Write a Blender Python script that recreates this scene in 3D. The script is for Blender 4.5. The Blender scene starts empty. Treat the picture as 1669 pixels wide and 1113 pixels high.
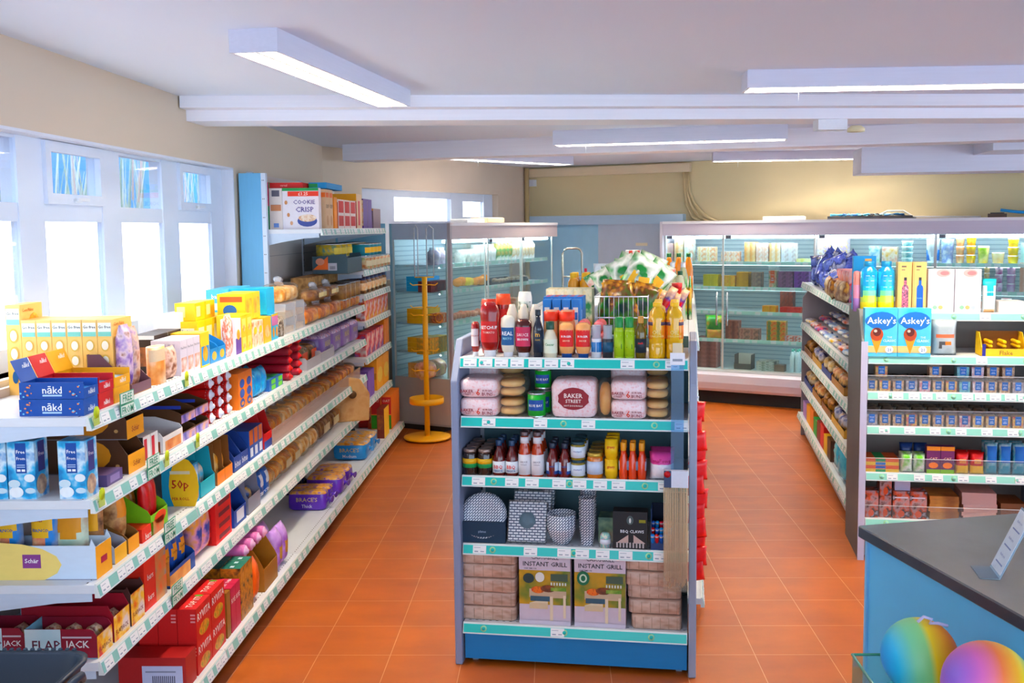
import bpy, bmesh, math, random
from mathutils import Vector, Matrix
from math import sin, cos, pi, atan, atan2, radians, sqrt
random.seed(7)
S = bpy.context.scene
COL = S.collection
# ---------------------------------------------------------------- camera
FPX, H = 1622.0, 1.9
XP, YP = 870.0, 371 + 1622 * .09
yaw, pitch, roll = atan(35 / FPX), atan(.09), .010
_fw = Vector((-sin(yaw) * cos(pitch), cos(yaw) * cos(pitch), -sin(pitch)))
_rt = Vector((cos(yaw), sin(yaw), 0)); _up = _rt.cross(_fw)
CR = _rt * cos(roll) - _up * sin(roll); CU = _up * cos(roll) + _rt * sin(roll)
cam = bpy.data.objects.new('camera', bpy.data.cameras.new('camera')); COL.objects.link(cam)
cam.matrix_world = Matrix(((CR.x, CU.x, -_fw.x, 0), (CR.y, CU.y, -_fw.y, 0), (CR.z, CU.z, -_fw.z, H), (0, 0, 0, 1)))
cam.data.sensor_width = 36; cam.data.lens = FPX / 1669 * 36
cam.data.shift_x = (834.5 - XP) / 1669; cam.data.shift_y = (YP - 556.5) / 1669
cam.data.clip_end = 100
S.camera = cam
# ---------------------------------------------------------------- light of the place
W = bpy.data.worlds.new('world'); S.world = W; W.use_nodes = True
bg = W.node_tree.nodes['Background']; bg.inputs[0].default_value = (.62, .79, 1.0, 1); bg.inputs[1].default_value = 2.3
S.view_settings.view_transform = 'Standard'; S.view_settings.look = 'None'
S.view_settings.exposure = .98; S.view_settings.gamma = 1.0; S.view_settings.use_curve_mapping = False
TUBE_E, PANE_E = 125.0, 2.2
# ---------------------------------------------------------------- materials
def lin(h):
    h = h.lstrip('#'); c = [int(h[i:i + 2], 16) / 255 for i in (0, 2, 4)]
    c = [(x / 12.92 if x <= .04045 else ((x + .055) / 1.055) ** 2.4) for x in c]; y = .3 * c[0] + .6 * c[1] + .1 * c[2]
    return tuple(min(.95, max(.004, y + (x - y) * 1.22) * .96) for x in c) + (1,)
_m = {}
def nm(name):
    m = bpy.data.materials.new(name); m.use_nodes = True
    return m, m.node_tree.nodes, m.node_tree.links, m.node_tree.nodes['Principled BSDF']
def pm(h, r=.5, metal=0, coat=0):
    """plain procedural material with a faint mottling"""
    k = (h, r, metal, coat)
    if k in _m: return _m[k]
    m, n, l, b = nm('paint_' + h)
    c = lin(h)
    tx = n.new('ShaderNodeTexNoise'); tx.inputs['Scale'].default_value = 9
    mx = n.new('ShaderNodeMix'); mx.data_type = 'RGBA'
    mx.inputs[6].default_value = c; mx.inputs[7].default_value = tuple(min(1, x * .9) for x in c[:3]) + (1,)
    l.new(tx.outputs[0], mx.inputs[0]); l.new(mx.outputs[2], b.inputs['Base Color'])
    b.inputs['Roughness'].default_value = r; b.inputs['Metallic'].default_value = metal; b.inputs['Coat Weight'].default_value = coat
    b.inputs['Specular IOR Level'].default_value = .4
    _m[k] = m; return m
def pr(cols, scale=20, r=.4, kind='noise', stretch=(1, 1, 1)):
    """printed or mottled surface of several colours"""
    k = ('pr', tuple(cols), scale, r, kind, stretch)
    if k in _m: return _m[k]
    m, n, l, b = nm('print_' + cols[0])
    tc = n.new('ShaderNodeTexCoord'); mp = n.new('ShaderNodeMapping'); mp.inputs['Scale'].default_value = stretch
    l.new(tc.outputs['Object'], mp.inputs[0])
    if kind == 'noise':
        t = n.new('ShaderNodeTexNoise'); t.inputs['Scale'].default_value = scale; t.inputs['Detail'].default_value = 3; out = t.outputs[0]
    else:
        t = n.new('ShaderNodeTexVoronoi'); t.inputs['Scale'].default_value = scale; out = t.outputs['Color']
    l.new(mp.outputs[0], t.inputs[0])
    cr = n.new('ShaderNodeValToRGB'); cr.color_ramp.interpolation = 'LINEAR' if kind == 'noise' else 'CONSTANT'
    e = cr.color_ramp.elements; N = len(cols)
    lo, hi = (.34, .66) if kind == 'noise' else (.1, .8)
    for i, c in enumerate(cols):
        p = lo + (hi - lo) * i / max(1, N - 1)
        el = e[i] if i < 2 else e.new(p)
        el.position = p; el.color = lin(c)
    l.new(out, cr.inputs[0]); l.new(cr.outputs[0], b.inputs['Base Color'])
    b.inputs['Roughness'].default_value = r
    _m[k] = m; return m
def clear(h='ffffff', a=.25, r=.08):
    """thin clear plastic or glass: tinted transparency under a gloss"""
    k = ('cl', h, a, r)
    if k in _m: return _m[k]
    m, n, l, b = nm('clear_' + h); n.remove(b)
    t = n.new('ShaderNodeBsdfTransparent'); t.inputs[0].default_value = lin(h)
    g = n.new('ShaderNodeBsdfGlossy'); g.inputs['Roughness'].default_value = r; g.inputs[0].default_value = (.9, .95, 1, 1)
    d = n.new('ShaderNodeBsdfDiffuse'); d.inputs[0].default_value = lin(h)
    lw = n.new('ShaderNodeLayerWeight'); lw.inputs[0].default_value = .12
    f = n.new('ShaderNodeMath'); f.operation = 'MINIMUM'; f.inputs[1].default_value = .3; l.new(lw.outputs[0], f.inputs[0])
    m1 = n.new('ShaderNodeMixShader'); m1.inputs[0].default_value = a
    m2 = n.new('ShaderNodeMixShader')
    l.new(t.outputs[0], m1.inputs[1]); l.new(d.outputs[0], m1.inputs[2])
    l.new(f.outputs[0], m2.inputs[0]); l.new(m1.outputs[0], m2.inputs[1]); l.new(g.outputs[0], m2.inputs[2])
    l.new(m2.outputs[0], n['Material Output'].inputs[0])
    _m[k] = m; return m
def emit(h, s):
    k = ('em', h, s)
    if k in _m: return _m[k]
    m, n, l, b = nm('glow_' + h)
    b.inputs['Base Color'].default_value = lin(h); b.inputs['Emission Color'].default_value = lin(h); b.inputs['Emission Strength'].default_value = s
    _m[k] = m; return m
def floor_mat():
    m, n, l, b = nm('terracotta_tiles')
    tc = n.new('ShaderNodeTexCoord'); mp = n.new('ShaderNodeMapping')
    mp.inputs['Location'].default_value = (.10, -.065, 0)
    l.new(tc.outputs['Object'], mp.inputs[0])
    br = n.new('ShaderNodeTexBrick'); l.new(mp.outputs[0], br.inputs[0])
    br.offset = 0; br.squash = 1
    br.inputs['Scale'].default_value = 1; br.inputs['Brick Width'].default_value = .325; br.inputs['Row Height'].default_value = .325
    br.inputs['Mortar Size'].default_value = .002; br.inputs['Mortar Smooth'].default_value = .3; br.inputs['Bias'].default_value = 0
    br.inputs['Color1'].default_value = lin('b26636'); br.inputs['Color2'].default_value = lin('aa5d2c'); br.inputs['Mortar'].default_value = lin('d0a080')
    ns = n.new('ShaderNodeTexNoise'); ns.inputs['Scale'].default_value = 3.2; ns.inputs['Detail'].default_value = 5
    mp2 = n.new('ShaderNodeMapping'); mp2.inputs['Scale'].default_value = (1, 1.7, 1); l.new(tc.outputs['Object'], mp2.inputs[0]); l.new(mp2.outputs[0], ns.inputs[0])
    cr = n.new('ShaderNodeValToRGB'); cr.color_ramp.elements[0].position = .3; cr.color_ramp.elements[0].color = (.80, .74, .68, 1)
    cr.color_ramp.elements[1].position = .7; cr.color_ramp.elements[1].color = (1.1, 1.1, 1.05, 1)
    l.new(ns.outputs[0], cr.inputs[0])
    mx = n.new('ShaderNodeMix'); mx.data_type = 'RGBA'; mx.blend_type = 'MULTIPLY'; mx.inputs[0].default_value = .9
    l.new(br.outputs[0], mx.inputs[6]); l.new(cr.outputs[0], mx.inputs[7]); l.new(mx.outputs[2], b.inputs['Base Color'])
    b.inputs['Roughness'].default_value = .42
    bp = n.new('ShaderNodeBump'); bp.inputs['Strength'].default_value = .06; bp.inputs['Distance'].default_value = .004; l.new(ns.outputs[0], bp.inputs['Height']); l.new(bp.outputs[0], b.inputs['Normal'])
    return m
# ---------------------------------------------------------------- mesh builder
_txt = {}
def textmesh(s):
    if s in _txt: return _txt[s]
    c = bpy.data.curves.new('lettering', 'FONT'); c.body = s; c.resolution_u = 1; c.offset = .012
    o = bpy.data.objects.new('lettering', c); me = bpy.data.meshes.new_from_object(o)
    vs = [v.co.copy() for v in me.vertices]; fs = [tuple(p.vertices) for p in me.polygons]
    bpy.data.objects.remove(o); bpy.data.curves.remove(c); bpy.data.meshes.remove(me)
    x0 = min(v.x for v in vs); x1 = max(v.x for v in vs); y0 = min(v.y for v in vs); y1 = max(v.y for v in vs)
    _txt[s] = ([((v.x - x0) / (x1 - x0), (v.y - y0) / (y1 - y0)) for v in vs], fs, (x1 - x0) / (y1 - y0)); return _txt[s]
class M:
    def __init__(s): s.bm = bmesh.new(); s.mats = []
    def mi(s, m):
        if isinstance(m, str): m = pm(m)
        if m not in s.mats: s.mats.append(m)
        return s.mats.index(m)
    def face(s, vs, m, smooth=False):
        try: f = s.bm.faces.new(vs)
        except ValueError: return
        f.material_index = s.mi(m); f.smooth = smooth; return f
    def box(s, x0, x1, y0, y1, z0, z1, m, T=None):
        P = [Vector((x, y, z)) for z in (z0, z1) for y in (y0, y1) for x in (x0, x1)]
        if T: P = [T @ p for p in P]
        v = [s.bm.verts.new(p) for p in P]
        for q in ((0, 2, 3, 1), (4, 5, 7, 6), (0, 1, 5, 4), (2, 6, 7, 3), (0, 4, 6, 2), (1, 3, 7, 5)): s.face([v[i] for i in q], m)
        return s
    def prism(s, pts, axis, a, b, m, smooth=False):
        """pts in the two axes other than `axis` (x: y,z  y: x,z  z: x,y)"""
        f = {'x': lambda p, t: (t, p[0], p[1]), 'y': lambda p, t: (p[0], t, p[1]), 'z': lambda p, t: (p[0], p[1], t)}[axis]
        A = [s.bm.verts.new(f(p, a)) for p in pts]; B = [s.bm.verts.new(f(p, b)) for p in pts]
        s.face(A[::-1], m); s.face(B, m); n = len(pts)
        for i in range(n): s.face([A[i], A[(i + 1) % n], B[(i + 1) % n], B[i]], m, smooth)
        return s
    def lathe(s, prof, m, seg=14, c=(0, 0), sx=1, sy=1, a0=0, a1=2 * pi, T=None):
        """prof: (r, z) or (r, z, material) for the band up to that point"""
        full = abs(a1 - a0 - 2 * pi) < 1e-6; n = seg if full else seg + 1; R = []
        for q in prof:
            R.append([s.bm.verts.new((T @ Vector(p)) if T else p) for p in
                      [(c[0] + max(q[0], 1e-4) * sx * cos(a0 + (a1 - a0) * i / seg), c[1] + max(q[0], 1e-4) * sy * sin(a0 + (a1 - a0) * i / seg), q[1]) for i in range(n)]])
        for k in range(len(prof) - 1):
            mm = prof[k + 1][2] if len(prof[k + 1]) > 2 else m
            for i in range(n if full else n - 1):
                j = (i + 1) % n; s.face([R[k][i], R[k][j], R[k + 1][j], R[k + 1][i]], mm, True)
        if full:
            if prof[0][0] > 1e-3: s.face(R[0][::-1], m)
            if prof[-1][0] > 1e-3: s.face(R[-1], prof[-1][2] if len(prof[-1]) > 2 else m)
        return s
    def tube(s, pts, r, m, seg=8):
        pts = [Vector(p) for p in pts]; rings = []
        for i, p in enumerate(pts):
            d = (pts[min(i + 1, len(pts) - 1)] - pts[max(i - 1, 0)]).normalized()
            a = d.cross(Vector((0, 0, 1)) if abs(d.z) < .9 else Vector((1, 0, 0))).normalized(); b = d.cross(a)
            rr = r[i] if isinstance(r, (list, tuple)) else r
            rings.append([s.bm.verts.new(p + a * rr * cos(2 * pi * k / seg) + b * rr * sin(2 * pi * k / seg)) for k in range(seg)])
        for i in range(len(pts) - 1):
            for k in range(seg): s.face([rings[i][k], rings[i + 1][k], rings[i + 1][(k + 1) % seg], rings[i][(k + 1) % seg]], m, True)
        s.face(rings[0], m); s.face(rings[-1][::-1], m); return s
    def poly(s, o, X, Y, pts, m):
        o, X, Y = Vector(o), Vector(X), Vector(Y)
        s.face([s.bm.verts.new(o + X * a + Y * b) for a, b in pts], m); return s
    def text(s, t, o, X, Y, w, h, m, wrap=None, surf=None, keep=True):
        """text fitted into w x h centred at o; wrap=(radius): bent round a vertical cylinder through the local origin"""
        vs, fs, asp = textmesh(t)
        if keep:
            if w / h > asp: w = h * asp
            else: h = w / asp
        o, X, Y = Vector(o), Vector(X), Vector(Y); V = []
        for a, b in vs:
            if wrap:
                an = (a - .5) * w / wrap - pi / 2; p = Vector((wrap * cos(an), wrap * sin(an), o.z + (b - .5) * h))
            else: p = o + X * (a - .5) * w + Y * (b - .5) * h
            if surf: p = surf(p)
            V.append(s.bm.verts.new(p))
        for f in fs: s.face([V[i] for i in f], m)
        return s
    def bevel(s, w, seg=2):
        bmesh.ops.remove_doubles(s.bm, verts=s.bm.verts, dist=1e-5)
        bmesh.ops.bevel(s.bm, geom=list(s.bm.edges), offset=w, segments=seg, affect='EDGES', profile=.5); return s
    def build(s, name, parent=None, loc=None, ang=0):
        me = bpy.data.meshes.new(name); s.bm.to_mesh(me); s.bm.free()
        for m in s.mats: me.materials.append(m)
        o = bpy.data.objects.new(name, me); COL.objects.link(o)
        if parent: o.parent = parent
        if loc is not None: o.location = loc
        if ang: o.rotation_euler.z = ang
        return o
def empty(name, loc=(0, 0, 0), ang=0):
    o = bpy.data.objects.new(name, None); COL.objects.link(o); o.location = loc; o.rotation_euler.z = ang; o.empty_display_size = .05; return o
def tag(o, label, cat, group=None):
    o['label'] = label; o['category'] = cat
    if group: o['group'] = group
    return o
def struct(m, name, **k):
    o = m.build(name, **k); o['kind'] = 'structure'; return o
def copy_tree(o, parent=None):
    c = o.copy(); COL.objects.link(c)
    if parent: c.parent = parent
    for ch in list(o.children): copy_tree(ch, c)
    return c
class Fr:
    """upright frame: u along the front, v into depth, angle about z"""
    def __init__(s, x, y, deg, end='from left', rev=False, cat=''):
        s.o = Vector((x, y, 0)); s.a = radians(deg); s.U = Vector((cos(s.a), sin(s.a), 0)); s.V = Vector((-sin(s.a), cos(s.a), 0)); s.end = end; s.rev = rev
    def w(s, u, v, z=0): return s.o + s.U * u + s.V * v + Vector((0, 0, z))
    def at(s, px, v, z):
        P = s.w(0, v, z) - Vector((0, 0, H)); a = (px - XP) / FPX
        return -(P.dot(CR) - a * P.dot(_fw)) / (s.U.dot(CR) - a * s.U.dot(_fw))
FL = Fr(-1.5, 3.1, 90, 'from the near end')
FG = Fr(-.444, 4.192, -7.6)
FR = Fr(1.714, 5.554, -8)
FC1 = Fr(-.96, 9.08, 64)
FC2 = Fr(1.17, 10.82, -27)
WB = Fr(-2.06, 8.9, 64)
# ---------------------------------------------------------------- the room
CZ = 2.64
cream = pm('d4c6b6', .8); ceilm = pm('dfe9fb', .8); white = pm('e6ebf4', .45)
BW = Fr(*(WB.w(4.0, 0)[:2]), -26)
m = M(); m.poly((0, 0, 0), (1, 0, 0), (0, 1, 0), [(-6, -3), (9, -3), (9, 14.5), (-6, 14.5)], floor_mat()); struct(m, 'floor')
m = M(); m.box(-2.3, 8, -2.5, 14, CZ, CZ + .1, ceilm); struct(m, 'ceiling')
WY0, WY1, WZ0, WZ1 = 1.6, 6.4, 1.36, 2.30
m = M()
for a in ((-2.5, 8.9, 0, WZ0), (-2.5, 8.9, WZ1, CZ), (WY1, 8.9, WZ0, WZ1), (-2.5, WY0, WZ0, WZ1)): m.box(-2.26, -2.06, a[0], a[1], a[2], a[3], cream)
struct(m, 'wall_left')
# window in the left wall
upvc = pm('dde6f6', .3); blu = pm('5aa9d6', .4)
def opening_window(m, x0, x1, ya, yb, za, zb, f): 
    for q in ((ya, yb, za, za + f), (ya, yb, zb - f, zb), (ya, ya + f, za + f, zb - f), (yb - f, yb, za + f, zb - f)): m.box(x0, x1, *q, upvc)
m = M(); X0, X1 = -2.20, -2.13
cols = [(1.75, 2.25), (2.42, 2.95), (3.15, 3.94), (4.14, 4.68), (4.88, 5.41), (5.63, 6.17)]
prev = WY0
for a, b in cols: m.box(X0, X1, prev, a, WZ0, WZ1, upvc); prev = b
m.box(X0, X1, prev, WY1, WZ0, WZ1, upvc)
for a, b in cols:
    for z0, z1 in ((WZ0, 1.45), (1.945, 2.02), (2.275, WZ1)): m.box(X0 + .005, X1 - .005, a, b, z0, z1, upvc)
win = struct(m, 'window_1')
gl = clear('ffffff', .02, .02)
sky = emit('f6faff', PANE_E)
for i, (a, b) in enumerate(cols):
    g = M(); g.box(-2.142, -2.140, a, b, 1.45, 2.275, gl).build('pane', win)
    g = M(); g.box(-2.139, -2.136, a, b - .055, 1.45, 1.945, sky).build('frosted_film', win)
    if i in (1, 3, 5):
        g = M(); opening_window(g, -2.139, -2.112, a, b, 2.02, 2.285, .045)
        sh = g.build('vent_sash', win)
        c = (a + b) / 2
        g = M(); g.box(-2.115, -2.10, c - .05, c + .01, 2.03, 2.045, white); g.box(-2.105, -2.09, c - .05, c + .06, 2.036, 2.05, white); g.build('vent_handle', sh)
m = M(); m.box(-2.20, -2.03, WY0, WY1, WZ0 - .03, WZ0, pm('eaeef6', .4)); struct(m, 'trim_1')
m = M()
for (a, b, c, d) in ((WY0, WY1, WZ1 - .012, WZ1 + .0), (WY1 - .012, WY1, WZ0, WZ1)): m.box(-2.13, -2.055, a, b, c, d, pm('dfe3ee', .5))
struct(m, 'trim_2')
# wall B with its high window
u0, u1 = WB.at(590, 0, 2.2), WB.at(812, 0, 2.2)
def wbox(m, F, u0, u1, v0, v1, z0, z1, mt):
    P = [F.w(u, v, z) for z in (z0, z1) for v in (v0, v1) for u in (u0, u1)]; v = [m.bm.verts.new(p) for p in P]
    for q in ((0, 2, 3, 1), (4, 5, 7, 6), (0, 1, 5, 4), (2, 6, 7, 3), (0, 4, 6, 2), (1, 3, 7, 5)): m.face([v[i] for i in q], mt)
m = M()
for a in ((0, 4.1, 0, 1.4), (0, 4.1, 2.29, CZ), (0, u0, 1.4, 2.29), (u1, 4.1, 1.4, 2.29)): wbox(m, WB, a[0], a[1], 0, .2, a[2], a[3], cream)
struct(m, 'wall_side')
m = M(); ua, ub, uc, ud = [WB.at(x, .1, 2.1) for x in (640, 733, 752, 786)]
for a in ((u0, ua), (ub, uc), (ud, u1)): wbox(m, WB, a[0], a[1], .08, .14, 1.4, 2.29, upvc)
for a in ((ua, ub, 2.22, 2.29), (ua, ub, 1.4, 1.98), (uc, ud, 2.2, 2.29), (uc, ud, 1.4, 2.03)): wbox(m, WB, a[0], a[1], .085, .135, a[2], a[3], upvc)
w2 = struct(m, 'window_2')
g = M(); wbox(g, WB, ua, ub - .06, .11, .115, 1.98, 2.22, sky); wbox(g, WB, uc, ud - .03, .11, .115, 2.03, 2.2, sky); g.build('pane', w2)
m = M(); wbox(m, BW, -.2, 9, 0, .2, 0, CZ, pm('dccfac', .8)); struct(m, 'wall_back')
# blue sliding door
u0, u1 = BW.at(856, 0, 1.5), BW.at(1118, 0, 1.5); um = BW.at(980, 0, 1.5)
m = M(); wbox(m, BW, u0, um + .05, -.05, -.012, 0, 1.95, pm('aed8f4', .6)); d = struct(m, 'door_1')
g = M(); wbox(g, BW, um, u1, -.09, -.055, 0, 1.95, pm('c0cce0', .6)); g.build('door_panel', d)
g = M(); wbox(g, BW, u0, u1, -.12, -.004, 1.93, 2.04, pm('b8d0e6', .55)); g.build('door_track', d)
g = M(); a = BW.at(1036, -.1, 1.7); b = BW.at(1055, -.1, 1.7); wbox(g, BW, a, b, -.096, -.091, 1.675, 1.71, pm('e4dccc')); g.build('door_sign', d)
# trunking, junction box, cables, vertical pipe in the corner
m = M(); a, b = BW.at(853, 0, 2.5), BW.at(1127, 0, 2.5)
wbox(m, BW, a, b, -.07, -.005, CZ - .12, CZ - .02, pm('e8d8bc', .6)); tr = struct(m, 'trim_3')
m = M()
for i, o in enumerate((0, .06, .13)):
    p = [BW.w(b - .08 + o * .4, -.03, CZ - .12), BW.w(b - .07 + o * .4, -.03, 2.3), BW.w(b - .05 + o * .8, -.03, 2.15), BW.w(b + .02 + o * 1.4, -.03, 2.0), BW.w(b + .14 + o * 1.6, -.03, 1.94)]
    c = M(); c.tube(p, .016, pm('d2c19c', .6)); tag(c.build('cable'), ['cream cable hanging below the trunking, leftmost of three', 'cream cable hanging below the trunking, middle of three', 'cream cable hanging below the trunking, rightmost of three'][i], 'cable', 'cables below the trunking')
c = M(); c.tube([WB.w(3.85, -.04, 0), WB.w(3.85, -.04, CZ - .01)], .028, pm('c9b48c', .6)); tag(c.build('pipe'), 'cream vertical pipe in the far corner beside the blue door', 'pipe')
a = BW.at(869, 0, 2.4); c = M(); wbox(c, BW, a - .06, a + .05, -.09, -.005, 2.41, 2.49, white); tag(c.build('junction_box'), 'small white junction box under the trunking above the blue door', 'electrical box')
# beams
def beam(n, P0, P1, depth, zs, mt=ceilm, ys=None):
    P0, P1 = Vector(P0), Vector(P1); F = Fr(P0.x, P0.y, math.degrees(atan2(P1.y - P0.y, P1.x - P0.x))); L = (P1 - P0).length; m = M()
    for (v0, v1, z0, z1) in zs: wbox(m, F, 0, L, v0, v1, z0, z1, mt)
    return struct(m, n)
beam('trim_4', (-2.06, 5.62, 0), (7, 6.35, 0), .3, [(-.12, .42, 2.575, CZ + .01), (.0, .30, 2.515, 2.575)], pm('eceef8', .7))
beam('trim_5', (-1.85, 8.77, 0), (5.3, 6.85, 0), .25, [(0, .25, 2.5, CZ + .01)], pm('eceaf2', .7))
F = Fr(*(Fr(2.9, 9.1, -12).o[:2]), -8); a = F.at(1404, 0, 2.4)
m = M(); wbox(m, F, a, a + 5, 0, .5, 2.36, 2.59, pm('dfe3f0', .7)); wbox(m, F, a + .95, a + 1.9, -.6, 0, 2.5, 2.59, pm('dfe3f0', .7)); struct(m, 'trim_6')
# light fittings
def fitting(P0, P1, w, label, z1=CZ, h=.085):
    P0, P1 = Vector(P0), Vector(P1); L = (P1 - P0).length; t = empty('fluorescent_light', P0, atan2(P1.y - P0.y, P1.x - P0.x)); t.location.z = z1
    m = M(); f = .014; body = pm('d4d6e6', .4)
    m.box(0, L, -w / 2, -w / 2 + f, -h, 0, body); m.box(0, L, w / 2 - f, w / 2, -h, 0, body); m.box(0, f, -w / 2 + f, w / 2 - f, -h, 0, body); m.box(L - f, L, -w / 2 + f, w / 2 - f, -h, 0, body)
    m.box(f, L - f, -w / 2 + f, w / 2 - f, -.012, -.002, body); m.build('housing', t)
    m = M(); n = int(L / .06); met = pm('e8e4dc', .25, .7)
    for i in range(1, n): x = L * i / n; m.box(x - .003, x + .003, -w / 2 + f, w / 2 - f, -h + .004, -h + .028, met)
    m.box(f, L - f, -.006, .006, -h + .003, -h + .03, met)
    m.prism([(-w / 2 + f, -.06), (-w / 2 + f, -.015), (-w / 2 + f + .02, -.015)], 'x', f, L - f, met)
    m.prism([(w / 2 - f, -.015), (w / 2 - f, -.06), (w / 2 - f - .02, -.015)], 'x', f, L - f, met); m.build('louvre', t)
    for s in (-1, 1):
        g = M(); g.tube([(.05, s * w * .22, -.04), (L - .05, s * w * .22, -.04)], .013, emit('fff1dc', TUBE_E), 8); g.build('tube_lamp', t)
    g = M(); g.tube([(.25, -w * .3, -h), (.25, -w * .3, -h - .06)], .0015, white, 5); g.build('pull_cord', t)
    return tag(t, label, 'ceiling light', 'fluorescent ceiling lights')
fitting((-1.105, 3.72, 0), (-.86, 5.42, 0), .19, 'large white louvred fluorescent light running away above the left aisle')
fitting((.93, 4.95, 0), (2.75, 4.90, 0), .19, 'white louvred fluorescent light cut off by the right picture edge')
fitting((.01, 7.83, 0), (1.73, 7.50, 0), .19, 'white fluorescent light crossing the ceiling above the middle shelves', h=.11)
fitting((1.61, 10.25, 0), (3.38, 10.1, 0), .19, 'thin white fluorescent light above the long wall chiller', h=.09)
fitting((-.95, 9.55, 0), (.14, 10.62, 0), .19, 'white fluorescent light over the glass corner chiller, near the blue door')
c = M(); c.box(0, .17, -.06, .06, -.06, 0, white); o = c.build('junction_box', None, (1.55, 6.0, 2.515)); c = M(); c.lathe([(0, 0), (.05, 0), (.05, .02), (.03, .035), (0, .035)], pm('e2d9b8'), 14, (.2, -.12)); c.build('smoke_sensor', o, (0.02, .06, -.075)); tag(o, 'small white alarm box fixed under the front ceiling beam', 'alarm')
# outside the window: leaves and a blue building
m = M(); m.box(-5.3, -5.0, -4, 16, 0, 3.1, pm('4f94cc', .7)); ob = m.build('building'); tag(ob, 'dull blue building seen through the left window above the frosted panes', 'building')
for k in range(7):
    m = M()
    for i in range(60):
        y = 3.3 + k * 1.0 + random.uniform(-.5, .5); z = random.uniform(1.2, 2.2); dy = random.uniform(-.45, .45); L_ = random.uniform(.6, 1.1)
        g = random.choice(['c4d4c4', 'e4eae6', 'a4bcae', 'd4dcd0', 'dcc8c4'])
        x = -3.3 + random.uniform(-.4, .4)
        m.prism([(y, z), (y + .03, z), (y + dy * L_ + .005, z + L_), ], 'x', x, x + .004, pm(g, .6))
    m.prism([(3.3 + k - .04, 0), (3.3 + k + .04, 0), (3.3 + k + .02, 1.6), (3.3 + k - .02, 1.6)], 'x', -3.4, -3.3, pm('7d6a52'))
    tag(m.build('garden_plant'), 'pale spiky leaved plant outside the left window', 'plant', 'plants outside the left window')
# ---------------------------------------------------------------- shelving
steel = pm('e4e7ec', .4); stripm = pm('94c4bb', .35); tickm = pm('f4f3f2', .5); inkm = pm('98a0ac', .6); slot = pm('3c3a38', .7)
stripb = pm('35c0b8', .3); badge = pm('a9dcb0', .4)
def ticket_mesh():
    m = M(); m.box(-.029, .029, -.0012, 0, -.017, .017, tickm)
    for (a, b, c, d) in ((-.024, .004, .007, .009), (-.022, -.006, -.011, -.006), (.004, .02, -.010, -.006)): m.poly((0, -.0016, 0), (1, 0, 0), (0, 0, 1), [(a, c), (b, c), (b, d), (a, d)], inkm)
    return m
_tk = None
def ticket(parent, u, v, z, tilt):
    global _tk
    if _tk is None: _tk = ticket_mesh().build('price_ticket', parent)
    else: t = _tk.copy(); COL.objects.link(t); t.parent = parent; _tk2 = t
    t = _tk if _tk.parent == parent and _tk.get('u') is None else _tk2
    _tk['u'] = 1
    t.location = (u, v, z); t.rotation_euler.x = tilt; return t
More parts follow.
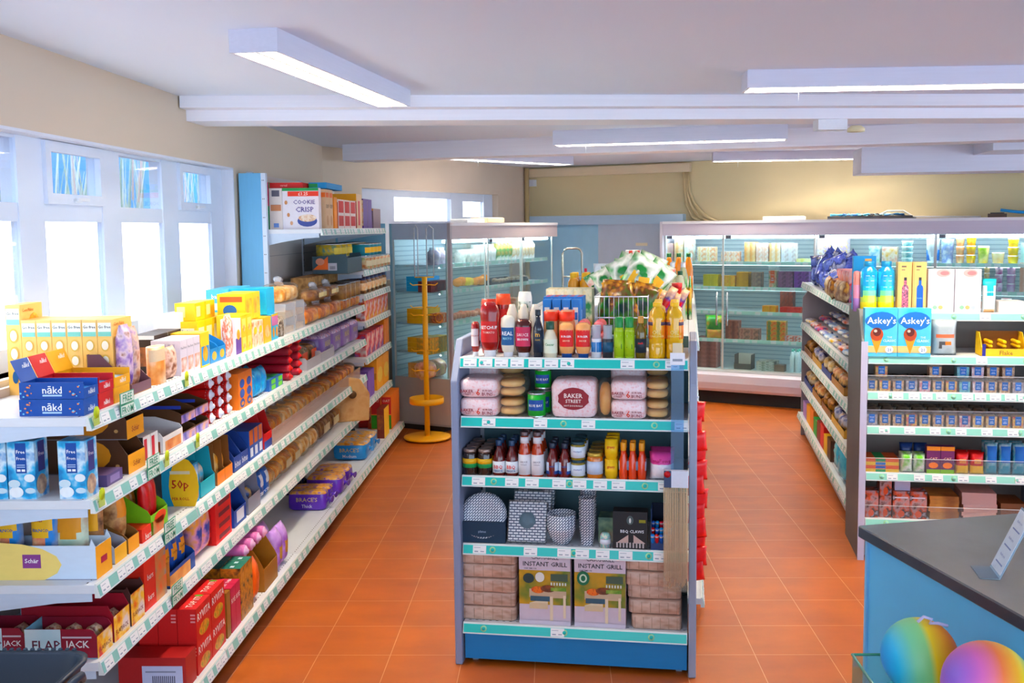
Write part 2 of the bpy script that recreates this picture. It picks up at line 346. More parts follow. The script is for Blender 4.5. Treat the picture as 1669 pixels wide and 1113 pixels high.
def bay(fr, u0, u1, shelves, base, label, group=None, back=(.5, 1.35), kick=True, tick='dense', strip=None, name='shelving_bay', dark='c9ccd4', vbase=0, holes=False, backm=None, brk=True, tw=1.0):
    """shelves: [(z, v front, depth)] from the top; base the same for the bottom shelf"""
    L = u1 - u0; t = empty(name, fr.w(u0, 0, 0), fr.a)
    bm_ = backm or pm('d5d2d0', .5)
    g = M(); g.box(.002, L - .002, back[0] - .03, back[0] - .008, .1, back[1], bm_)
    for z in [x * .32 + .12 for x in range(int(back[1] / .32))]: g.box(.004, L - .004, back[0] - .0315, back[0] - .03, z, z + .004, pm('9a9aa0'))
    g.build('back_panel', t)
    g = M(); g.box(-.015, .015, back[0] - .04, back[0] + .0, 0, back[1] + .01, pm('c4c8d2', .4))
    for k in range(int(back[1] / .05)): g.box(-.004, .004, back[0] - .0405, back[0] - .04, .06 + k * .05, .075 + k * .05, slot)
    g.build('upright', t)
    for k, (z, v0, dp) in enumerate(list(shelves) + [base]):
        isb = k == len(shelves)
        g = M(); g.box(.002, L - .002, v0, v0 + dp, z - .028, z, steel)
        if holes or isb or k < 3:
            n = int(L / .03)
            for i in range(n): g.box(.02 + i * .03, .02 + i * .03 + .011, v0 + .03, v0 + .034, z - .0001, z + .0004, slot)
        sh = g.build('base_shelf' if isb else 'shelf', t)
        g = M(); sm = strip or stripm
        g.prism([(v0 - .018, z - .043), (v0, z - .043), (v0, z + .004), (v0 - .006, z + .004)], 'x', .003, L - .003, pm('e9ece9', .35))
        tl = -atan2(.012, .047)
        T = Matrix.Translation((0, v0 - .0125, z - .0195)) @ Matrix.Rotation(tl, 4, 'X')
        g.box(.006, L - .006, -.0012, 0, -.0185, .0175, sm, T)
        if tick != 'dense':
            for q in range(3):
                x = L * (.12 + .36 * q) + random.uniform(-.03, .03)
                g.lathe([(0, 0), (.014, 0), (.014, .0012), (0, .0012)], badge, 14, T=T @ Matrix.Translation((x, -.001, 0)) @ Matrix.Rotation(pi / 2, 4, 'X'))
                g.lathe([(0, 0), (.008, 0), (.008, .001), (0, .001)], sm, 10, T=T @ Matrix.Translation((x, -.002, 0)) @ Matrix.Rotation(pi / 2, 4, 'X'))
        g.build('price_strip', sh)
        if tick == 'dense':
            x = .05
            while x < L - .03:
                ticket(sh, x, v0 - .014, z - .0195, tl); x += random.choice((.062, .10, .10, .125))
        elif isinstance(tick, dict):
            for x in tick.get(k, []): ticket(sh, x * L, v0 - .014, z - .0195, tl)
        if not isb and brk:
            for x in (.004, L - .007):
                g = M(); g.prism([(v0 + .01, z - .028), (v0 + dp, z - .028), (v0 + dp, z - .12), (v0 + dp * .62, z - .085), (v0 + dp * .25, z - .06), (v0 + .01, z - .055)], 'x', x, x + .003, pm('cfdbea', .4)); g.build('shelf_bracket', sh)
    if kick:
        g = M(); g.box(.004, L - .004, vbase + .03, vbase + .045, .02, base[0] - .03, pm(dark, .5)); g.build('kick_panel', t)
        for x in (.03, L - .05): g = M(); g.box(x, x + .025, vbase + .06, back[0] - .02, 0, .05, pm('7d8088', .5)); g.build('foot', t)
    return tag(t, label, 'shelves', group)
Z = [1.31, 1.04, .76, .5]
LB = [(0, .9), (.9, 2.15), (2.15, 3.4), (3.4, 4.65), (4.65, 5.85)]
NM = ['nearest the camera', 'second from the camera', 'middle one, beside the window end', 'fourth along, under the cereal shelf', 'last one before the glass chiller']
for i, (a, b) in enumerate(LB):
    sh = [(z, 0, .5) for z in Z]; bk = (.52, 1.34)
    if i == 3: sh = [(1.905, .03, .42)] + sh; bk = (.5, 2.27)
    if i == 4: sh = [(1.905, .03, .42), (1.575, 0, .46), (1.385, 0, .46), (1.17, 0, .46), (.88, 0, .46), (.53, 0, .46)]; bk = (.5, 2.27)
    o = bay(FL, a, b, sh, (.15, -.1, .6), 'white steel shelving bay of the left run, ' + NM[i], 'shelving bays of the left run', back=bk, vbase=-.08, backm=pm('cfcac8', .5) if i > 2 else None, dark='bdbcc0')
    if i == 3:
        g = M(); g.box(-.035, 0, .40, .545, 1.3, 2.27, pm('7ab4dc', .5))
        g.build('side_cover', o)
        g = M(); g.box(-.036, .002, .37, .40, 1.3, 2.27, pm('dde6f2', .4))
        for k in range(8): g.box(-.0375, -.036, .38, .384, 1.38 + k * .12, 1.386 + k * .12, slot); g.box(-.0375, -.036, .389, .393, 1.38 + k * .12, 1.386 + k * .12, slot)
        g.build('side_post', o)
    if i == 4:
        g = M(); g.box(b - a - .006, b - a, .02, .5, .1, 1.95, pm('8fc0d8', .5)); g.build('end_panel', o)
# gondola end caps
grey = pm('8a93ac', .45)
def side_panel(o, x0, x1, m0, D=.48, z0=1.25, z1=1.42):
    g = M(); g.prism([(0, 0), (D, 0), (D, z1), (.12, z1), (0, z0)], 'x', x0, x1, m0); g.bevel(.004, 1)
    return g.build('end_panel', o)
gz = [1.35, 1.094, .836, .535]
tk = {0: [.05, .12, .19, .26, .34, .41, .48, .74, .93], 1: [.13, .36, .57, .97], 2: [.08, .23, .32, .44, .53, .62, .7, .9], 3: [.08, .31, .46, .54, .63, .73, .88], 4: [.43]}
o = bay(FG, .03, 1.0, [(z, .03, .42) for z in gz], (.19, .01, .44), 'grey end cap shelving with turquoise price strips facing the camera, middle gondola', back=(.49, 1.40), tick=tk, strip=stripb, name='gondola_end', dark='2f7fb5', holes=True, backm=pm('5f7f86', .6), brk=False)
side_panel(o, -.035, -.003, grey); side_panel(o, .972, 1.004, pm('9aa0b2', .4))
o2 = bay(FR, .03, 1.0, [(1.40, .12, .33), (1.167, .02, .43), (.964, .02, .43), (.768, .02, .43), (.503, .02, .43)], (.24, .01, .44), 'grey end cap shelving with sweets facing the camera, right gondola', back=(.49, 1.44), tick={0: [.66, .95], 1: [.62, .9], 2: [.09, .17, .26, .33, .41, .55, .62, .7, .78, .85], 3: [.1, .24, .38, .52, .66, .8], 4: [.15, .3, .4, .54, .69, .85], 5: [.5]}, strip=pm('9fd8c6', .35), name='gondola_end', dark='8a8a92', backm=pm('a59a92', .6), brk=False)
side_panel(o2, -.035, -.003, pm('6f7072', .55)); side_panel(o2, .972, 1.004, grey)
g = M(); g.prism([(0.0, .0), (.0, 1.245), (-.006, 1.25), (-.006, 0)], 'x', -.037, -.001, pm('c7c3d6', .4)); g.build('edge_trim', o2)
# runs behind the end caps
FGR = Fr(*(FG.w(1.03, .52)[:2]), 82.4, 'from near end')      # right side of the middle gondola
FGL = Fr(*(FG.w(-.03, 4.9)[:2]), -97.6, 'from near end', rev=True)
for i in range(3):
    bay(FGR, i * 1.25, i * 1.25 + 1.25, [(z, .0, .47) for z in (1.37, 1.09, .83, .53)], (.15, -.03, .5), 'white double sided shelving, right face of middle gondola, ' + ['nearest bay', 'second bay', 'farthest bay'][i], 'bays on the right face of the middle gondola', back=(.5, 1.42), tick='dense')
for i in range(3):
    bay(FGL, i * 1.25 + .6, i * 1.25 + 1.85, [(1.37, .0, .47)], (.15, -.03, .5), 'white shelving hidden behind the middle end cap, left face, ' + ['farthest bay', 'middle bay', 'bay nearest the camera'][i], 'bays on the left face of the middle gondola', back=(.5, 1.42), tick=None)
FRL = Fr(*(FR.w(.03, 3.46)[:2]), -98, 'from the near end', rev=True)      # left side of the right gondola, u runs toward the camera
rz = [1.39, 1.03, .77, .49]
for i in range(3):
    o = bay(FRL, i * .98 + .02, i * .98 + 1.0, [(z, -.0, .44) for z in rz], (.215, -.02, .48), 'white shelving of cakes and biscuits, left face of right gondola, ' + ['farthest bay', 'middle bay', 'bay nearest the end cap'][i], 'bays on the left face of the right gondola', back=(.5, 1.42), backm=pm('a09890', .6))
    if i == 0: side_panel(o, -.035, -.003, pm('8f8e98', .5))
# ---------------------------------------------------------------- chillers
def chiller(fr, L, D, sh, basez, label, doors, endl=True, zt=1.95, base0=.12, canopy=(1.80, 1.95), handles=(), grey_=False, name='chiller'):
    t = empty(name, fr.w(0, 0), fr.a); wh = pm('dcd6e0', .35) if not grey_ else pm('c6bfc4', .4)
    g = M(); g.prism([(.03, base0), (D, base0), (D, basez - .02), (.015, basez - .02), (-.02, basez - .05), (-.025, base0 + .1), (.0, base0 + .03)], 'x', 0, L, wh if not grey_ else pm('a6a3a4', .5)); bs = g.build('base', t)
    g = M(); g.box(0, L, .012, D - .05, basez - .0205, basez, pm('e8eef0', .4)); g.build('deck', t)
    g = M(); g.box(.05, L - .05, .12, D - .06, 0, base0, pm('2a2422', .8)); g.build('plinth', t)
    back = M(); back.box(0, L, D - .05, D, basez, canopy[0], pm('d4dee0', .5))
    for k in range(int(L / .045)): pass
    for z in [basez + .05 + .045 * i for i in range(int((canopy[0] - basez) / .045) - 1)]: back.box(.01, L - .01, D - .052, D - .05, z, z + .012, pm('b0bdc2', .5))
    back.build('back_panel', t)
    g = M(); g.box(0, L, -.005, D, canopy[0], canopy[1], pm('d2cede', .35) if not grey_ else pm('c9bfc4', .4)); g.box(0, L, -.012, -.004, canopy[1] - .025, canopy[1] + .003, pm('eef0f6', .3)); g.build('canopy', t)
    g = M(); g.tube([(.05, .10, canopy[0] - .02), (L - .05, .10, canopy[0] - .02)], .014, emit('eef8ff', 18), 8); g.build('light_tube', t)
    for z in sh:
        g = M(); g.box(.02, L - .02, .12, D - .055, z - .018, z, pm('eef3f4', .3)); s_ = g.build('shelf', t)
        g = M(); g.box(.02, L - .02, .108, .12, z - .03, z + .008, pm('c9ece2', .35))
        q = M(); q.tube([(.05, .15, z - .028), (L - .05, .15, z - .028)], .006, emit('eef8ff', 7), 6); q.build('shelf_light', s_)  # tube added under each shelf to brighten the dim interior
        x = .05
        while x < L - .1: g.box(x, x + .055, .1065, .108, z - .027, z + .004, tickm); x += random.choice((.08, .13, .2))
        g.build('price_strip', s_)
    if grey_:
        for x in (0, ):
            g = M(); g.box(x, x + .006, .03, D - .05, basez, canopy[0], clear('eaf6fa', .06)); g.build('end_glass', t)
            g = M(); g.box(x - .004, x + .03, -.012, .02, base0, canopy[1], pm('b0acb4', .4)); g.box(x - .004, x + .02, D - .03, D, base0, canopy[1], pm('9cc4d8', .4)); g.box(x - .004, x + .01, .02, D - .03, canopy[0], canopy[1], pm('b8c4d8', .4)); g.box(x - .004, x + .01, .02, D - .03, .08, basez, pm('bdb8b4', .5)); g.build('end_frame', t)
    else:
        g = M(); g.box(-.03, 0, -.01, D, base0, canopy[1], pm('d5d3de', .4)); g.build('end_panel', t)
        g = M(); g.box(L, L + .03, -.01, D, base0, canopy[1], pm('d5d3de', .4)); g.build('end_panel', t)
    n = len(doors) - 1
    for i in range(n):
        a, b = doors[i], doors[i + 1]; g = M(); y = .03 if i % 2 else .055
        g.box(a + .004, b - .004, y, y + .004, basez + .005, canopy[0] - .002, clear('f0fafa', .03, .03))
        dr = g.build('glass_door', t); g = M(); fm = pm('d7dcd9', .3, .3)
        for (p, q, r_, s_) in ((a, a + .014, basez + .003, canopy[0] - .002), (b - .014, b, basez + .003, canopy[0] - .002), (a, b, basez + .002, basez + .014)): g.box(p, q, y - .004, y + .008, r_, s_, fm)
        g.build('door_frame', dr)
        g = M(); g.box(a + .03, a + .09, y - .008, y + .01, canopy[0] - .035, canopy[0] - .005, pm('6f7580', .4)); g.build('door_clip', dr)
        for hx in handles:
            if a < hx < b: g = M(); g.tube([(hx, y - .002, 1.30 - .1), (hx, y - .035, 1.2), (hx, y - .035, .85), (hx, y - .002, .85)], .010, pm('b9bcc0', .2, .9), 8); g.build('handle', dr)
    return tag(t, label, 'chiller')
chiller(FC1, 2.25, .66, [1.565, 1.32, 1.02, .75], .51, 'glass sided corner chiller with food shelves behind the yellow stand', [.03, .75, 1.48, 2.24], grey_=True, name='display_chiller', zt=1.95, base0=.06)
chiller(FC2, 4.45, .80, [1.515, 1.25, .99, .69], .37, 'long white wall chiller with sliding glass doors at the back right', [.0, .66, 1.62, 2.75, 3.6, 4.45], name='display_chiller', handles=(.60, .72), base0=.14)
# ---------------------------------------------------------------- counter
FK = Fr(.96, 3.10, -77)      # u runs from the far left corner toward the camera, v to the right
t = empty('shop_counter', FK.w(0, 0), FK.a)
g = M(); g.box(.02, 2.2, .02, 1.4, .04, .91, pm('78c4f6', .4)); g.build('blue_panel', t)
g = M(); g.box(.012, .024, .012, .03, .04, .91, pm('8cc4ea', .3)); g.build('corner_trim', t)
g = M(); g.box(-.005, 2.25, -.005, 1.45, .912, .95, pr(['2c3844', '36424e', '404c58'], 5, .3)); g.bevel(.004, 1); g.build('worktop', t)
g = M(); g.box(0.05, 2.2, .05, 1.4, 0, .04, pm('222428', .7)); g.build('plinth', t)
tag(t, 'blue shop counter with a dark worktop at the bottom right', 'counter')
# ---------------------------------------------------------------- goods: makers, origin at the bottom centre, front towards -y
film = clear('fffaf2', .05, .15); filmw = clear('f4f6ff', .35, .2); dkglass = pm('2a1512', .15, 0, .3)
FACES = {'f': ((0, -.5, 0), (1, 0, 0), 'w'), 'l': ((-.5, 0, 0), (0, -1, 0), 'd'), 'r': ((.5, 0, 0), (0, 1, 0), 'd'), 'b': ((0, .5, 0), (-1, 0, 0), 'w'), 't': ((0, 0, 1), (1, 0, 0), 'w')}
def decals(m, w, d, h, dec):
    """dec: (face, kind, x0, x1, z0, z1, material, text) in fractions of the face"""
    lay = {}
    for q in dec:
        F_, kind, x0, x1, z0, z1, mt = q[:7]
        for F in F_:
            o, X, wd = FACES[F]; fw = w if wd == 'w' else d; X = Vector(X)
            Y = Vector((0, 0, 1)) if F != 't' else Vector((0, 1, 0)); fh = h if F != 't' else d
            nrm = X.cross(Y); k = lay[F] = lay.get(F, 0) + 1
            O = Vector((o[0] * w, o[1] * d, o[2] * h)) + nrm * (.0004 + .0003 * k)
            if F != 't': O -= X * fw / 2
            else: O -= X * fw / 2 + Y * fh / 2
            c = O + X * fw * (x0 + x1) / 2 + Y * fh * (z0 + z1) / 2; a = fw * (x1 - x0) / 2; b = fh * (z1 - z0) / 2
            if kind == 'r': m.poly(c, X, Y, [(-a, -b), (a, -b), (a, b), (-a, b)], mt)
            elif kind == 'o': m.poly(c, X, Y, [(a * cos(t * pi / 8), b * sin(t * pi / 8)) for t in range(16)], mt)
            elif kind == 't': m.text(q[7], c, X, Y, 2 * a, 2 * b, mt)
            elif kind == 'v': m.text(q[7], c, Y, -X, 2 * b, 2 * a, mt)      # lettering turned upright
            elif kind == 'd': m.poly(c, X, Y, [(-a, -b), (a, -b), (a, b)], mt)
            elif kind == 'c': m.poly(c, X, Y, [(-a, b), (0, -b), (a, b)], mt)
            elif kind == 's':
                for i in range(q[7]): x = -a + 2 * a * i / q[7]; m.poly(c, X, Y, [(x, -b), (x + a / q[7], -b), (x + a / q[7], b), (x, b)], mt)
def carton(w, d, h, base='eeeeee', dec=(), name='box', side=None):
    m = M(); m.box(-w / 2, w / 2, -d / 2, d / 2, 0, h, pm(base) if isinstance(base, str) else base)
    decals(m, w, d, h, dec); return m.build(name)
def tray(w, d, h, base='b58b5c', dec=(), name='display_tray', cut=.5, lip=.35, th=.003, inner=None, left=None):
    """open cardboard shelf tray; low front lip, sides stepping down to it; left: the same cut on the left instead"""
    m = M(); b = pm(base) if isinstance(base, str) else base; i = pm(inner or 'a5835c', .8)
    m.box(-w / 2, w / 2, -d / 2, d / 2, 0, th, i)
    m.box(-w / 2, w / 2, d / 2 - th, d / 2, th, h, i)
    pr_ = [(-d / 2, th), (d / 2 - th, th), (d / 2 - th, h), (-d / 2 + d * cut, h), (-d / 2 + .012, h * lip * 1.25), (-d / 2, h * lip)]
    for s in (-1, 1):
        x0 = s * w / 2; m.prism(pr_, 'x', x0 - s * th if s > 0 else x0, x0 if s > 0 else x0 + th, b)
    m.box(-w / 2 + th, w / 2 - th, -d / 2, -d / 2 + th, th, h * lip, b)
    dd = []
    for q in dec:
        q = list(q)
        if q[0] == 'f': q[4] *= lip; q[5] *= lip
        dd.append(q)
    decals(m, w, d, h, dd); return m.build(name)
def wob(x, z, s): return sin(x * 9 + s) * cos(z * 7 + s * 2) + .6 * sin(z * 15 + x * 11 + s)
def pouch(w, d, h, base='cc3333', dec=(), name='packet', crimp=True, seed=1, lie=False, nx=8, nz=10, lean=0):
    """pillow bag; dec: (kind, x0, x1, z0, z1, material, text)"""
    m = M(); bm_ = pm(base, .35, 0, .2) if isinstance(base, str) else base
    def th(X, Z_):
        X = min(1, abs(X)); Z_ = min(1, abs(Z_)); e = .9 if crimp else .97
        q = max(0, 1 - (Z_ / e) ** 4) * max(0, 1 - X ** 3.2)
        return d / 2 * q ** .55
    def pt(X, Z_, s): 
        t = th(X, Z_); k = 1 - .07 * (1 - (abs(Z_)) ** 3) * (1 if crimp else 0)
        return Vector((X * w / 2 * k, s * (t + (.0008 if t > .0008 else .0004)) + s * min(t, d * .06) * .5 * wob(X, Z_, seed), (Z_ + 1) / 2 * h))
    G = {}
    for s in (-1, 1):
        for i in range(nx + 1):
            for j in range(nz + 1):
                X = -1 + 2 * i / nx; Z_ = -1 + 2 * j / nz
                if (i in (0, nx) or j in (0, nz)) and s == 1: G[s, i, j] = G[-1, i, j]; continue
                G[s, i, j] = m.bm.verts.new(pt(X, Z_, s))
    def mt(X, Z_):
        r = bm_
        for q in dec:
            if q[0] == 'r' and q[1] <= (X + 1) / 2 <= q[2] and q[3] <= (Z_ + 1) / 2 <= q[4]: r = q[5]
            if q[0] == 'o' and (((X + 1) / 2 - (q[1] + q[2]) / 2) / ((q[2] - q[1]) / 2)) ** 2 + (((Z_ + 1) / 2 - (q[3] + q[4]) / 2) / ((q[4] - q[3]) / 2)) ** 2 <= 1: r = q[5]
        return r
    for s in (-1, 1):
        for i in range(nx):
            for j in range(nz):
                v = [G[s, i, j], G[s, i + 1, j], G[s, i + 1, j + 1], G[s, i, j + 1]]
                m.face(v if s < 0 else v[::-1], mt(-1 + 2 * (i + .5) / nx, -1 + 2 * (j + .5) / nz) if s < 0 else bm_, True)
    for q in dec:
        if q[0] == 't':
            c = Vector(((q[1] + q[2] - 1) / 2 * w, 0, (q[3] + q[4]) / 2 * h))
            m.text(q[6], c, (1, 0, 0), (0, 0, 1), (q[2] - q[1]) * w, (q[4] - q[3]) * h, q[5], surf=lambda p: Vector((p.x, pt(p.x / w * 2, p.z / h * 2 - 1, -1).y - .0015, p.z)))
    if lie: bmesh.ops.transform(m.bm, matrix=Matrix.Translation((0, h / 2 * 0, d / 2)) @ Matrix.Rotation(-pi / 2, 4, 'X') @ Matrix.Translation((0, 0, -h / 2)), verts=m.bm.verts)
    if lean: bmesh.ops.transform(m.bm, matrix=Matrix.Rotation(lean, 4, 'X'), verts=m.bm.verts)
    return m.build(name)
def supere(m, c, r, mt, e=.5, nu=16, nv=8, amp=0, seed=0, T=None, mf=None):
    R = []
    f = lambda t, p: (abs(t) ** p) * (1 if t >= 0 else -1)
    for j in range(nv + 1):
        a = -pi / 2 + pi * j / nv; row = []
        for i in range(nu):
            b = 2 * pi * i / nu; x = f(cos(a), e) * f(cos(b), e); y = f(cos(a), e) * f(sin(b), e); z = f(sin(a), e)
            k = 1 + amp * wob(x * 2, z * 2 + y, seed); p = Vector((c[0] + r[0] * x * k, c[1] + r[1] * y * k, c[2] + r[2] * z * k))
            row.append(m.bm.verts.new(T @ p if T else p))
            if j in (0, nv): row = row * nu; break
        R.append(row)
    for j in range(nv):
        for i in range(nu):
            k = (i + 1) % nu; q = [R[j][i], R[j][k], R[j + 1][k], R[j + 1][i]]; q = [v for n_, v in enumerate(q) if v not in q[:n_]]
            cc = sum((v.co for v in q), Vector()) / len(q)
            m.face(q, mf(cc) if mf else mt, True)
    return m
crust = pr(['9a4f18', 'cc7a28', 'e8a850'], 14, .6); crumb = pr(['d9b27a', 'e8cfa0', 'f0ddb8'], 30, .7)
def loaf(w, d, h, base='4b2a8c', text='BRACES', sub='Thick', name='bread_loaf', top=None):
    """sliced loaf in a printed wrapper, long side to the front"""
    m = M(); b = pm(base, .3, 0, .3); tp = top or pr(['b8742f', 'd9a860', base], 25, .35)
    supere(m, (0, 0, h / 2), (w / 2, d / 2, h / 2), b, .32, 20, 10, .015, w * 40, mf=lambda c: tp if c.z > h * .86 else b)
    for i in range(9): x = w * (.22 + .02 * i); 
    if text:
        m.text(text, (0, -d / 2 - .001, h * .58), (1, 0, 0), (0, 0, 1), w * .6, h * .22, pm('d9c28e', .3))
        m.text(sub, (0, -d / 2 - .001, h * .25), (1, 0, 0), (0, 0, 1), w * .45, h * .17, pm('e8e4f0', .3))
        for (x0, t_) in ((.32, '800g'),): pass
        m.text(text, (w / 2 - .0, 0, h * .55), (0, 1, 0), (0, 0, 1), d * .6, h * .15, pm('d9c28e', .3))
    r = m.build(name)
    g = M(); g.tube([(w / 2 - .01, 0, h * .5), (w / 2 + .012, .005, h * .52), (w / 2 + .03, .0, h * .5)], [.03, .008, .022], b, 8); g.build('twisted_end', r)
    return r
def breadbag(w, d, h, seed=1, tone=0, name='bread_packet', tail=True, n=None, dec=None):
    """bread or cakes in a clear bag: the bread, the clear bag and its gathered top"""
    t = empty(name); mm = [crust, pr(['b8641e', 'e09a42', 'f0c47c'], 18, .6), pr(['6e3c1c', '93602f', 'b88850'], 22, .6), pr(['d48a3c', 'f0bd78', 'fae2b8'], 22, .6)][tone]
    rnd = random.Random(seed)
    n = n or 3
    for i in range(n):
        g = M(); x = -w / 2 + w * (i + .5) / n
        supere(g, (x, 0, h * .36), (w / n * .47, d * .42, h * .34), mm, .6, 14, 8, .03, seed + i); g.build('bread', t)
    g = M(); supere(g, (0, 0, h * .42), (w / 2, d / 2, h * .42), film, .5, 18, 9, .05, seed)
    if tail: g.tube([(0, 0, h * .8), (.005, 0, h * .86), (.0, .01, h * .93), (.01, .01, h)], [.03, .007, .02, .03], filmw, 8)
    g.build('clear_bag', t)
    if dec: g = M(); g.poly((0, -d / 2 - .001, h * .4), (1, 0, 0), (0, 0, 1), [(-w * .3, -h * .15), (w * .3, -h * .15), (w * .3, h * .15), (-w * .3, h * .15)], pm(dec)); g.build('sticker', t)
    return t
def bunpack(w, d, h, name='bun_packet', text='6', sub='BUNS', frac=.6, col='8c2c38', kind=0):
    """printed bag with a window showing round buns"""
    t = empty(name); p = pr(['eccfd0', 'f1dfe2', 'e9b9bb'], 60, .35, stretch=(1, 1, 1)); s = 1
    xw = -w / 2 + w * frac
    m = M(); supere(m, ((-w / 2 + xw) / 2 + .002, 0, h / 2), ((xw + w / 2) / 2, d / 2, h / 2), p, .35, 18, 9, .012, 3)
    o = (-w / 2 + xw) / 2
    m.text('BAKER', (o - w * .16, -d / 2 - .004, h * .38), (1, 0, 0), (0, 0, 1), w * .2, h * .18, pm(col)); m.text('STREET', (o - w * .16, -d / 2 - .004, h * .22), (1, 0, 0), (0, 0, 1), w * .16, h * .1, pm(col))
    m.text(text, (o + w * .01, -d / 2 - .004, h * .32), (1, 0, 0), (0, 0, 1), w * .08, h * .34, pm('d8502e')); m.text('BURGER', (o + w * .15, -d / 2 - .004, h * .42), (1, 0, 0), (0, 0, 1), w * .17, h * .1, pm(col)); m.text(sub, (o + w * .15, -d / 2 - .004, h * .24), (1, 0, 0), (0, 0, 1), w * .17, h * .17, pm(col))
    c = pm('e06a30' if kind == 0 else 'a02c38', .4)
    m.poly((o + w * .02, -d / 2 * .86, h * .8), (1, 0, 0), (0, .35, .94), [(w * .17 * cos(a * pi / 8), h * .16 * sin(a * pi / 8)) for a in range(16)], c)
    m.build('printed_wrap', t)
    n = 2
    for k in range(n):
        g = M(); supere(g, (xw + (w / 2 - xw) * .45, -d * .05, h * (.27 + .45 * k)), ((w / 2 - xw) * .46, d * .38, h * .21), pr(['c98a4e', 'e0b27a', 'ecc999'], 9, .5), .75, 14, 8, .02, k); g.build('bun', t)
    g = M(); supere(g, (xw + (w / 2 - xw) * .5, 0, h / 2), ((w / 2 - xw) * .55, d / 2, h * .48), film, .45, 14, 8, .03, 2); g.build('clear_bag', t)
    return t
def vessel(w, d, h, prof, bm_, cap=None, capm=None, label=None, name='bottle', flat=1, seg=16, neck=None, txt=None, lab2=None):
    """prof: [(r fraction of w/2, z fraction)], cap: (r0, z0, z1), label: (z0, z1, r, material), txt: [(string, z, height, material)]"""
    t = empty(name); R = w / 2; fl = d / w if flat else 1
    g = M(); g.lathe([(r * R, z * h) + tuple(x) for r, z, *x in prof], bm_, seg, sy=fl); g.build('body', t)
    if cap: g = M(); g.lathe([(cap[0] * R * .98, cap[1] * h), (cap[0] * R, cap[1] * h + .002), (cap[0] * R, cap[2] * h - .002), (cap[0] * R * .9, cap[2] * h)], capm, seg, sy=fl if cap[0] > .6 else 1); g.build('cap', t)
    for L in (label, lab2):
        if not L: continue
        g = M(); r = L[2] * R + .0008; g.lathe([(r, L[0] * h), (r, L[1] * h)], L[3], 20, sy=fl, a0=-pi * (.83 if name == 'squeezy_bottle' else 1.02), a1=-.17 * pi if name == 'squeezy_bottle' else .02 * pi) if fl < .95 or name == 'squeezy_bottle' else g.lathe([(r, L[0] * h), (r, L[1] * h)], L[3], 20)
        if L is label and txt:
            for (s_, z, hh, mm, *ww) in txt:
                g.text(s_, (0, 0, z * h), (1, 0, 0), (0, 0, 1), (ww[0] if ww else 1.1) * w, hh * h, mm, wrap=r + .0008, surf=(lambda p: Vector((p.x, p.y * fl, p.z))))
        for f in g.bm.faces: f.normal_update()
        g.build('label', t)
    return t
def can(w, d, h, m1, m2=None, name='tin_can', txt=None, lab=None):
    t = empty(name); R = w / 2
    g = M(); g.lathe([(R * .96, 0), (R, .004), (R * .97, .008), (R * .97, h - .008), (R, h - .004), (R * .96, h), (R * .9, h - .003), (0, h - .003)], pm('b9bcc0', .25, .9), 18); g.build('body', t)
    g = M(); g.lathe([(R * .985, .009), (R * .985, h - .009)], m1, 20)
    if m2: g.lathe([(R * 1.0, h * .3), (R * 1.0, h * .72)], m2, 14, a0=-pi * .8, a1=-pi * .2)
    if txt: g.text(txt, (0, 0, h * .5), (1, 0, 0), (0, 0, 1), w * .8, h * .12, pm('f3f3f3'), wrap=R * 1.01 + .001)
    g.build('label', t); return t
def roll_pack(w, d, h, base='b3262e', name='biscuit_roll', end='eeeeee', txt=None, along='y'):
    """round biscuit roll lying with its end to the front"""
    r = h / 2; T = Matrix.Translation((0, -d / 2, r)) @ Matrix.Rotation(-pi / 2, 4, 'X'); m = M()
    m.lathe([(r * .5, 0), (r * .95, .004), (r, .012), (r, d - .012), (r * .95, d - .004), (r * .5, d)], pm(base, .35, 0, .2), 14, T=T)
    m.lathe([(0, -.012), (r * .3, -.012), (r * .55, -.002), (r * .9, .002), (r * 1.01, .02)], pm(end, .35), 12, T=T)
    o = m.build(name); return o
def tub(w, d, h, fill, lab='2f6fc0', name='sweet_tub', lid=True, txt=None):
    t = empty(name)
    g = M(); g.prism([(-w / 2 * .86, .002), (w / 2 * .86, .002), (w / 2 * .93, h * .8), (-w / 2 * .93, h * .8)], 'y', -d / 2 * .9, d / 2 * .9, fill); g.build('contents', t)
    g = M(); g.prism([(-w / 2 * .9, 0), (w / 2 * .9, 0), (w / 2 * .98, h), (-w / 2 * .98, h)], 'y', -d / 2, d / 2, clear('ffffff', .1, .1)); g.build('clear_box', t)
    g = M(); g.box(-w * .25, w * .25, -d / 2 - .001, -d / 2 - .0004, h * .22, h * .82, pm(lab, .4)); g.text('Sweets' if not txt else txt, (0, -d / 2 - .0015, h * .62), (1, 0, 0), (0, 0, 1), w * .36, h * .12, pm('f4f6fa'))
    g.box(-w * .16, w * .16, -d / 2 - .0015, -d / 2 - .001, h * .34, h * .38, pm('cfe0f4')); g.box(-w * .12, w * .12, -d / 2 - .0015, -d / 2 - .001, h * .44, h * .47, pm('cfe0f4')); g.build('label', t)
    return t
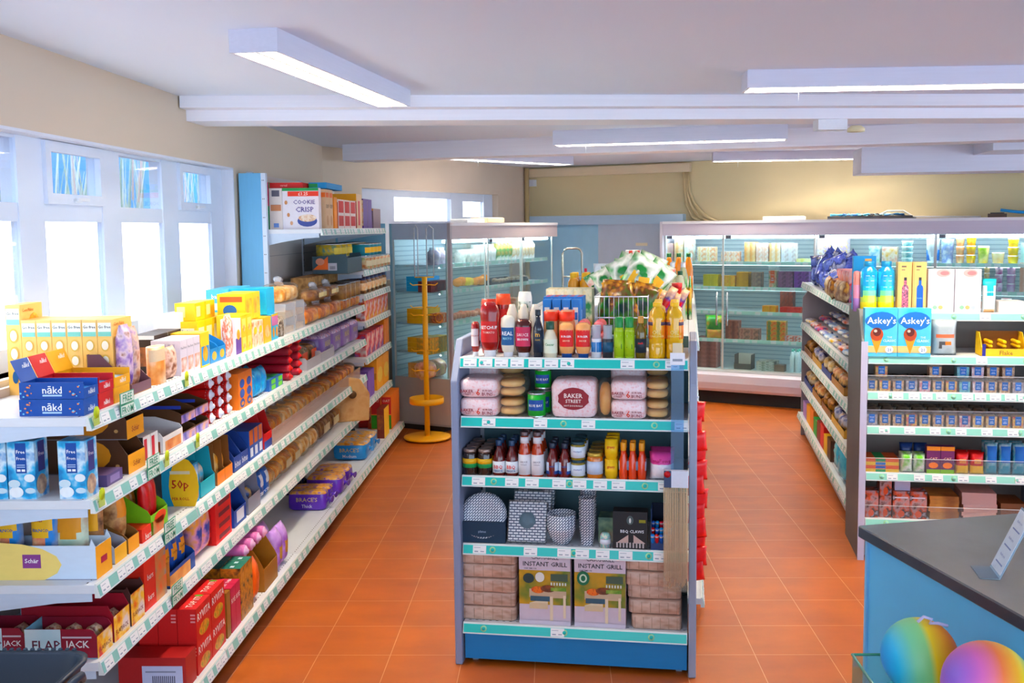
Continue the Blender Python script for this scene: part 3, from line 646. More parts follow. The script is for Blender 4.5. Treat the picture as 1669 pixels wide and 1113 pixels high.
# ---------------------------------------------------------------- placing
PROT = {}; REC = []
def get(mk, *a, **k):
    key = (mk.__name__,) + tuple(round(x, 3) if isinstance(x, float) else x for x in a[:3]) + (repr(sorted(k.items(), key=lambda q: q[0])),)
    if key in PROT: return copy_tree(PROT[key])
    o = mk(*a, **k); PROT[key] = o; return o
def P(fr, z, px0, px1, mk, d, h, desc, place, n=1, st=1, rw=1, v=.02, rot=0, cat=None, dv=None, gap=.97, grp=None, jit=0, tip=0, tilt=None, zs=None, hz=None, pv=None, **k):
    """goods between two picture columns of a shelf front: n across, st layers up, rw rows deep"""
    hz = z + h / 2 if hz is None else hz
    pv = (min(v, .02) if fr is FL else v) if pv is None else (v if pv == 'v' else pv)
    a, b = fr.at(px0, pv, hz), fr.at(px1, pv, hz); w = (b - a) / n; out = []
    for r in range(rw):
        for s in range(st):
            for i in range(n):
                ww, dd = (w * gap, d)
                if rot in (90, -90): o = get(mk, d, w * gap, h, **k)
                else: o = get(mk, ww, d, h, **k)
                u = a + w * (i + .5); vv = v + d / 2 + r * (dv or d * 1.04)
                o.location = fr.w(u, vv, z + s * (zs or h * 1.002)); o.rotation_euler.z = fr.a + radians(rot) + random.uniform(-jit, jit)
                if tip: o.rotation_euler.y = random.uniform(-tip, tip); o.scale = [random.uniform(.8, 1.12)] * 3; o.location += fr.U * random.uniform(-.03, .03) + fr.V * random.uniform(-.02, .02)
                if tilt: o.rotation_euler.x = tilt
                REC.append([o, desc, place, fr, u, vv, z + s * h, grp]); o['category'] = cat or k.get('name', o.name.split('.')[0]).replace('_', ' ').split(' ')[-1]; out.append(o)
    return out
ORD = 'zeroth first second third fourth fifth sixth seventh eighth ninth tenth eleventh twelfth thirteenth fourteenth fifteenth sixteenth seventeenth eighteenth nineteenth twentieth'.split()
def ordw(i): return ORD[i] if i <= 20 else 'twenty-' + ORD[i - 20]
def finish_labels():
    G = {}
    for r in REC: G.setdefault((r[1], r[2]), []).append(r)
    def clus(vals, tol):
        vals = sorted(vals); c = [[vals[0]]]
        for x in vals[1:]:
            if x - c[-1][-1] > tol: c.append([x])
            else: c[-1].append(x)
        return [sum(q) / len(q) for q in c]
    for (desc, place), rs in G.items():
        base = desc + ' ' + place; g = rs[0][7]
        if len(rs) == 1:
            rs[0][0]['label'] = base
            if g: rs[0][0]['group'] = g
            continue
        us = clus([r[4] for r in rs], .0045); vs = clus([r[5] for r in rs], .022); zs = clus([r[6] for r in rs], .015)
        nr = lambda L, x: min(range(len(L)), key=lambda i: abs(L[i] - x))
        for r in rs:
            iu = nr(us, r[4]); iv = nr(vs, r[5]); iz = nr(zs, r[6]); s = ''
            if r[3].rev: iu = len(us) - 1 - iu
            if len(zs) > 1: s += ', ' + (('lower' if iz == 0 else 'upper') if len(zs) == 2 else 'layer ' + ['one', 'two', 'three', 'four', 'five', 'six', 'seven'][iz] + ' up')
            if len(vs) > 1: s += ', ' + ['front row', 'second row', 'third row', 'fourth row', 'fifth row', 'sixth row', 'seventh row', 'eighth row'][min(iv, 7)]
            if len(us) > 1: s += ', ' + ordw(iu + 1) + ' ' + r[3].end
            lab = base + s
            if len(lab.split()) > 16: lab = lab.replace(' ' + r[3].end, ' along')
            if len(lab.split()) > 16: lab = lab.replace(' up,', ',').replace(', layer ', ', ').replace(' row', '')
            r[0]['label'] = lab; r[0]['group'] = g or (desc.split(' with ')[0] + 's ' + place)

# ---------------------------------------------------------------- goods of the left run
def flapbox(w, d, h, base='1f4f9c', inner='3f7fc0', text='nākd', flap=True, name='snack_box', tc='ffffff', dots=('e6956a', '7fc4ea')):
    """open display box, its lid raised at the back"""
    t = empty(name); b = pm(base, .4)
    m = M(); th = .003; m.box(-w / 2, w / 2, -d / 2, d / 2, 0, th, b)
    ha = h if not flap else h
    for s in (-1, 1): m.box(s * w / 2 - (th if s > 0 else 0), s * w / 2 + (th if s < 0 else 0), -d / 2, d / 2, th, ha, b)
    m.box(-w / 2 + th, w / 2 - th, d / 2 - th, d / 2, th, h, b); m.box(-w / 2 + th, w / 2 - th, -d / 2, -d / 2 + th, th, h * (.62 if flap else 1), b)
    m.box(-w / 2 + th, w / 2 - th, -d / 2 + th, d / 2 - th, h * .5 if flap else h - .003, h * .52 if flap else h, pm(inner, .6))
    rnd = random.Random(5); dd = [('l', 't', .3, .72, .32, .78, pm(tc), text), ('l', 'r', .36, .66, .16, .26, pm('bcd8f0'))]
    for i in range(9):
        for x in (rnd.uniform(.02, .2), rnd.uniform(.8, .96)): z = rnd.uniform(.15, .85); r = rnd.uniform(.008, .02); dd.append(('l', 'o', x - r, x + r, z - r * 3, z + r * 3, pm(rnd.choice(dots))))
    dd += [('f', 't', .2, .85, .2, .52, pm(tc), text)]
    decals(m, w, d, h, dd); m.build('tray', t)
    if flap:
        g = M(); g.prism([(d * .46, h), (d * .47, h), (d * .62, h * 2.3), (d * .61, h * 2.3)], 'x', -w / 2, w / 2, b)
        g.text(text, (0, d * .53 - .004, h * 1.95), (1, 0, 0), (0, .13, 1), w * .7, h * .3, pm(tc)); g.build('lid_flap', t)
    return t
A = "on left run's top shelf"; B_ = "on left run's second shelf"; C_ = "on left run's third shelf"; D_ = "on left run's fourth shelf"; E_ = "on left run's bottom shelf"
z = 1.31
for (a, b, c, i, tx, ds, cc) in ((136, 160, '1f4f9c', '3f7fc0', 'nākd', 'blue fruit bar box', ('e6956a', '7fc4ea')), (161, 185, 'c8283c', '4a86b8', 'nākd', 'red fruit bar box', ('f0a090', 'ffffff')), (186, 212, 'f2b21a', '8fa6b4', 'nākd', 'yellow fruit bar box', ('fff0c0', 'b86a20'))):
    P(FL, z, a, b, flapbox, .21, .054, ds + ' closed with printed sides', A, v=.02, base=c, inner=i, text=tx, flap=False, dots=cc)
    P(FL, z + .055, a, b, flapbox, .21, .054, ds + ' open with its lid raised', A, v=.02, base=c, inner=i, text=tx, dots=cc)
gof = (('l', 'r', .06, .94, .78, .96, pm('f3f6ea'), 0), ('l', 't', .08, .92, .86, .95, pm('39424a'), 'Go free'), ('l', 'r', .06, .94, .78, .84, pm('8fd0c0'), 0), ('l', 'o', .2, .8, .58, .74, pm('e8c070')), ('l', 'o', .27, .73, .6, .72, pm('fdf3e0')), ('l', 'o', .2, .8, .38, .54, pm('e8c070')), ('l', 'o', .27, .73, .4, .52, pm('fdf3e0')), ('l', 'o', .3, .7, .13, .27, pm('1f5a8c')),
       ('f', 'o', .25, .95, .3, .9, pr(['f7b733', 'f4a020', 'fbd070'], 40)), ('f', 't', .1, .6, .9, .97, pm('d07a1c'), 'Corn Flakes'), ('f', 't', .1, .9, .1, .22, pm('3a3020'), 'Go free'), ('f', 'r', .55, .9, .24, .34, pm('8cc63f')))
cf = pr(['f4b858', 'f8dca4'], 3, .5)
P(FL, z, 184, 217, carton, .054, .275, 'yellow and cream cereal box', A, v=.10, pv='v', rw=6, base=cf, dec=gof, name='cereal_box', dv=.0555)
P(FL, z, 35, 72, carton, .054, .33, 'tallest cream cereal box behind the others', A, v=.437, pv='v', base=cf, dec=gof, name='cereal_box')
P(FL, z, 218, 250, tray, .16, .15, 'plum cardboard tray of wafers', A, v=.03, base='6a4a56', cut=.7, lip=.25, name='display_tray', dec=())
P(FL, z + .004, 220, 234, pouch, .05, .25, 'purple wafer packet in the plum tray', A, v=.05, name='wafer_packet', base=pr(['6b4a9a', 'b79ac8', 'e6d0d8', '9c6a52'], 22), dec=())
P(FL, z + .004, 236, 249, pouch, .05, .235, 'brown wafer packet in the plum tray', A, v=.06, name='wafer_packet', base=pr(['a86a50', 'e0c0b0', '7a5aa0'], 22), dec=())
P(FL, z, 252, 296, carton, .10, .16, 'chocolate cake box', A, v=.16, pv='v', n=2, name='cake_box', base='2a1c1a', dec=(('l', 'r', .1, .9, .2, .7, pr(['5a3020', '9a6040'], 25)), ('l', 'r', .0, 1, .9, 1, pm('e8e8e8'))))
P(FL, z, 259, 280, vessel, .055, .15, 'orange cardboard biscuit tube', A, v=.03, name='biscuit_tube', prof=((1, 0), (1, .97), (.9, .97, pm('f0e6dc')), (.0, .96)), bm_=pr(['e08a4a', 'f0b078', 'f8d8b8'], 14), label=(.6, .9, 1.0, pm('e8d0b0')))
P(FL, z, 282, 296, pouch, .05, .13, 'brown cookie packet', A, v=.03, name='cookie_packet', st=1, base=pr(['8a4a30', 'e8c8b8', 'b07858'], 25))
P(FL, z, 298, 330, carton, .12, .145, 'pale grey cake bar box', A, v=.03, n=3, name='cake_bar_box', base='d8d0dc', dec=(('f', 'r', .1, .9, .1, .5, pr(['c88a70', 'e8d8d8'], 30)), ('f', 't', .1, .9, .7, .85, pm('6a6a7a'), 'Free From'), ('l', 's', .1, .9, .1, .9, pm('b8b0c0'), 5)))
P(FL, z + .0, 250, 335, carton, .07, .20, 'long white cardboard cake carton', A, v=.30, pv='v', name='cake_carton', base='dfe2ee', dec=(('t', 'r', .1, .9, .1, .9, pm('b8c4dc')),))
P(FL, z, 331, 345, carton, .14, .15, 'yellow and blue cracker box', A, v=.03, name='cracker_box', base='f6c928', dec=(('f', 'r', .05, .95, .05, .6, pm('2f86c4')), ('f', 'o', .2, .8, .15, .6, pr(['e09040', 'f4c060'], 30))))
P(FL, z, 346, 371, tray, .17, .13, 'blue tray of animal shaped biscuits', A, v=.03, n=2, base='2f86c4', lip=.5, inner='98a4b8', cut=.6, dec=(('f', 'o', .2, .8, .2, .8, pr(['e09040', 'f4c060'], 30)),))
P(FL, z, 373, 382, pouch, .04, .20, 'red and white striped candy bag', A, v=.02, name='candy_bag', base=pr(['e6563c', 'f6ece4', 'e86a48', 'f9f2ee'], 18, stretch=(3, 1, 1)))
P(FL, z, 384, 393, carton, .07, .17, 'white and purple rusk box', A, v=.02, name='rusk_box', base='efe9f2', dec=(('f', 'r', 0, 1, 0, .45, pm('6a4a9a')), ('f', 'o', .2, .8, .4, .7, pr(['e09040', 'f0c060'], 30))))
yb = dict(name='baby_food_box')
P(FL, z, 394, 411, carton, .12, .09, 'yellow baby food box', A, v=.02, n=2, st=2, base='f9cb22', dec=(('fl', 'r', .15, .85, .3, .8, pm('fbe68a')), ('f', 'o', .3, .7, .1, .5, pr(['e08a30', 'f6e0a0'], 30))), **yb)
P(FL, z, 412, 429, carton, .12, .13, 'orange and white baby snack box', A, v=.02, n=2, base=pr(['f2a04a', 'f8e8d8', 'f09060'], 16), dec=(('f', 'o', .2, .8, .5, .8, pm('f7d44a')),), **yb)
P(FL, z, 430, 442, carton, .12, .135, 'bright yellow baby biscuit box', A, v=.02, n=1, base='f8bf1c', dec=(('f', 'o', .15, .85, .2, .7, pr(['e89a4a', 'fae0b0'], 25)),), **yb)
P(FL, z, 443, 453, carton, .12, .14, 'pink and blue baby snack box', A, v=.02, n=2, base='58b4d8', dec=(('f', 'r', 0, 1, .55, 1, pm('c87aa8')), ('f', 'r', 0, 1, .92, 1, pm('f6c92a')), ('f', 'o', .2, .8, .1, .5, pm('f0a040'))), **yb)
P(FL, z, 322, 412, carton, .10, .155, 'yellow baby cereal carton behind', A, v=.22, pv='v', n=8, base='f8d84a', dec=(('fl', 'r', .15, .85, .15, .8, pm('fbf3cf')), ('l', 't', .15, .85, .6, .75, pm('4a86b8'), 'baby'), ('l', 'r', .1, .9, .0, .12, pm('9fd0ea'))), **yb)
P(FL, z + .157, 318, 350, carton, .10, .085, 'yellow baby cereal carton on top', A, v=.24, pv='v', n=2, base='f8cc28', dec=(('fl', 'r', .1, .5, .2, .8, pm('fbeeb0')),), **yb)
P(FL, z + .137, 412, 436, carton, .14, .135, 'yellow cartoon free baby rusk box on top', A, v=.06, n=2, base='f9cf30', dec=(('l', 'o', .2, .7, .15, .6, pm('2a62a8')), ('l', 'r', .1, .9, .7, .9, pm('e86a3a')), ('f', 'r', .1, .9, .2, .8, pr(['f08a30', 'f6d050'], 16))), **yb)
P(FL, z + .142, 440, 453, carton, .2, .14, 'light blue baby rusk box on top', A, v=.04, n=1, base='45b0dc', dec=(('l', 't', .1, .9, .65, .85, pm('ffffff'), 'rusks'), ('l', 'o', .3, .7, .25, .6, pm('f08a40')), ('l', 'r', .3, .8, .02, .2, pm('f2f2ee'))), **yb)
P(FL, z + .157, 372, 408, carton, .12, .12, 'pale blue baby box on the cartons', A, v=.24, pv='v', n=3, base='66bde4', dec=(('l', 'r', .1, .9, .1, .4, pm('dff0fa')), ('l', 't', .1, .9, .55, .8, pm('ffffff'), 'baby')), **yb)
P(FL, z, 457, 466, vessel, .06, .11, 'dark speckled jar beside the cake tubs', A, v=.02, name='jar', prof=((1, 0), (1, .85), (.8, 1)), bm_=pr(['3a2a22', '9a8a78', 'd8d0c8'], 60))
def caketub(w, d, h, name='cake_tub'):
    t = empty(name); g = M(); g.box(-w * .44, w * .44, -d * .45, d * .45, .003, h * .42, pr(['e8b070', 'f4d8a8', 'd89a58'], 20)); g.build('cake', t)
    g = M(); g.prism([(-w * .46, 0), (w * .46, 0), (w * .5, h * .5), (w * .42, h), (-w * .42, h), (-w * .5, h * .5)], 'y', -d / 2, d / 2, filmw); g.build('clear_box', t); return t
P(FL, z, 468, 500, caketub, .17, .085, 'clear plastic tub of sponge cakes', A, v=.03, n=2, st=2)
P(FL, z + .17, 470, 498, breadbag, .17, .13, 'clear bag of cakes on the tubs', A, v=.04, n=1, seed=4, tone=3, name='cake_bag')
P(FL, z, 503, 590, breadbag, .15, .12, 'clear bag of small cakes', A, v=.02, n=5, seed=9, tone=0, name='cake_bag')
P(FL, z + .0, 503, 590, carton, .12, .13, 'brown cardboard egg box', A, v=.2, pv='v', n=6, st=2, base=pr(['8a6a48', 'b08c62', '6e5238'], 14, .9), name='egg_box', dec=())
P(FL, z + .125, 520, 560, breadbag, .12, .10, 'clear bag of pastries on top', A, v=.04, n=2, seed=19, tone=2, name='cake_bag', dec='f2e3a8')
P(FL, z + .262, 540, 592, vessel, .08, .10, 'brown jar with a pale lid', A, v=.24, pv='v', n=5, name='jar', prof=((1, 0), (1, .8), (.85, .84), (.85, 1, pm('c8c0b4')), (0, 1)), bm_=pr(['5a3a24', '8a6a40'], 30), label=(.2, .7, 1, pm('c9b48a')))
# ---- second shelf
z = 1.04
ffd = lambda s: ((s, 'r', .3, .7, .45, .97, pm('234f9c')), (s, 't', .34, .66, .78, .86, pm('ffffff'), 'Free'), (s, 't', .34, .66, .66, .75, pm('ffffff'), 'From'), (s, 'r', .35, .65, .585, .6, pm('c0d4f0')), (s, 'r', .35, .65, .55, .565, pm('c0d4f0')), (s, 'r', .35, .48, .48, .52, pm('ffffff')), (s, 'r', .52, .65, .48, .52, pm('ffffff')), (s, 'o', .02, .55, .03, .22, pm('f4f8fa')), (s, 'o', .0, .45, .2, .34, pm('d8eaf2')), (s, 'o', .6, 1, .3, .44, pm('f4f8fa')), (s, 'o', .62, 1, .1, .2, pm('cfe4ee')))
ffm = pr(['1f7fb8', '4fb0dc', 'dcecf4', '1f86c4'], 14, .35)
ffb = ffd('l') + (('f', 'r', .25, .75, .45, .97, pm('3a3a7a')), ('f', 't', .3, .7, .7, .8, pm('f0e0e8'), 'Free'), ('f', 'o', .05, .8, .05, .4, pr(['e8c8a8', '9a7a70'], 30)))
P(FL, z, 139, 159, carton, .088, .19, 'tall blue biscuit box, nearest the aisle', B_, v=.02, base=ffm, dec=ffb, name='biscuit_box')
P(FL, z, 139, 159, carton, .088, .19, 'tall blue biscuit box, middle of three', B_, v=.185, base=ffm, dec=ffb, name='biscuit_box')
P(FL, z, 139, 159, carton, .088, .19, 'tall blue biscuit box at the picture edge', B_, v=.278, base=ffm, dec=ffb, name='biscuit_box')
P(FL, z, 160, 172, can, .1, .085, 'small yellow tub behind the blue boxes', B_, v=.06, m1=pm('f2b82a'), name='tub')
P(FL, z, 174, 200, carton, .12, .04, 'purple flat packet lying on the shelf', B_, v=.02, base='5a4a78', name='flat_packet', dec=(('f', 'r', .2, .8, .2, .8, pm('8a7aa8')),))
sch = (('l', 'o', .2, .8, .1, 1.0, pm('e59a20')), ('l', 'r', .42, .56, .6, .75, pm('9c2f3c')), ('l', 't', .44, .54, .63, .72, pm('f3e3c0'), 'Schär'), ('l', 'o', .85, .9, .2, .3, pm('c9a070')))
P(FL, z, 208, 236, tray, .30, .125, 'brown snack tray with a yellow front', B_, v=.02, st=2, base=pr(['4a2c1c', '5a3824'], 5), lip=.55, cut=.12, inner='8a8a90', dec=sch + (('f', 'r', .0, 1, .0, 1, pm('f4ac1c')), ('f', 't', .2, .8, .3, .6, pm('9c2f3c'), 'Schär')), name='snack_tray')
P(FL, z, 238, 262, carton, .2, .10, 'white and black chocolate box', B_, v=.03, base='ece6e2', name='chocolate_box', n=2, dec=(('l', 'r', .5, 1, 0, 1, pm('2c2422')), ('f', 'r', .1, .5, .1, .9, pm('c8404a'))))
P(FL, z, 265, 298, tray, .22, .11, 'white tray of chocolate slices', B_, v=.02, base='e6e0de', inner='9a949c', lip=.6, cut=.5, name='cake_tray', dec=(('l', 'r', .45, .95, .05, .45, pr(['6a2c14', 'c86a28'], 20)), ('l', 'r', .55, .85, .45, .6, pm('4a1f14')), ('f', 'r', .1, .9, .1, .7, pr(['c86a28', 'e8b080'], 14))))
P(FL, z + .0, 300, 344, tray, .25, .075, 'brown tray of biscuits with a blue rim', B_, v=.03, st=2, n=2, base='5c3c26', inner='6b5038', lip=.5, cut=.35, name='biscuit_tray', dec=(('l', 'r', 0, 1, .82, 1, pm('2e3f9c')), ('f', 'r', .0, 1, .0, .9, pr(['4a4a9c', 'a890c0', 'f0b070'], 16))))
P(FL, z, 346, 387, roll_pack, .24, .052, 'red biscuit roll with a white end', B_, v=.04, n=3, st=4, base='c22a2c', end='e8e8f4')
P(FL, z, 389, 411, carton, .11, .175, 'orange and blue biscuit bar box', B_, v=.02, n=2, base='f28a1e', name='biscuit_bar_box', dec=(('f', 'o', .15, .85, .03, .28, pm('2f4f9c')), ('f', 'o', .15, .85, .3, .55, pm('3a5aa8')), ('f', 'o', .15, .85, .58, .82, pm('2f4f9c')), ('f', 'o', .3, .7, .1, .2, pm('f09a30')), ('l', 'r', .2, .6, .6, .85, pm('efefef'))))
P(FL, z, 413, 440, pouch, .07, .15, 'crinkled blue foil snack bag', B_, v=.03, n=3, rw=2, base=pr(['1f7fc8', '3fb0e0', '1a5fb0'], 14, .25), name='snack_bag', jit=.3)
P(FL, z, 442, 464, carton, .2, .03, 'flat green and blue biscuit packet', B_, v=.03, n=2, st=2, base='2f62a8', name='biscuit_packet', dec=(('t', 'r', .1, .9, .1, .9, pm('44b06a')), ('f', 'r', .3, .9, .1, .9, pm('7ccf50'))))
P(FL, z, 466, 496, roll_pack, .28, .047, 'red foil cream biscuit roll', B_, v=.02, n=2, st=5, base='a2203a', end='d8303c')
P(FL, z, 500, 545, tray, .3, .07, 'grey clear fronted bread tray', B_, v=.02, n=2, base='b8b4bc', inner='c8c4c8', lip=.9, cut=.9, name='bread_tray')
P(FL, z + .005, 500, 528, breadbag, .2, .17, 'orange labelled bread bag', B_, v=.06, n=2, seed=31, tone=2, tail=False, dec='e8641e')
P(FL, z + .005, 530, 590, loaf, .2, .16, 'purple and white wrapped loaf', B_, v=.04, n=4, base='8a6ab0', text='BREAD', sub='Soft', top=pr(['7a3f9a', 'e8d8f0', 'c05080'], 30))
P(FL, z + .17, 555, 590, pouch, .1, .06, 'deep blue crisp bag lying on the loaves', B_, v=.08, n=1, base='2452b0', name='crisp_bag')
# ---- third shelf
z = .76
P(FL, z, 156, 182, tray, .38, .115, 'long white bread tray with a yellow swirl, nearest', C_, v=.015, base='d9e6f4', inner='8f94a4', lip=.95, cut=.05, name='bread_tray', dec=(('l', 'o', -.4, .7, -.2, 1.1, pm('fbdf94')), ('l', 'r', .36, .52, .35, .75, pm('8a4a8c')), ('l', 't', .38, .5, .45, .68, pm('ffffff'), 'Schär'), ('f', 'r', 0, 1, 0, 1, pm('f7ae1c')), ('f', 'r', .3, .7, .4, .6, pm('a8304a'))))
sb = lambda c, d_='f6c21e': dict(base=pr([c, c, 'e8d8c8'], 6, .35), dec=(('o', -.2, .9, .42, 1.1, pm(d_)), ('o', .05, .7, .30, .5, pr(['d8442c', 'f0c8a0'], 20)), ('t', .15, .6, .72, .8, pm('9c2f3c'), 'Schär'), ('t', .2, .75, .56, .66, pm('3a5a9a'), 'BIANCO')), name='bread_packet')
P(FL, z + .01, 160, 172, pouch, .10, .24, 'blue gluten free bread packet, aisle side', C_, v=.16, rot=-90, **sb('2a82c8'))
P(FL, z + .01, 160, 172, pouch, .10, .24, 'blue gluten free bread packet at picture edge', C_, v=.28, rot=-90, **sb('2a82c8'))
P(FL, z + .01, 164, 178, pouch, .12, .22, 'pale green roll packet with an orange top', C_, v=.07, rot=-90, base=pr(['b8d4c0', 'd8e0c8', 'c0a890'], 14), dec=(('o', .1, .9, .5, 1.1, pm('e8a040')),), name='roll_packet')
P(FL, z + .01, 180, 190, pouch, .10, .23, 'dark grain bread packet with a yellow band', C_, v=.05, rot=-90, base=pr(['7a4a2c', 'b08058', '4a2c1c'], 18), dec=(('r', .1, .9, .55, .9, pm('f4b41e')),), name='bread_packet')
P(FL, z, 186, 206, tray, .22, .11, 'grey card bread tray with yellow edges', C_, v=.02, base='b4b4be', inner='8a6a48', lip=.5, cut=.5, name='bread_tray', dec=(('f', 'r', 0, 1, 0, 1, pm('f7b81c')),))
P(FL, z, 208, 226, tray, .2, .12, 'brown card tray with a yellow front', C_, v=.02, base='8a5f38', inner='7a5430', lip=.45, cut=.5, name='bread_tray', dec=(('f', 'r', 0, 1, 0, 1, pm('f7a81c')),))
P(FL, z + .01, 209, 224, pouch, .12, .23, 'orange and brown roll packet leaning', C_, v=.05, base=pr(['9a5a34', 'd0a070', '6a3a20'], 16), dec=(('r', .1, .9, .5, 1, pm('f09a1e')),), name='roll_packet')
P(FL, z, 245, 273, tray, .2, .155, 'lime green cracker tray', C_, v=.02, base='86bf3c', inner='6b4a34', lip=.5, cut=.5, name='cracker_tray', dec=(('f', 'o', .2, .9, .4, 1.0, pm('ec5a1c')),))
P(FL, z + .01, 251, 270, pouch, .04, .19, 'red cracker packet in the green tray', C_, v=.05, n=2, base='d63a26', name='cracker_packet')
P(FL, z + .005, 247, 262, pouch, .05, .17, 'brown seeded cracker packet behind', C_, v=.11, n=2, base=pr(['6a3a1c', 'b07840', '3a2010'], 30), name='cracker_packet')
P(FL, z, 310, 324, carton, .12, .17, 'yellow price card box marked 50p', C_, v=.02, base='3a9cc0', name='promotion_box', dec=(('l', 'o', .25, 1.3, -.2, 1.2, pm('f7c828')), ('l', 'r', .3, 1, .8, .88, pm('e8dcc0')), ('l', 't', .35, .95, .38, .66, pm('c2382c'), '50p'), ('l', 't', .35, .95, .14, .24, pm('c2382c'), 'PER ROLL'), ('f', 'r', .05, .95, .05, .95, pr(['e8f0f4', '4aa0d0', 'd8504a'], 14))))
P(FL, z, 326, 350, tray, .16, .19, 'turquoise biscuit tray with a high back', C_, v=.02, n=1, base='2aa6b4', inner='6b5a48', lip=.35, cut=.15, name='biscuit_tray')
P(FL, z + .01, 328, 348, pouch, .05, .11, 'pale blue biscuit packet in the turquoise tray', C_, v=.06, n=3, base=pr(['6ac0d8', 'e8d0b8', 'f4f0e8'], 20), name='biscuit_packet')
P(FL, z, 353, 378, tray, .2, .19, 'orange edged brown tray', C_, v=.02, n=2, base='8a5a34', inner='6b4a30', lip=.3, cut=.08, name='biscuit_tray', dec=(('f', 'r', 0, 1, 0, 1, pm('f28a1e')),))
P(FL, z + .006, 355, 376, pouch, .06, .13, 'golden sponge finger packet', C_, v=.05, n=3, base=pr(['e8a04a', 'f6dca0', 'e06a2a'], 14), name='biscuit_packet')
P(FL, z, 381, 404, tray, .2, .16, 'navy blue biscuit tray', C_, v=.02, n=2, base='28448c', inner='5a4634', lip=.45, cut=.3, name='biscuit_tray', dec=(('f', 't', .1, .9, .2, .8, pm('e8e8f4'), 'bites'),))
P(FL, z, 406, 428, carton, .16, .15, 'blue and orange cookie box', C_, v=.02, n=3, base='2c50a0', name='cookie_box', dec=(('f', 'r', .1, .9, .5, 1, pm('b8622a')), ('f', 'r', .2, .8, .1, .4, pm('e8eaf4'))))
P(FL, z, 430, 443, tray, .2, .2, 'red topped biscuit tray', C_, v=.02, n=1, base='c8302c', inner='6b4a34', lip=.4, cut=.2, name='biscuit_tray', dec=(('f', 'r', 0, 1, 0, .5, pm('2c50a0')),))
for k, (a, b, t_, s_) in enumerate(((446, 476, 0, 3), (478, 512, 3, 5), (514, 552, 1, 7), (554, 590, 0, 8))):
    P(FL, z + .0, a, b, breadbag, .2, .13, 'clear bag of pink iced buns' if k == 0 else ['', 'clear bag of pale rolls', 'clear bag of golden rolls', 'clear bag of brown rolls'][k], C_, v=.06, n=3, st=1, rw=2, seed=s_, tone=t_, name='roll_bag')
g = M(); P_ = FL.at(446, .0, z); Q_ = FL.at(588, 0, z); g.box(0, Q_ - P_, 0, .004, 0, .085, clear('f0e4e0', .25)); o = g.build('clear_guard', None, FL.w(P_, .004, z + .001), FL.a); tag(o, "clear plastic guard along the buns on left run's third shelf", 'shelf guard')
# ---- fourth shelf
z = .5
fj = (('l', 'r', 0, .5, 0, 1, pr(['bfe0ea', 'dcecf0'], 6)), ('l', 't', .1, .49, .3, .62, pm('5a1f3a'), 'FLAP'), ('l', 't', .52, .93, .3, .62, pm('f4f0f0'), 'JACK'), ('l', 'r', .52, .93, .7, .76, pm('d8c8d0')), ('l', 'o', .05, .4, .02, .22, pm('d8c070')), ('f', 'r', 0, 1, 0, 1, pr(['c83a34', 'f0c060', 'e8d8d0'], 18)), ('f', 't', .1, .9, .1, .5, pm('7a1f2c'), 'FLAPJACK'))
P(FL, z, 158, 183, tray, .24, .10, 'maroon and pale blue flapjack tray, nearest', D_, v=.015, base='8c2038', inner='7fb0c4', lip=.75, cut=.12, name='flapjack_tray', dec=fj)
P(FL, z, 158, 183, tray, .15, .10, 'maroon flapjack tray at the picture edge', D_, v=.262, base='8c2038', inner='7fb0c4', lip=.75, cut=.12, name='flapjack_tray', dec=fj)
P(FL, z, 185, 211, tray, .32, .13, 'red and white flapjack tray, middle', D_, v=.015, base='a02838', inner='7a8494', lip=.7, cut=.06, name='flapjack_tray', dec=fj[5:])
P(FL, z, 213, 235, tray, .32, .135, 'red and white flapjack tray, farthest', D_, v=.015, base='5a3430', inner='7a8494', lip=.85, cut=.06, name='flapjack_tray', dec=fj[5:])
for (a, b, vs_) in ((160, 182, (.04, .11, .18, .29)), (187, 209, (.04, .12, .2, .28)), (215, 233, (.04, .12, .2))):
    for v_ in vs_:
        P(FL, z + .006, a, b, pouch, .055, .075, 'oat bar standing in a flapjack tray', D_, v=v_, n=2, base=pr(['b8863c', 'e8d8c0', '7a2c2c', '5aa8b8'][:4], 24), name='oat_bar', nx=5, nz=6)
ob = (('f', 'r', .5, 1, 0, 1, pr(['2f86c4', 'c89060', 'e86a3a'], 9)), ('f', 't', .05, .48, .4, .7, pm('f4e8e0'), 'bars'), ('l', 'r', .6, .95, .3, .6, pm('c85a4a')))
P(FL, z, 236, 272, carton, .22, .078, 'orange chocolate bar box', D_, v=.02, n=1, st=4, base='e2481c', name='chocolate_bar_box', dec=ob)
P(FL, z, 276, 318, tray, .18, .125, 'dark blue cookie display tray', D_, v=.02, base='1f4a94', inner='2a3a6a', lip=.5, cut=.6, name='cookie_tray', n=1, dec=(('l', 'd', .0, 1, .1, .9, pr(['d8823a', 'f0b070'], 16)), ('l', 't', .1, .9, .04, .1, pm('dfe6f4'), 'cookies'), ('f', 'r', 0, .8, 0, .8, pr(['d8823a', 'f0b070'], 16))))
P(FL, z + .005, 279, 316, pouch, .05, .17, 'navy and gold mini cookie bag', D_, v=.05, n=3, base='234c9c', name='cookie_bag', dec=(('o', .1, .9, .4, .8, pm('f2a61e')), ('t', .2, .8, .55, .65, pm('5a2c10'), 'COOKIES')))
P(FL, z + .005, 279, 316, pouch, .05, .17, 'navy mini cookie bag behind the gold ones', D_, v=.11, n=3, base='28509f', name='cookie_bag')
P(FL, z, 324, 349, pouch, .07, .21, 'blue and pink party ring bag', D_, v=.03, n=2, base=pr(['3a4aa0', 'e8a0b8', 'f2a850', '4a6ac0'], 12), name='biscuit_bag')
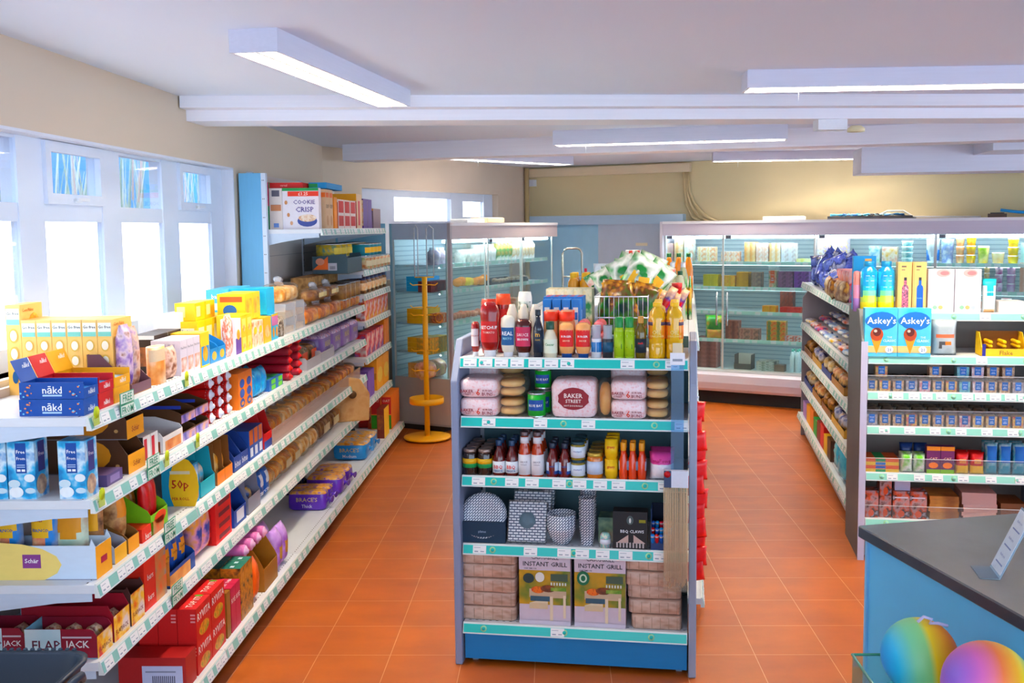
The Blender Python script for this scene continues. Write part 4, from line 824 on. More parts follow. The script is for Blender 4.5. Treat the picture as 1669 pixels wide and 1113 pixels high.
P(FL, z, 352, 378, carton, .2, .05, 'bright red biscuit box with dark print', D_, v=.02, n=1, st=4, base='e03a22', name='biscuit_box', dec=(('f', 'r', .2, .9, .3, .7, pm('7a2434')), ('l', 'r', .1, .9, .2, .8, pm('c22c20'))))
P(FL, z, 381, 401, tray, .2, .16, 'royal blue cracker tray', D_, v=.02, base='27489a', inner='8a8a94', lip=.5, cut=.2, name='cracker_tray', dec=(('f', 'r', .2, .8, .2, .9, pm('e8e8f4')), ('l', 'r', .4, .9, .3, .7, pm('dfe4f2'))))
P(FL, z, 404, 424, tray, .22, .2, 'grey card biscuit tray with yellow packets', D_, v=.02, base='8f8e9c', inner='7a6248', lip=.4, cut=.1, name='biscuit_tray')
P(FL, z + .006, 406, 422, pouch, .05, .10, 'yellow and blue mini pack in grey tray', D_, v=.05, n=2, base=pr(['f0c030', '3a70c0', 'e8e8e8'], 14), name='biscuit_packet')
P(FL, z, 426, 444, pouch, .06, .15, 'blue and white sandwich biscuit bag', D_, v=.03, n=2, base='2c62b8', name='biscuit_bag', dec=(('t', .1, .9, .15, .35, pm('ffffff'), 'OREO'), ('o', .2, .8, .5, .9, pm('e8f0fa'))))
for k, (a, b, t_, s_) in enumerate(((446, 470, 1, 13), (472, 500, 1, 15), (502, 530, 3, 17), (532, 562, 2, 18), (564, 590, 0, 20))):
    P(FL, z, a, b, breadbag, .2, [.13, .15, .16, .17, .18][k], ['clear bag of golden finger rolls', 'clear bag of crusty rolls', 'clear bag of bagels', 'clear bag of brown bread', 'clear bag of seeded rolls'][k], D_, v=.05, n=2, rw=2, seed=s_, tone=t_, name='roll_bag', dec='d8c8a0' if k % 2 else None)
g = M(); g.prism([(-.13, 0), (.13, 0), (.14, .2), (.07, .31), (-.03, .33), (-.13, .2)], 'y', -.02, .03, pr(['b88450', 'd2a878', 'c89862'], 8, .5)); g.bevel(.012, 2); g.lathe([(0, 0), (.03, 0), (.03, .002), (0, .002)], pm('6a4a30'), 14, T=Matrix.Translation((.01, -.021, .2)) @ Matrix.Rotation(pi / 2, 4, 'X'))
o = g.build('paper_bag', None, FL.w(FL.at(572, 0, .6), -.0, .5), FL.a - 1.2); tag(o, "brown paper bread bag with round sticker, far end of left run's fourth shelf", 'bag')
# ---- bottom shelf
z = .15; V = -.08
ry = (('f', 't', .08, .95, .55, .85, pm('f6eee8'), 'RYVITA'), ('f', 'o', .15, .85, .05, .45, pr(['a8642a', 'e0a050', '6a8a3a'], 24)), ('t', 't', .12, .85, .3, .7, pm('f6eee8'), 'TOP IT!'), ('t', 'o', .86, .97, .3, .8, pm('6aa830')), ('l', 'r', .7, .95, .8, .85, pm('e8a0a0')), ('l', 'r', .7, .95, .7, .75, pm('e8a0a0')), ('l', 'r', .7, .95, .6, .65, pm('e8a0a0')))
P(FL, z, 322, 368, carton, .075, .135, 'red crispbread box', E_, v=V, n=2, st=2, rw=3, base='cc2416', name='crispbread_box', dec=ry, dv=.077)
P(FL, z, 322, 368, carton, .075, .2, 'dark red crispbread box behind the lit ones', E_, v=V + .235, n=2, rw=2, base='8f1c18', name='crispbread_box', dec=ry, dv=.077)  # darker base puts the shade behind the front boxes into the colour
P(FL, z, 303, 320, carton, .26, .13, 'red shipping carton with a white barcode label', E_, v=V, base='a82420', name='shipping_carton', dec=(('l', 'r', .35, .95, .1, .75, pm('c4c4dc')), ('l', 's', .5, .85, .15, .45, pm('3c3c50'), 12), ('l', 'r', .4, .85, .55, .6, pm('8a8aa0'))))
P(FL, z, 370, 376, carton, .3, .2, 'brown cardboard divider beside the crispbreads', E_, v=V, base='9a6a38', name='card_divider', dec=())
P(FL, z, 377, 392, carton, .08, .2, 'magenta crispbread box', E_, v=V, n=2, rw=3, base='c01f50', name='crispbread_box', dec=(('t', 't', .1, .9, .3, .7, pm('f6e8f0'), 'THIN'), ('f', 't', .1, .9, .6, .8, pm('f6eee8'), 'RYE')))
P(FL, z, 393, 412, carton, .09, .24, 'cookie box with a dark green top', E_, v=V, n=3, rw=3, base=pr(['7a4a20', 'c88a40', '3a2414'], 22), name='cookie_box', dec=(('t', 'r', 0, 1, 0, 1, pm('1f6a5a')), ('t', 'r', .3, .7, .4, .6, pm('dfe8ee'))))
P(FL, z, 414, 426, pouch, .08, .2, 'bright orange crisp bag', E_, v=V, n=1, base='f2741e', name='crisp_bag', rw=2)
P(FL, z, 430, 452, tray, .3, .22, 'brown cardboard carton of cakes', E_, v=V, base='a8743c', inner='8a5f34', lip=.5, cut=.2, name='cardboard_carton')
P(FL, z + .22, 396, 436, roll_pack, .2, .06, 'pink and lilac rolled cake', E_, v=V + .04, n=4, base='d87ab0', end='e8b8d8', name='rolled_cake')
P(FL, z + .01, 432, 450, roll_pack, .2, .07, 'red rolled cake', E_, v=V + .1, n=2, base='c8283a', end='e86a5a', name='rolled_cake')
P(FL, z, 454, 472, pouch, .09, .22, 'lilac twisted bread bag', E_, v=V, n=2, rw=2, base=pr(['9a62c0', 'c8a0e0', 'b480d0'], 10, .3), name='bread_bag', dec=(('r', .3, .7, .3, .6, pm('d8a860')),))
for (a, b, v_, nn) in ((531, 544, V + .02, 0), (556, 577, V + .0, 1)):
    P(FL, z, a, b, loaf, .24, .125, 'purple wrapped thick sliced loaf, ' + ['near pair', 'far pair'][nn], E_, v=v_, n=2, rot=-90, base='5a32ac', text="BRACE'S", sub='Thick')
P(FL, z, 531, 544, loaf, .2, .12, 'navy wrapped loaf behind the purple ones', E_, v=V + .28, n=2, rot=-90, base='1c2450', text="BRACE'S", sub='Thick')
P(FL, z, 597, 616, loaf, .26, .14, 'bright blue wrapped medium sliced loaf', E_, v=V + .02, n=2, rot=-90, base='1f8cd0', text="BRACE'S", sub='Medium')
P(FL, z, 597, 616, loaf, .2, .13, 'dark teal wrapped loaf behind the blue ones', E_, v=V + .31, n=2, rot=-90, base='1a4a60', text="BRACE'S", sub='Medium')
P(FL, z, 626, 634, carton, .06, .25, 'brown and yellow biscuit box', E_, v=V + .02, base='7a3018', name='biscuit_box', dec=(('f', 'r', 0, 1, 0, 1, pm('f4c428')), ('l', 'r', .1, .9, .3, .8, pr(['b86a30', '5a2010'], 14))))
P(FL, z, 626, 634, carton, .07, .24, 'salmon pink cereal bar box', E_, v=V + .09, rw=2, base='e8604a', name='cereal_bar_box', dec=(('l', 'r', .1, .9, .2, .8, pr(['f0b0a0', 'c8402a', 'f4d0b0'], 16)),))
P(FL, z, 626, 634, carton, .09, .24, 'bright red cereal bar box behind', E_, v=V + .24, rw=1, base='c8281e', name='cereal_bar_box')
P(FL, z, 638, 651, carton, .09, .3, 'tall orange cereal box with red and green side', E_, v=V + .02, n=1, rw=2, base='f08a20', name='cereal_box', dec=(('l', 'r', .05, .95, .45, .95, pm('c82a24')), ('l', 'r', .05, .95, .02, .42, pm('4a9a3a')), ('l', 't', .15, .85, .8, .88, pm('f4e0d0'), 'OAT')))
# ---- far section of the left run
S6 = "on the far bay's can shelf"; pl = lambda k: "on far bay's " + ['first', 'second', 'third', 'fourth', 'fifth'][k] + ' shelf'
P(FL, 1.575, 540, 590, can, .075, .11, 'gold and teal food can', pl(0), v=.16, pv='v', n=6, st=2, rw=1, m1=pr(['2f8a8c', 'e0c040', '1f6a78'], 16), m2=pm('e8d070'))
P(FL, 1.575, 594, 630, can, .075, .105, 'small food can with a green label', pl(0), v=.02, n=6, st=1, rw=2, m1=pr(['c0683a', 'd8c8a0', '4a9a5a'], 12), m2=pm('e8e0c0'))
P(FL, 1.68, 594, 618, can, .075, .105, 'teal ringed food can on the upper layer', pl(0), v=.03, n=4, st=1, m1=pm('2a8a9a'), m2=pm('f0c030'))
P(FL, 1.575, 566, 590, tray, .26, .13, 'dark green carton with barcode and orange print', pl(0), v=.02, base='3c5560', inner='5a4a38', lip=.9, cut=.9, name='shipping_carton', dec=(('l', 'r', .45, .7, .2, .62, pm('c8c8d4')), ('l', 's', .5, .66, .26, .45, pm('3c3c50'), 8), ('l', 'd', .02, .45, .25, 1.0, pm('f07a1e')), ('l', 'o', .1, .35, .5, .9, pm('e8a088'))))
P(FL, 1.385, 594, 632, vessel, .07, .13, 'dark sauce jar with a navy lid', pl(1), v=.02, n=6, rw=2, name='jar', prof=((.95, 0), (1, .05), (1, .75), (.8, .82), (.8, 1, pm('2a3a6a')), (0, 1)), bm_=pr(['4a2a18', '8a5a2a', '3a4a2a'], 10), label=(.2, .65, 1, pr(['e8a050', 'f0e0c0', '5a7a3a'], 10)))
P(FL, 1.385, 560, 590, can, .08, .12, 'brown food can beside the jars', pl(1), v=.06, n=4, m1=pr(['6a4a2c', 'a88a5a'], 12))
P(FL, 1.17, 594, 632, carton, .07, .16, 'small white and red grocery packet', pl(2), v=.02, n=6, rw=1, base=pr(['e8e0e4', 'd84a3a', 'f0c860'], 12), name='grocery_packet')
P(FL, 1.17, 620, 633, carton, .07, .165, 'blue and white grocery packet', pl(2), v=.1, n=2, base='5aa0d0', name='grocery_packet')
P(FL, .88, 596, 625, carton, .09, .18, 'pink and white flour packet', pl(3), v=.02, n=4, base=pr(['f0e0d8', 'd83a44', '4a5aa0'], 10), name='flour_packet')
P(FL, .88, 626, 634, carton, .1, .22, 'plain orange carton', pl(3), v=.02, n=2, base='f0962a', name='carton')
P(FL, .53, 600, 610, carton, .1, .22, 'purple and white packet leaning', pl(4), v=.02, n=2, base='7a5ab0', name='packet', dec=(('l', 'r', .1, .9, .2, .8, pm('e8dce8')),))
P(FL, .53, 614, 634, carton, .12, .27, 'large yellow cereal box', pl(4), v=.02, n=2, base='f6b020', name='cereal_box', dec=(('l', 'r', .05, .95, .35, .55, pm('c88a20')), ('f', 'o', .1, .9, .2, .7, pm('f8d878'))))
# ---- cereal shelf
z = 1.905; T_ = 'on the high cereal shelf'
P(FL, z, 527, 531, carton, .24, .27, 'white cookie cereal box with big lettering', T_, v=.05, base='efe8ee', name='cereal_box', dec=(('l', 'r', .0, 1, .93, 1, pm('3f9a5a')), ('l', 'r', .15, 1, .80, .92, pm('e4502c')), ('l', 't', .35, .8, .82, .90, pm('ffe8e0'), '£1.25'), ('l', 't', .3, .9, .58, .74, pm('5a4a8a'), 'COOKIE'), ('l', 't', .36, .86, .4, .56, pm('5a4a8a'), 'CRISP'), ('l', 'o', .4, .95, .06, .34, pm('38488c')), ('l', 'o', .43, .93, .18, .36, pr(['c88a50', 'f0e0d0'], 40)), ('l', 'o', .06, .14, .6, .7, pm('c89068')), ('l', 'o', .12, .2, .3, .4, pm('c89068')), ('l', 'o', .2, .28, .1, .2, pm('d8a888'))))
P(FL, z, 527, 534, carton, .085, .27, 'cream cereal box seen edge on', T_, v=.292, base='e6dcd8', name='cereal_box', dec=(('l', 'r', .2, .8, .8, .95, pm('5a5a6a')), ('l', 'r', .1, .9, .45, .6, pm('c88a6a')), ('l', 'r', .3, .7, .05, .15, pm('6a8ac8'))))
P(FL, z, 527, 534, carton, .055, .31, 'pink and green cereal box seen edge on', T_, v=.38, base='2f9a64', name='cereal_box', dec=(('l', 'r', 0, 1, .5, 1, pm('e03a6a')), ('l', 'o', .2, .8, .8, .95, pm('f4e8f0')), ('l', 't', .1, .9, .6, .75, pm('ffffff'), 'oat'), ('l', 't', .1, .9, .35, .42, pm('ffffff'), 'crisp')))
P(FL, z, 533, 545, carton, .22, .265, 'tan cookie cereal box behind the white one', T_, v=.03, base='dcb898', n=2, name='cereal_box', dec=(('l', 'r', .7, 1, .80, .92, pm('e87a4a')), ('f', 'r', .1, .9, .8, .92, pm('e8744a')), ('f', 't', .1, .9, .5, .65, pm('6a4a3a'), 'CRISP'), ('f', 'o', .2, .8, .08, .35, pm('c89a78'))))
P(FL, z, 547, 552, carton, .2, .22, 'narrow orange cereal box', T_, v=.03, base='f39a1e', name='cereal_box')
P(FL, z, 553, 582, carton, .2, .21, 'red and white cereal box', T_, v=.03, n=3, base='e8d8d4', name='cereal_box', dec=(('f', 'r', .1, .9, .1, .45, pm('b81f34')), ('f', 'r', .1, .9, .55, .95, pm('c8283a')), ('l', 'r', .5, 1, .0, .9, pm('b81f34'))))
P(FL, z, 583, 592, carton, .2, .27, 'yellow topped red cereal box', T_, v=.03, n=1, base='e4c8a8', name='cereal_box', dec=(('l', 'r', 0, 1, .8, 1, pm('f4b02a')), ('l', 'r', .0, 1, .0, .78, pm('b82438')), ('f', 'r', .3, .6, .1, .8, pm('c83a4a'))))
P(FL, z, 594, 608, carton, .18, .24, 'purple and yellow cereal box', T_, v=.03, n=2, base='5a3a8a', name='cereal_box', dec=(('l', 'r', 0, 1, .1, .95, pr(['f2a82a', 'e8d8c0', 'c07830'], 14)),))
P(FL, z, 612, 624, carton, .14, .17, 'brown carton with an orange top', T_, v=.04, n=1, base='7a6470', name='cereal_box', dec=(('l', 'r', 0, 1, .9, 1, pm('f0a830')), ('t', 'r', 0, 1, 0, 1, pm('f4b440'))))
P(FL, z + .272, 527, 558, carton, .28, .035, 'red flat box lying on the cereal boxes', T_, v=.16, base='c22c34', name='flat_box', dec=(('l', 't', .3, .8, .3, .7, pm('e8a0a0'), 'cereal'),))
P(FL, z + .272, 534, 560, carton, .12, .04, 'blue flat box lying on the cereal boxes', T_, v=.03, base='2f8ac0', name='flat_box', dec=(('l', 'r', .0, .5, .2, .8, pm('3f9a5a')),))

# card signs and round tags clipped to the left run's price strips
for i, (px, zz, nn) in enumerate(((207, 1.31, 'top'), (250, 1.04, 'second'), (277, .76, 'third'), (289, .5, 'fourth'))):
    m = M(); sg = pm('4a9a78', .5); wt = pm('e8eee4', .5)
    m.box(-.055, .055, -.002, 0, .002, .042, sg); m.box(-.051, .051, -.0026, -.002, .005, .039, wt); m.text('FREE', (0, -.0032, .022), (1, 0, 0), (0, 0, 1), .09, .026, sg)
    m.box(-.055, .055, -.002, 0, -.040, .0, sg); m.box(-.051, .051, -.0026, -.002, -.037, -.003, wt); m.text('FROM', (0, -.0032, -.02), (1, 0, 0), (0, 0, 1), .09, .026, sg)
    u = FL.at(px, -.02, zz); tag(m.build('shelf_sign', None, FL.w(u, -.0195, zz), FL.a), "green and white FREE FROM card sign clipped to left run's %s shelf" % nn, 'shelf sign')
for i, (px, zz, nn) in enumerate(((157, 1.31, 'top shelf, near end'), (304, 1.31, 'top shelf, by the yellow boxes'), (166, 1.04, 'second shelf, near end'), (272, 1.04, 'second shelf, by the white cake tray'), (322, 1.04, 'second shelf, by the brown trays'))):
    m = M(); m.lathe([(0, 0), (.02, 0), (.02, .0015), (0, .0015)], pm('c8d440', .5), 18, T=Matrix.Translation((0, -.001, .012)) @ Matrix.Rotation(pi / 2, 4, 'X')); m.box(-.02, .02, -.0015, 0, -.03, .0, clear('e8f0a0', .5))
    u = FL.at(px, -.02, zz); tag(m.build('shelf_tag', None, FL.w(u, -.0195, zz), FL.a), "round lime tag clipped to left run's " + nn, 'tag')
# ---------------------------------------------------------------- goods of the middle gondola end cap
G1, G2, G3, G4, G5 = ["on front end cap's " + x + ' shelf' for x in ('top', 'second', 'third', 'fourth', 'bottom')]
z = 1.35
SQ = ((.62, 0), (.66, .12, pm('ecebf0')), (.85, .16), (1, .4), (.86, .6), (1, .82), (.9, .95), (.5, 1), (0, 1))
def sq(body, cap='ecebf0'): return ((.62, 0, pm(cap)), (.64, .13, pm(cap)), (.8, .15), (.98, .32), (.88, .55), (1, .78), (.92, .93), (.5, 1), (0, 1))
red, brn = pm('8e1c1c', .2, 0, .4), pm('4a1f1c', .2, 0, .4)
B1 = dict(name='squeezy_bottle', flat=1)
P(FG, z, 766, 780, vessel, .05, .15, 'small red ketchup bottle with white label', G1, v=.06, prof=sq(0), bm_=red, label=(.3, .8, .95, pm('ecdfe0')), txt=[('KETCHUP', .6, .1, pm('a02a2a'))], **B1)
P(FG, z, 780, 812, vessel, .06, .235, 'large upside down ketchup bottle', G1, v=.03, prof=sq(0), bm_=red, label=(.28, .66, .97, pm('c22c34')), txt=[('KETCHUP', .55, .06, pm('ffffff')), ('TOMATO', .46, .04, pm('f0c8c0'))], **B1)
P(FG, z, 782, 808, vessel, .06, .24, 'red tomato sauce bottle with bright red top', G1, v=.16, n=1, prof=((.9, 0), (1, .1), (.9, .5), (1, .85), (.9, .88), (.92, 1, pm('c8442c')), (0, 1)), bm_=red, label=(.3, .8, 1, pm('d8402c')), **B1)
P(FG, z, 814, 839, vessel, .05, .18, 'white salad cream bottle with blue label', G1, v=.03, prof=sq(0), bm_=pm('ece6d6', .25, 0, .3), label=(.3, .72, .96, pm('1f5a8c')), txt=[('REAL', .58, .09, pm('ffffff')), ('MAYO', .46, .06, pm('9cd0e0'))], **B1)
P(FG, z, 837, 866, vessel, .055, .165, 'brown sauce bottle with pink label', G1, v=.03, prof=sq(0), bm_=brn, label=(.3, .8, .98, pm('c2405c')), txt=[('SAUCE', .6, .08, pm('f4dce0')), ('BROWN', .48, .06, pm('ffffff'))], **B1)
P(FG, z, 868, 884, vessel, .04, .205, 'dark balsamic bottle with yellow lettering', G1, v=.03, name='sauce_bottle', prof=((1, 0), (1, .62), (.7, .72), (.5, .78), (.5, .9)), cap=(.6, .88, 1), capm=pm('14202c', .3), bm_=pm('1a2230', .15, 0, .5), label=(.12, .58, 1.02, pm('16283c')), txt=[('m', .48, .07, pm('e8b020')), ('OLIVE', .38, .03, pm('d8b020'))])
P(FG, z, 884, 907, vessel, .055, .155, 'cream salad dressing bottle with dark green cap', G1, v=.03, name='sauce_bottle', prof=((1, 0), (1, .55), (.7, .7), (.5, .76), (.5, .82)), cap=(.62, .78, 1), capm=pm('1c4a3a', .3), bm_=pm('e8e4cc', .2, 0, .4), label=(.14, .52, 1.02, pm('e8f0dc')), txt=[('Caesar', .38, .07, pm('2f8a4a'))])
P(FG, z, 909, 963, vessel, .055, .15, 'peach squeezy bottle with blue cap', G1, v=.03, n=2, prof=sq(0, '1f4a8c'), bm_=pm('eeb07c', .25, 0, .3), label=(.33, .8, .97, pm('d8342c')), txt=[('BURGER', .62, .06, pm('ffffff')), ('SAUCE', .5, .05, pm('ffe0c0'))], **B1)
P(FG, z, 963, 980, vessel, .045, .14, 'clear salt grinder', G1, v=.03, name='grinder', prof=((1, 0), (1, .6), (.8, .66, clear('e8ecf4', .4)), (.9, 1, clear('e8ecf4', .4)), (0, 1)), bm_=pm('dfe4ea', .3), label=(.2, .5, 1.02, pm('2f78b8')))
P(FG, z, 981, 999, vessel, .045, .14, 'dark pepper grinder', G1, v=.03, name='grinder', prof=((1, 0), (1, .6), (.8, .66, clear('e8ecf4', .4)), (.9, 1, clear('e8ecf4', .4)), (0, 1)), bm_=pm('2c2e34', .3), label=(.2, .5, 1.02, pm('23506c')))
P(FG, z, 1000, 1034, vessel, .04, .175, 'lime green cooking spray', G1, v=.03, n=2, name='spray_can', prof=((1, 0), (1, .02), (1, .68), (.85, .74), (.7, .76)), cap=(.8, .75, 1), capm=pm('2a8a4c', .35), bm_=pm('a4c23c', .3, 0, .3), label=(.05, .66, 1.02, pm('a8c840')), txt=[('oil', .3, .12, pm('3a6a1c')), ('fry', .55, .1, pm('f4f8e0'))])
P(FG, z, 1035, 1053, vessel, .045, .178, 'olive brown vinegar bottle with a cork coloured cap', G1, v=.03, name='vinegar_bottle', prof=((1, 0), (1, .62), (.8, .72), (.5, .78), (.5, .86)), cap=(.55, .84, 1), capm=pm('c89a5c', .5), bm_=pm('6a5a24', .1, 0, .6), label=(.15, .48, 1.02, pm('1f2c38')), txt=[('malt', .38, .05, pm('e04030'))])
oil = clear('f8cc3c', .55, .08)
P(FG, z, 1056, 1114, vessel, .075, .235, 'big golden sunflower oil bottle with yellow cap', G1, v=.03, n=2, name='oil_bottle', prof=((.95, 0), (1, .03), (1, .25), (.94, .27), (1, .3), (1, .72), (.85, .84), (.45, .9), (.45, .95)), cap=(.5, .93, 1), capm=pm('f4c818', .35), bm_=pm('e8b83c', .12, 0, .6), label=(.36, .70, 1.01, pm('f08c1c')), txt=[('OIL', .48, .08, pm('ffe6a0')), ('SUNFLOWER', .41, .035, pm('ffe6a0'))], lab2=(.6, .66, 1.02, pm('5a4a5c')))
P(FG, z, 1058, 1112, vessel, .075, .23, 'golden oil bottle standing behind', G1, v=.12, n=2, rw=3, name='oil_bottle', prof=((.95, 0), (1, .03), (1, .72), (.85, .84), (.45, .9), (.45, .95)), cap=(.5, .93, 1), capm=pm('f4c818', .35), bm_=pm('e8b83c', .12, 0, .6), label=(.36, .70, 1.01, pm('f08c1c')))
P(FG, z, 842, 866, vessel, .07, .27, 'tall white mayonnaise bottle', G1, v=.17, name='squeezy_bottle', prof=((.8, 0), (.9, .1), (1, .5), (1, .9), (.85, 1), (0, 1)), bm_=pm('eeece2', .25), label=(.5, .85, .98, pr(['5a8a6a', 'e8ece0', '2f5a4a'], 24)))
P(FG, z, 805, 832, vessel, .07, .26, 'round red topped sauce bottle', G1, v=.2, name='squeezy_bottle', prof=((.9, 0), (1, .1), (.9, .5), (1, .82), (.9, .9, pm('d8583c')), (.85, 1, pm('d8583c')), (0, 1)), bm_=red, label=(.3, .75, 1, pm('c83a30')))
P(FG, z, 824, 880, vessel, .06, .22, 'pale cream sauce bottle in the second row', G1, v=.11, n=3, name='squeezy_bottle', prof=((.9, 0), (1, .1), (.9, .5), (1, .82), (.6, .95), (.5, 1), (0, 1)), bm_=pm('eadfcf', .3))
P(FG, z, 884, 934, vessel, .06, .19, 'wide orange capped sauce bottle', G1, v=.12, n=2, rw=2, name='squeezy_bottle', prof=((1, 0), (1, .7), (.9, .78), (.95, .8, pm('e8502c')), (.95, 1, pm('e8502c')), (0, 1)), bm_=pm('e8b48c', .3))
P(FG, z, 936, 990, roll_pack, .12, .05, 'pink foil tube behind the sauces', G1, v=.14, n=2, st=3, base='e05a5c', end='f0909a', name='foil_tube')
P(FG, z, 884, 946, carton, .08, .225, 'blue and white stock carton', G1, v=.34, n=4, gap=.88, base='3a7cc8', name='stock_carton', dec=(('f', 'r', .2, .8, .1, .85, pm('eef2f8')), ('f', 'r', .25, .75, .6, .75, pm('2f5aa8')), ('t', 'r', .3, .7, .2, .8, pm('3a7cc8'))))
# second shelf
z = 1.094
P(FG, z, 745, 856, bunpack, .2, .082, 'burger bun pack with orange badge', G2, v=.02, n=1, st=2)
P(FG, z, 745, 856, bunpack, .18, .10, 'burger bun pack in the back row', G2, v=.23, n=1, st=2)
P(FG, z, 992, 1094, bunpack, .18, .10, 'burger bun pack in the back row, right side', G2, v=.23, n=1, st=2, kind=1)
cn = dict(m1=pm('3aa84a', .35), m2=pm('1f4a94'), name='drink_can', txt='BLUE BAY')
P(FG, z, 857, 888, can, .08, .108, 'green tin of beans with a blue oval', G2, v=.02, **cn)
P(FG, z + .109, 869, 897, can, .08, .09, 'green tin stacked on the tin behind', G2, v=.1, **cn)
P(FG, z, 869, 897, can, .08, .108, 'green tin supporting the stacked tin', G2, v=.1, **cn)
def bigbun(w, d, h, name='roll_packet'):
    t = empty(name); p = pr(['eccfd0', 'f1dfe2', 'e9b9bb'], 60, .35)
    m = M(); supere(m, (-w * .13, 0, h / 2), (w * .37, d / 2, h / 2), p, .3, 18, 9, .01, 3)
    m.poly((-w * .13, -d / 2 - .004, h * .52), (1, 0, 0), (0, 0, 1), [(w * .24 * cos(a * pi / 10) * (1 + .1 * (a % 2)), h * .29 * sin(a * pi / 10)) for a in range(20)], pm('8c2430'))
    for s_, zz, hh in (('BAKER', .6, .13), ('STREET', .46, .09), ('HOT DOG ROLLS', .34, .05)): m.text(s_, (-w * .13, -d / 2 - .006, h * zz), (1, 0, 0), (0, 0, 1), w * .3, h * hh, pm('f4e4e0'))
    m.build('printed_wrap', t)
    g = M(); supere(g, (w * .37, -d * .1, h * .48), (w * .1, d * .35, h * .43), pr(['a8652c', 'c98a4e', 'e0b27a'], 8, .5), .8, 14, 8, .02, 1); g.build('bun', t)
    g = M(); supere(g, (w * .36, 0, h / 2), (w * .14, d / 2, h * .48), film, .45, 14, 8, .03, 2); g.build('clear_bag', t); return t
P(FG, z, 896, 1000, bigbun, .16, .165, 'large dark red badged hot dog roll pack', G2, v=.03)
P(FG, z, 992, 1094, bunpack, .2, .082, 'burger bun pack with dark red badge', G2, v=.02, st=2, kind=1)
# third shelf
z = .836
gl_ = lambda h: pm(h, .12, 0, .6)
J = ((.94, 0), (1, .04), (1, .8), (.84, .88))
P(FG, z, 752, 800, vessel, .06, .115, 'yellow and green labelled pickle jar', G3, v=.03, n=2, rw=4, name='pickle_jar', prof=J, bm_=gl_('2a1a14'), cap=(.9, .87, 1), capm=pm('a08a80', .3, .6), label=(.3, .58, 1.01, pm('3a9a5c')), lab2=(.45, .64, 1.02, pm('e8b82c')), txt=[('Pickle', .54, .1, pm('2a1a10'))])
BO = ((.95, 0), (1, .04), (1, .45), (.75, .62), (.42, .75), (.4, .86))
P(FG, z, 801, 843, vessel, .055, .155, 'barbecue sauce bottle with blue cap', G3, v=.03, n=2, rw=3, name='sauce_bottle', prof=BO, bm_=gl_('5c1c14'), cap=(.5, .84, 1), capm=pm('1f3a5c', .3), label=(.1, .42, 1.02, pm('e8ecf0')), txt=[('BBQ', .26, .12, pm('d8442c')), ('sauce', .16, .06, pm('2f6a9c'))])
P(FG, z, 843, 885, vessel, .055, .195, 'tall white labelled sauce bottle', G3, v=.03, n=2, rw=3, name='sauce_bottle', prof=((.95, 0), (1, .04), (1, .52), (.8, .66), (.62, .74), (.6, .92)), bm_=gl_('b2481c'), cap=(.68, .9, 1), capm=pm('6a5a5c', .3, .5), label=(.05, .5, 1.02, pm('e6e4e8')), lab2=(.74, .88, .66, pm('e6e4e8')), txt=[('SAUCE', .34, .04, pm('5a5a6a')), ('tomato', .28, .03, pm('8a8a98'))])
P(FG, z, 889, 929, vessel, .055, .148, 'dark chutney bottle with navy cap', G3, v=.03, n=2, rw=3, name='sauce_bottle', prof=BO, bm_=gl_('6a1f1a'), cap=(.55, .84, 1), capm=pm('20283c', .3), label=(.1, .45, 1.02, pm('cfdcec')), lab2=(.1, .2, 1.03, pm('23488c')), txt=[('relish', .34, .06, pm('2a4a8a'))])
JJ = dict(name='jam_jar', prof=J, bm_=gl_('8a7a3a'), cap=(.92, .84, 1), capm=pm('23404c', .3), label=(.14, .74, 1.01, pm('dfe8f2')), txt=[('mustard', .5, .1, pm('3a5a9a'))])
P(FG, z, 929, 953, vessel, .06, .078, 'squat white labelled mustard jar', G3, v=.03, n=1, st=2, rw=3, **JJ)
P(FG, z, 955, 982, vessel, .065, .11, 'curry sauce jar with gold lid', G3, v=.03, n=1, rw=4, name='sauce_jar', prof=J, bm_=gl_('c8782c'), cap=(.92, .86, 1), capm=pm('c8a860', .3, .5), label=(.18, .68, 1.01, pm('c9d4e8')), txt=[('korma', .5, .08, pm('2f5a9c'))])
P(FG, z, 984, 1007, vessel, .06, .085, 'bright yellow gravy pot', G3, v=.03, n=1, st=2, rw=3, name='gravy_pot', prof=((.82, 0), (.9, .5), (.8, .52), (.98, .98), (0, 1)), bm_=pm('f4c81c', .4), label=(.15, .8, .92, pm('f6cc20')), txt=[('gravy', .6, .14, pm('c8442c'))])
P(FG, z, 1008, 1053, vessel, .045, .158, 'orange hot chilli sauce bottle', G3, v=.03, n=3, rw=2, name='sauce_bottle', prof=((.95, 0), (1, .04), (1, .5), (.6, .66), (.62, .8)), bm_=pm('d8541c', .2, 0, .5), cap=(.64, .78, 1), capm=pm('e8a030', .4), label=(.25, .5, 1.02, pm('b8c0d4')))
P(FG, z, 1057, 1100, pouch, .09, .12, 'bag of white and pink marshmallows', G3, v=.02, n=1, rw=2, base=pr(['f0f0f4', 'e4e4ee', 'f8f4f8'], 26, .4), dec=(('r', 0, 1, .62, 1, pm('d85a9c')), ('t', .15, .85, .66, .8, pm('b02468'), 'mallows')), name='marshmallow_bag')
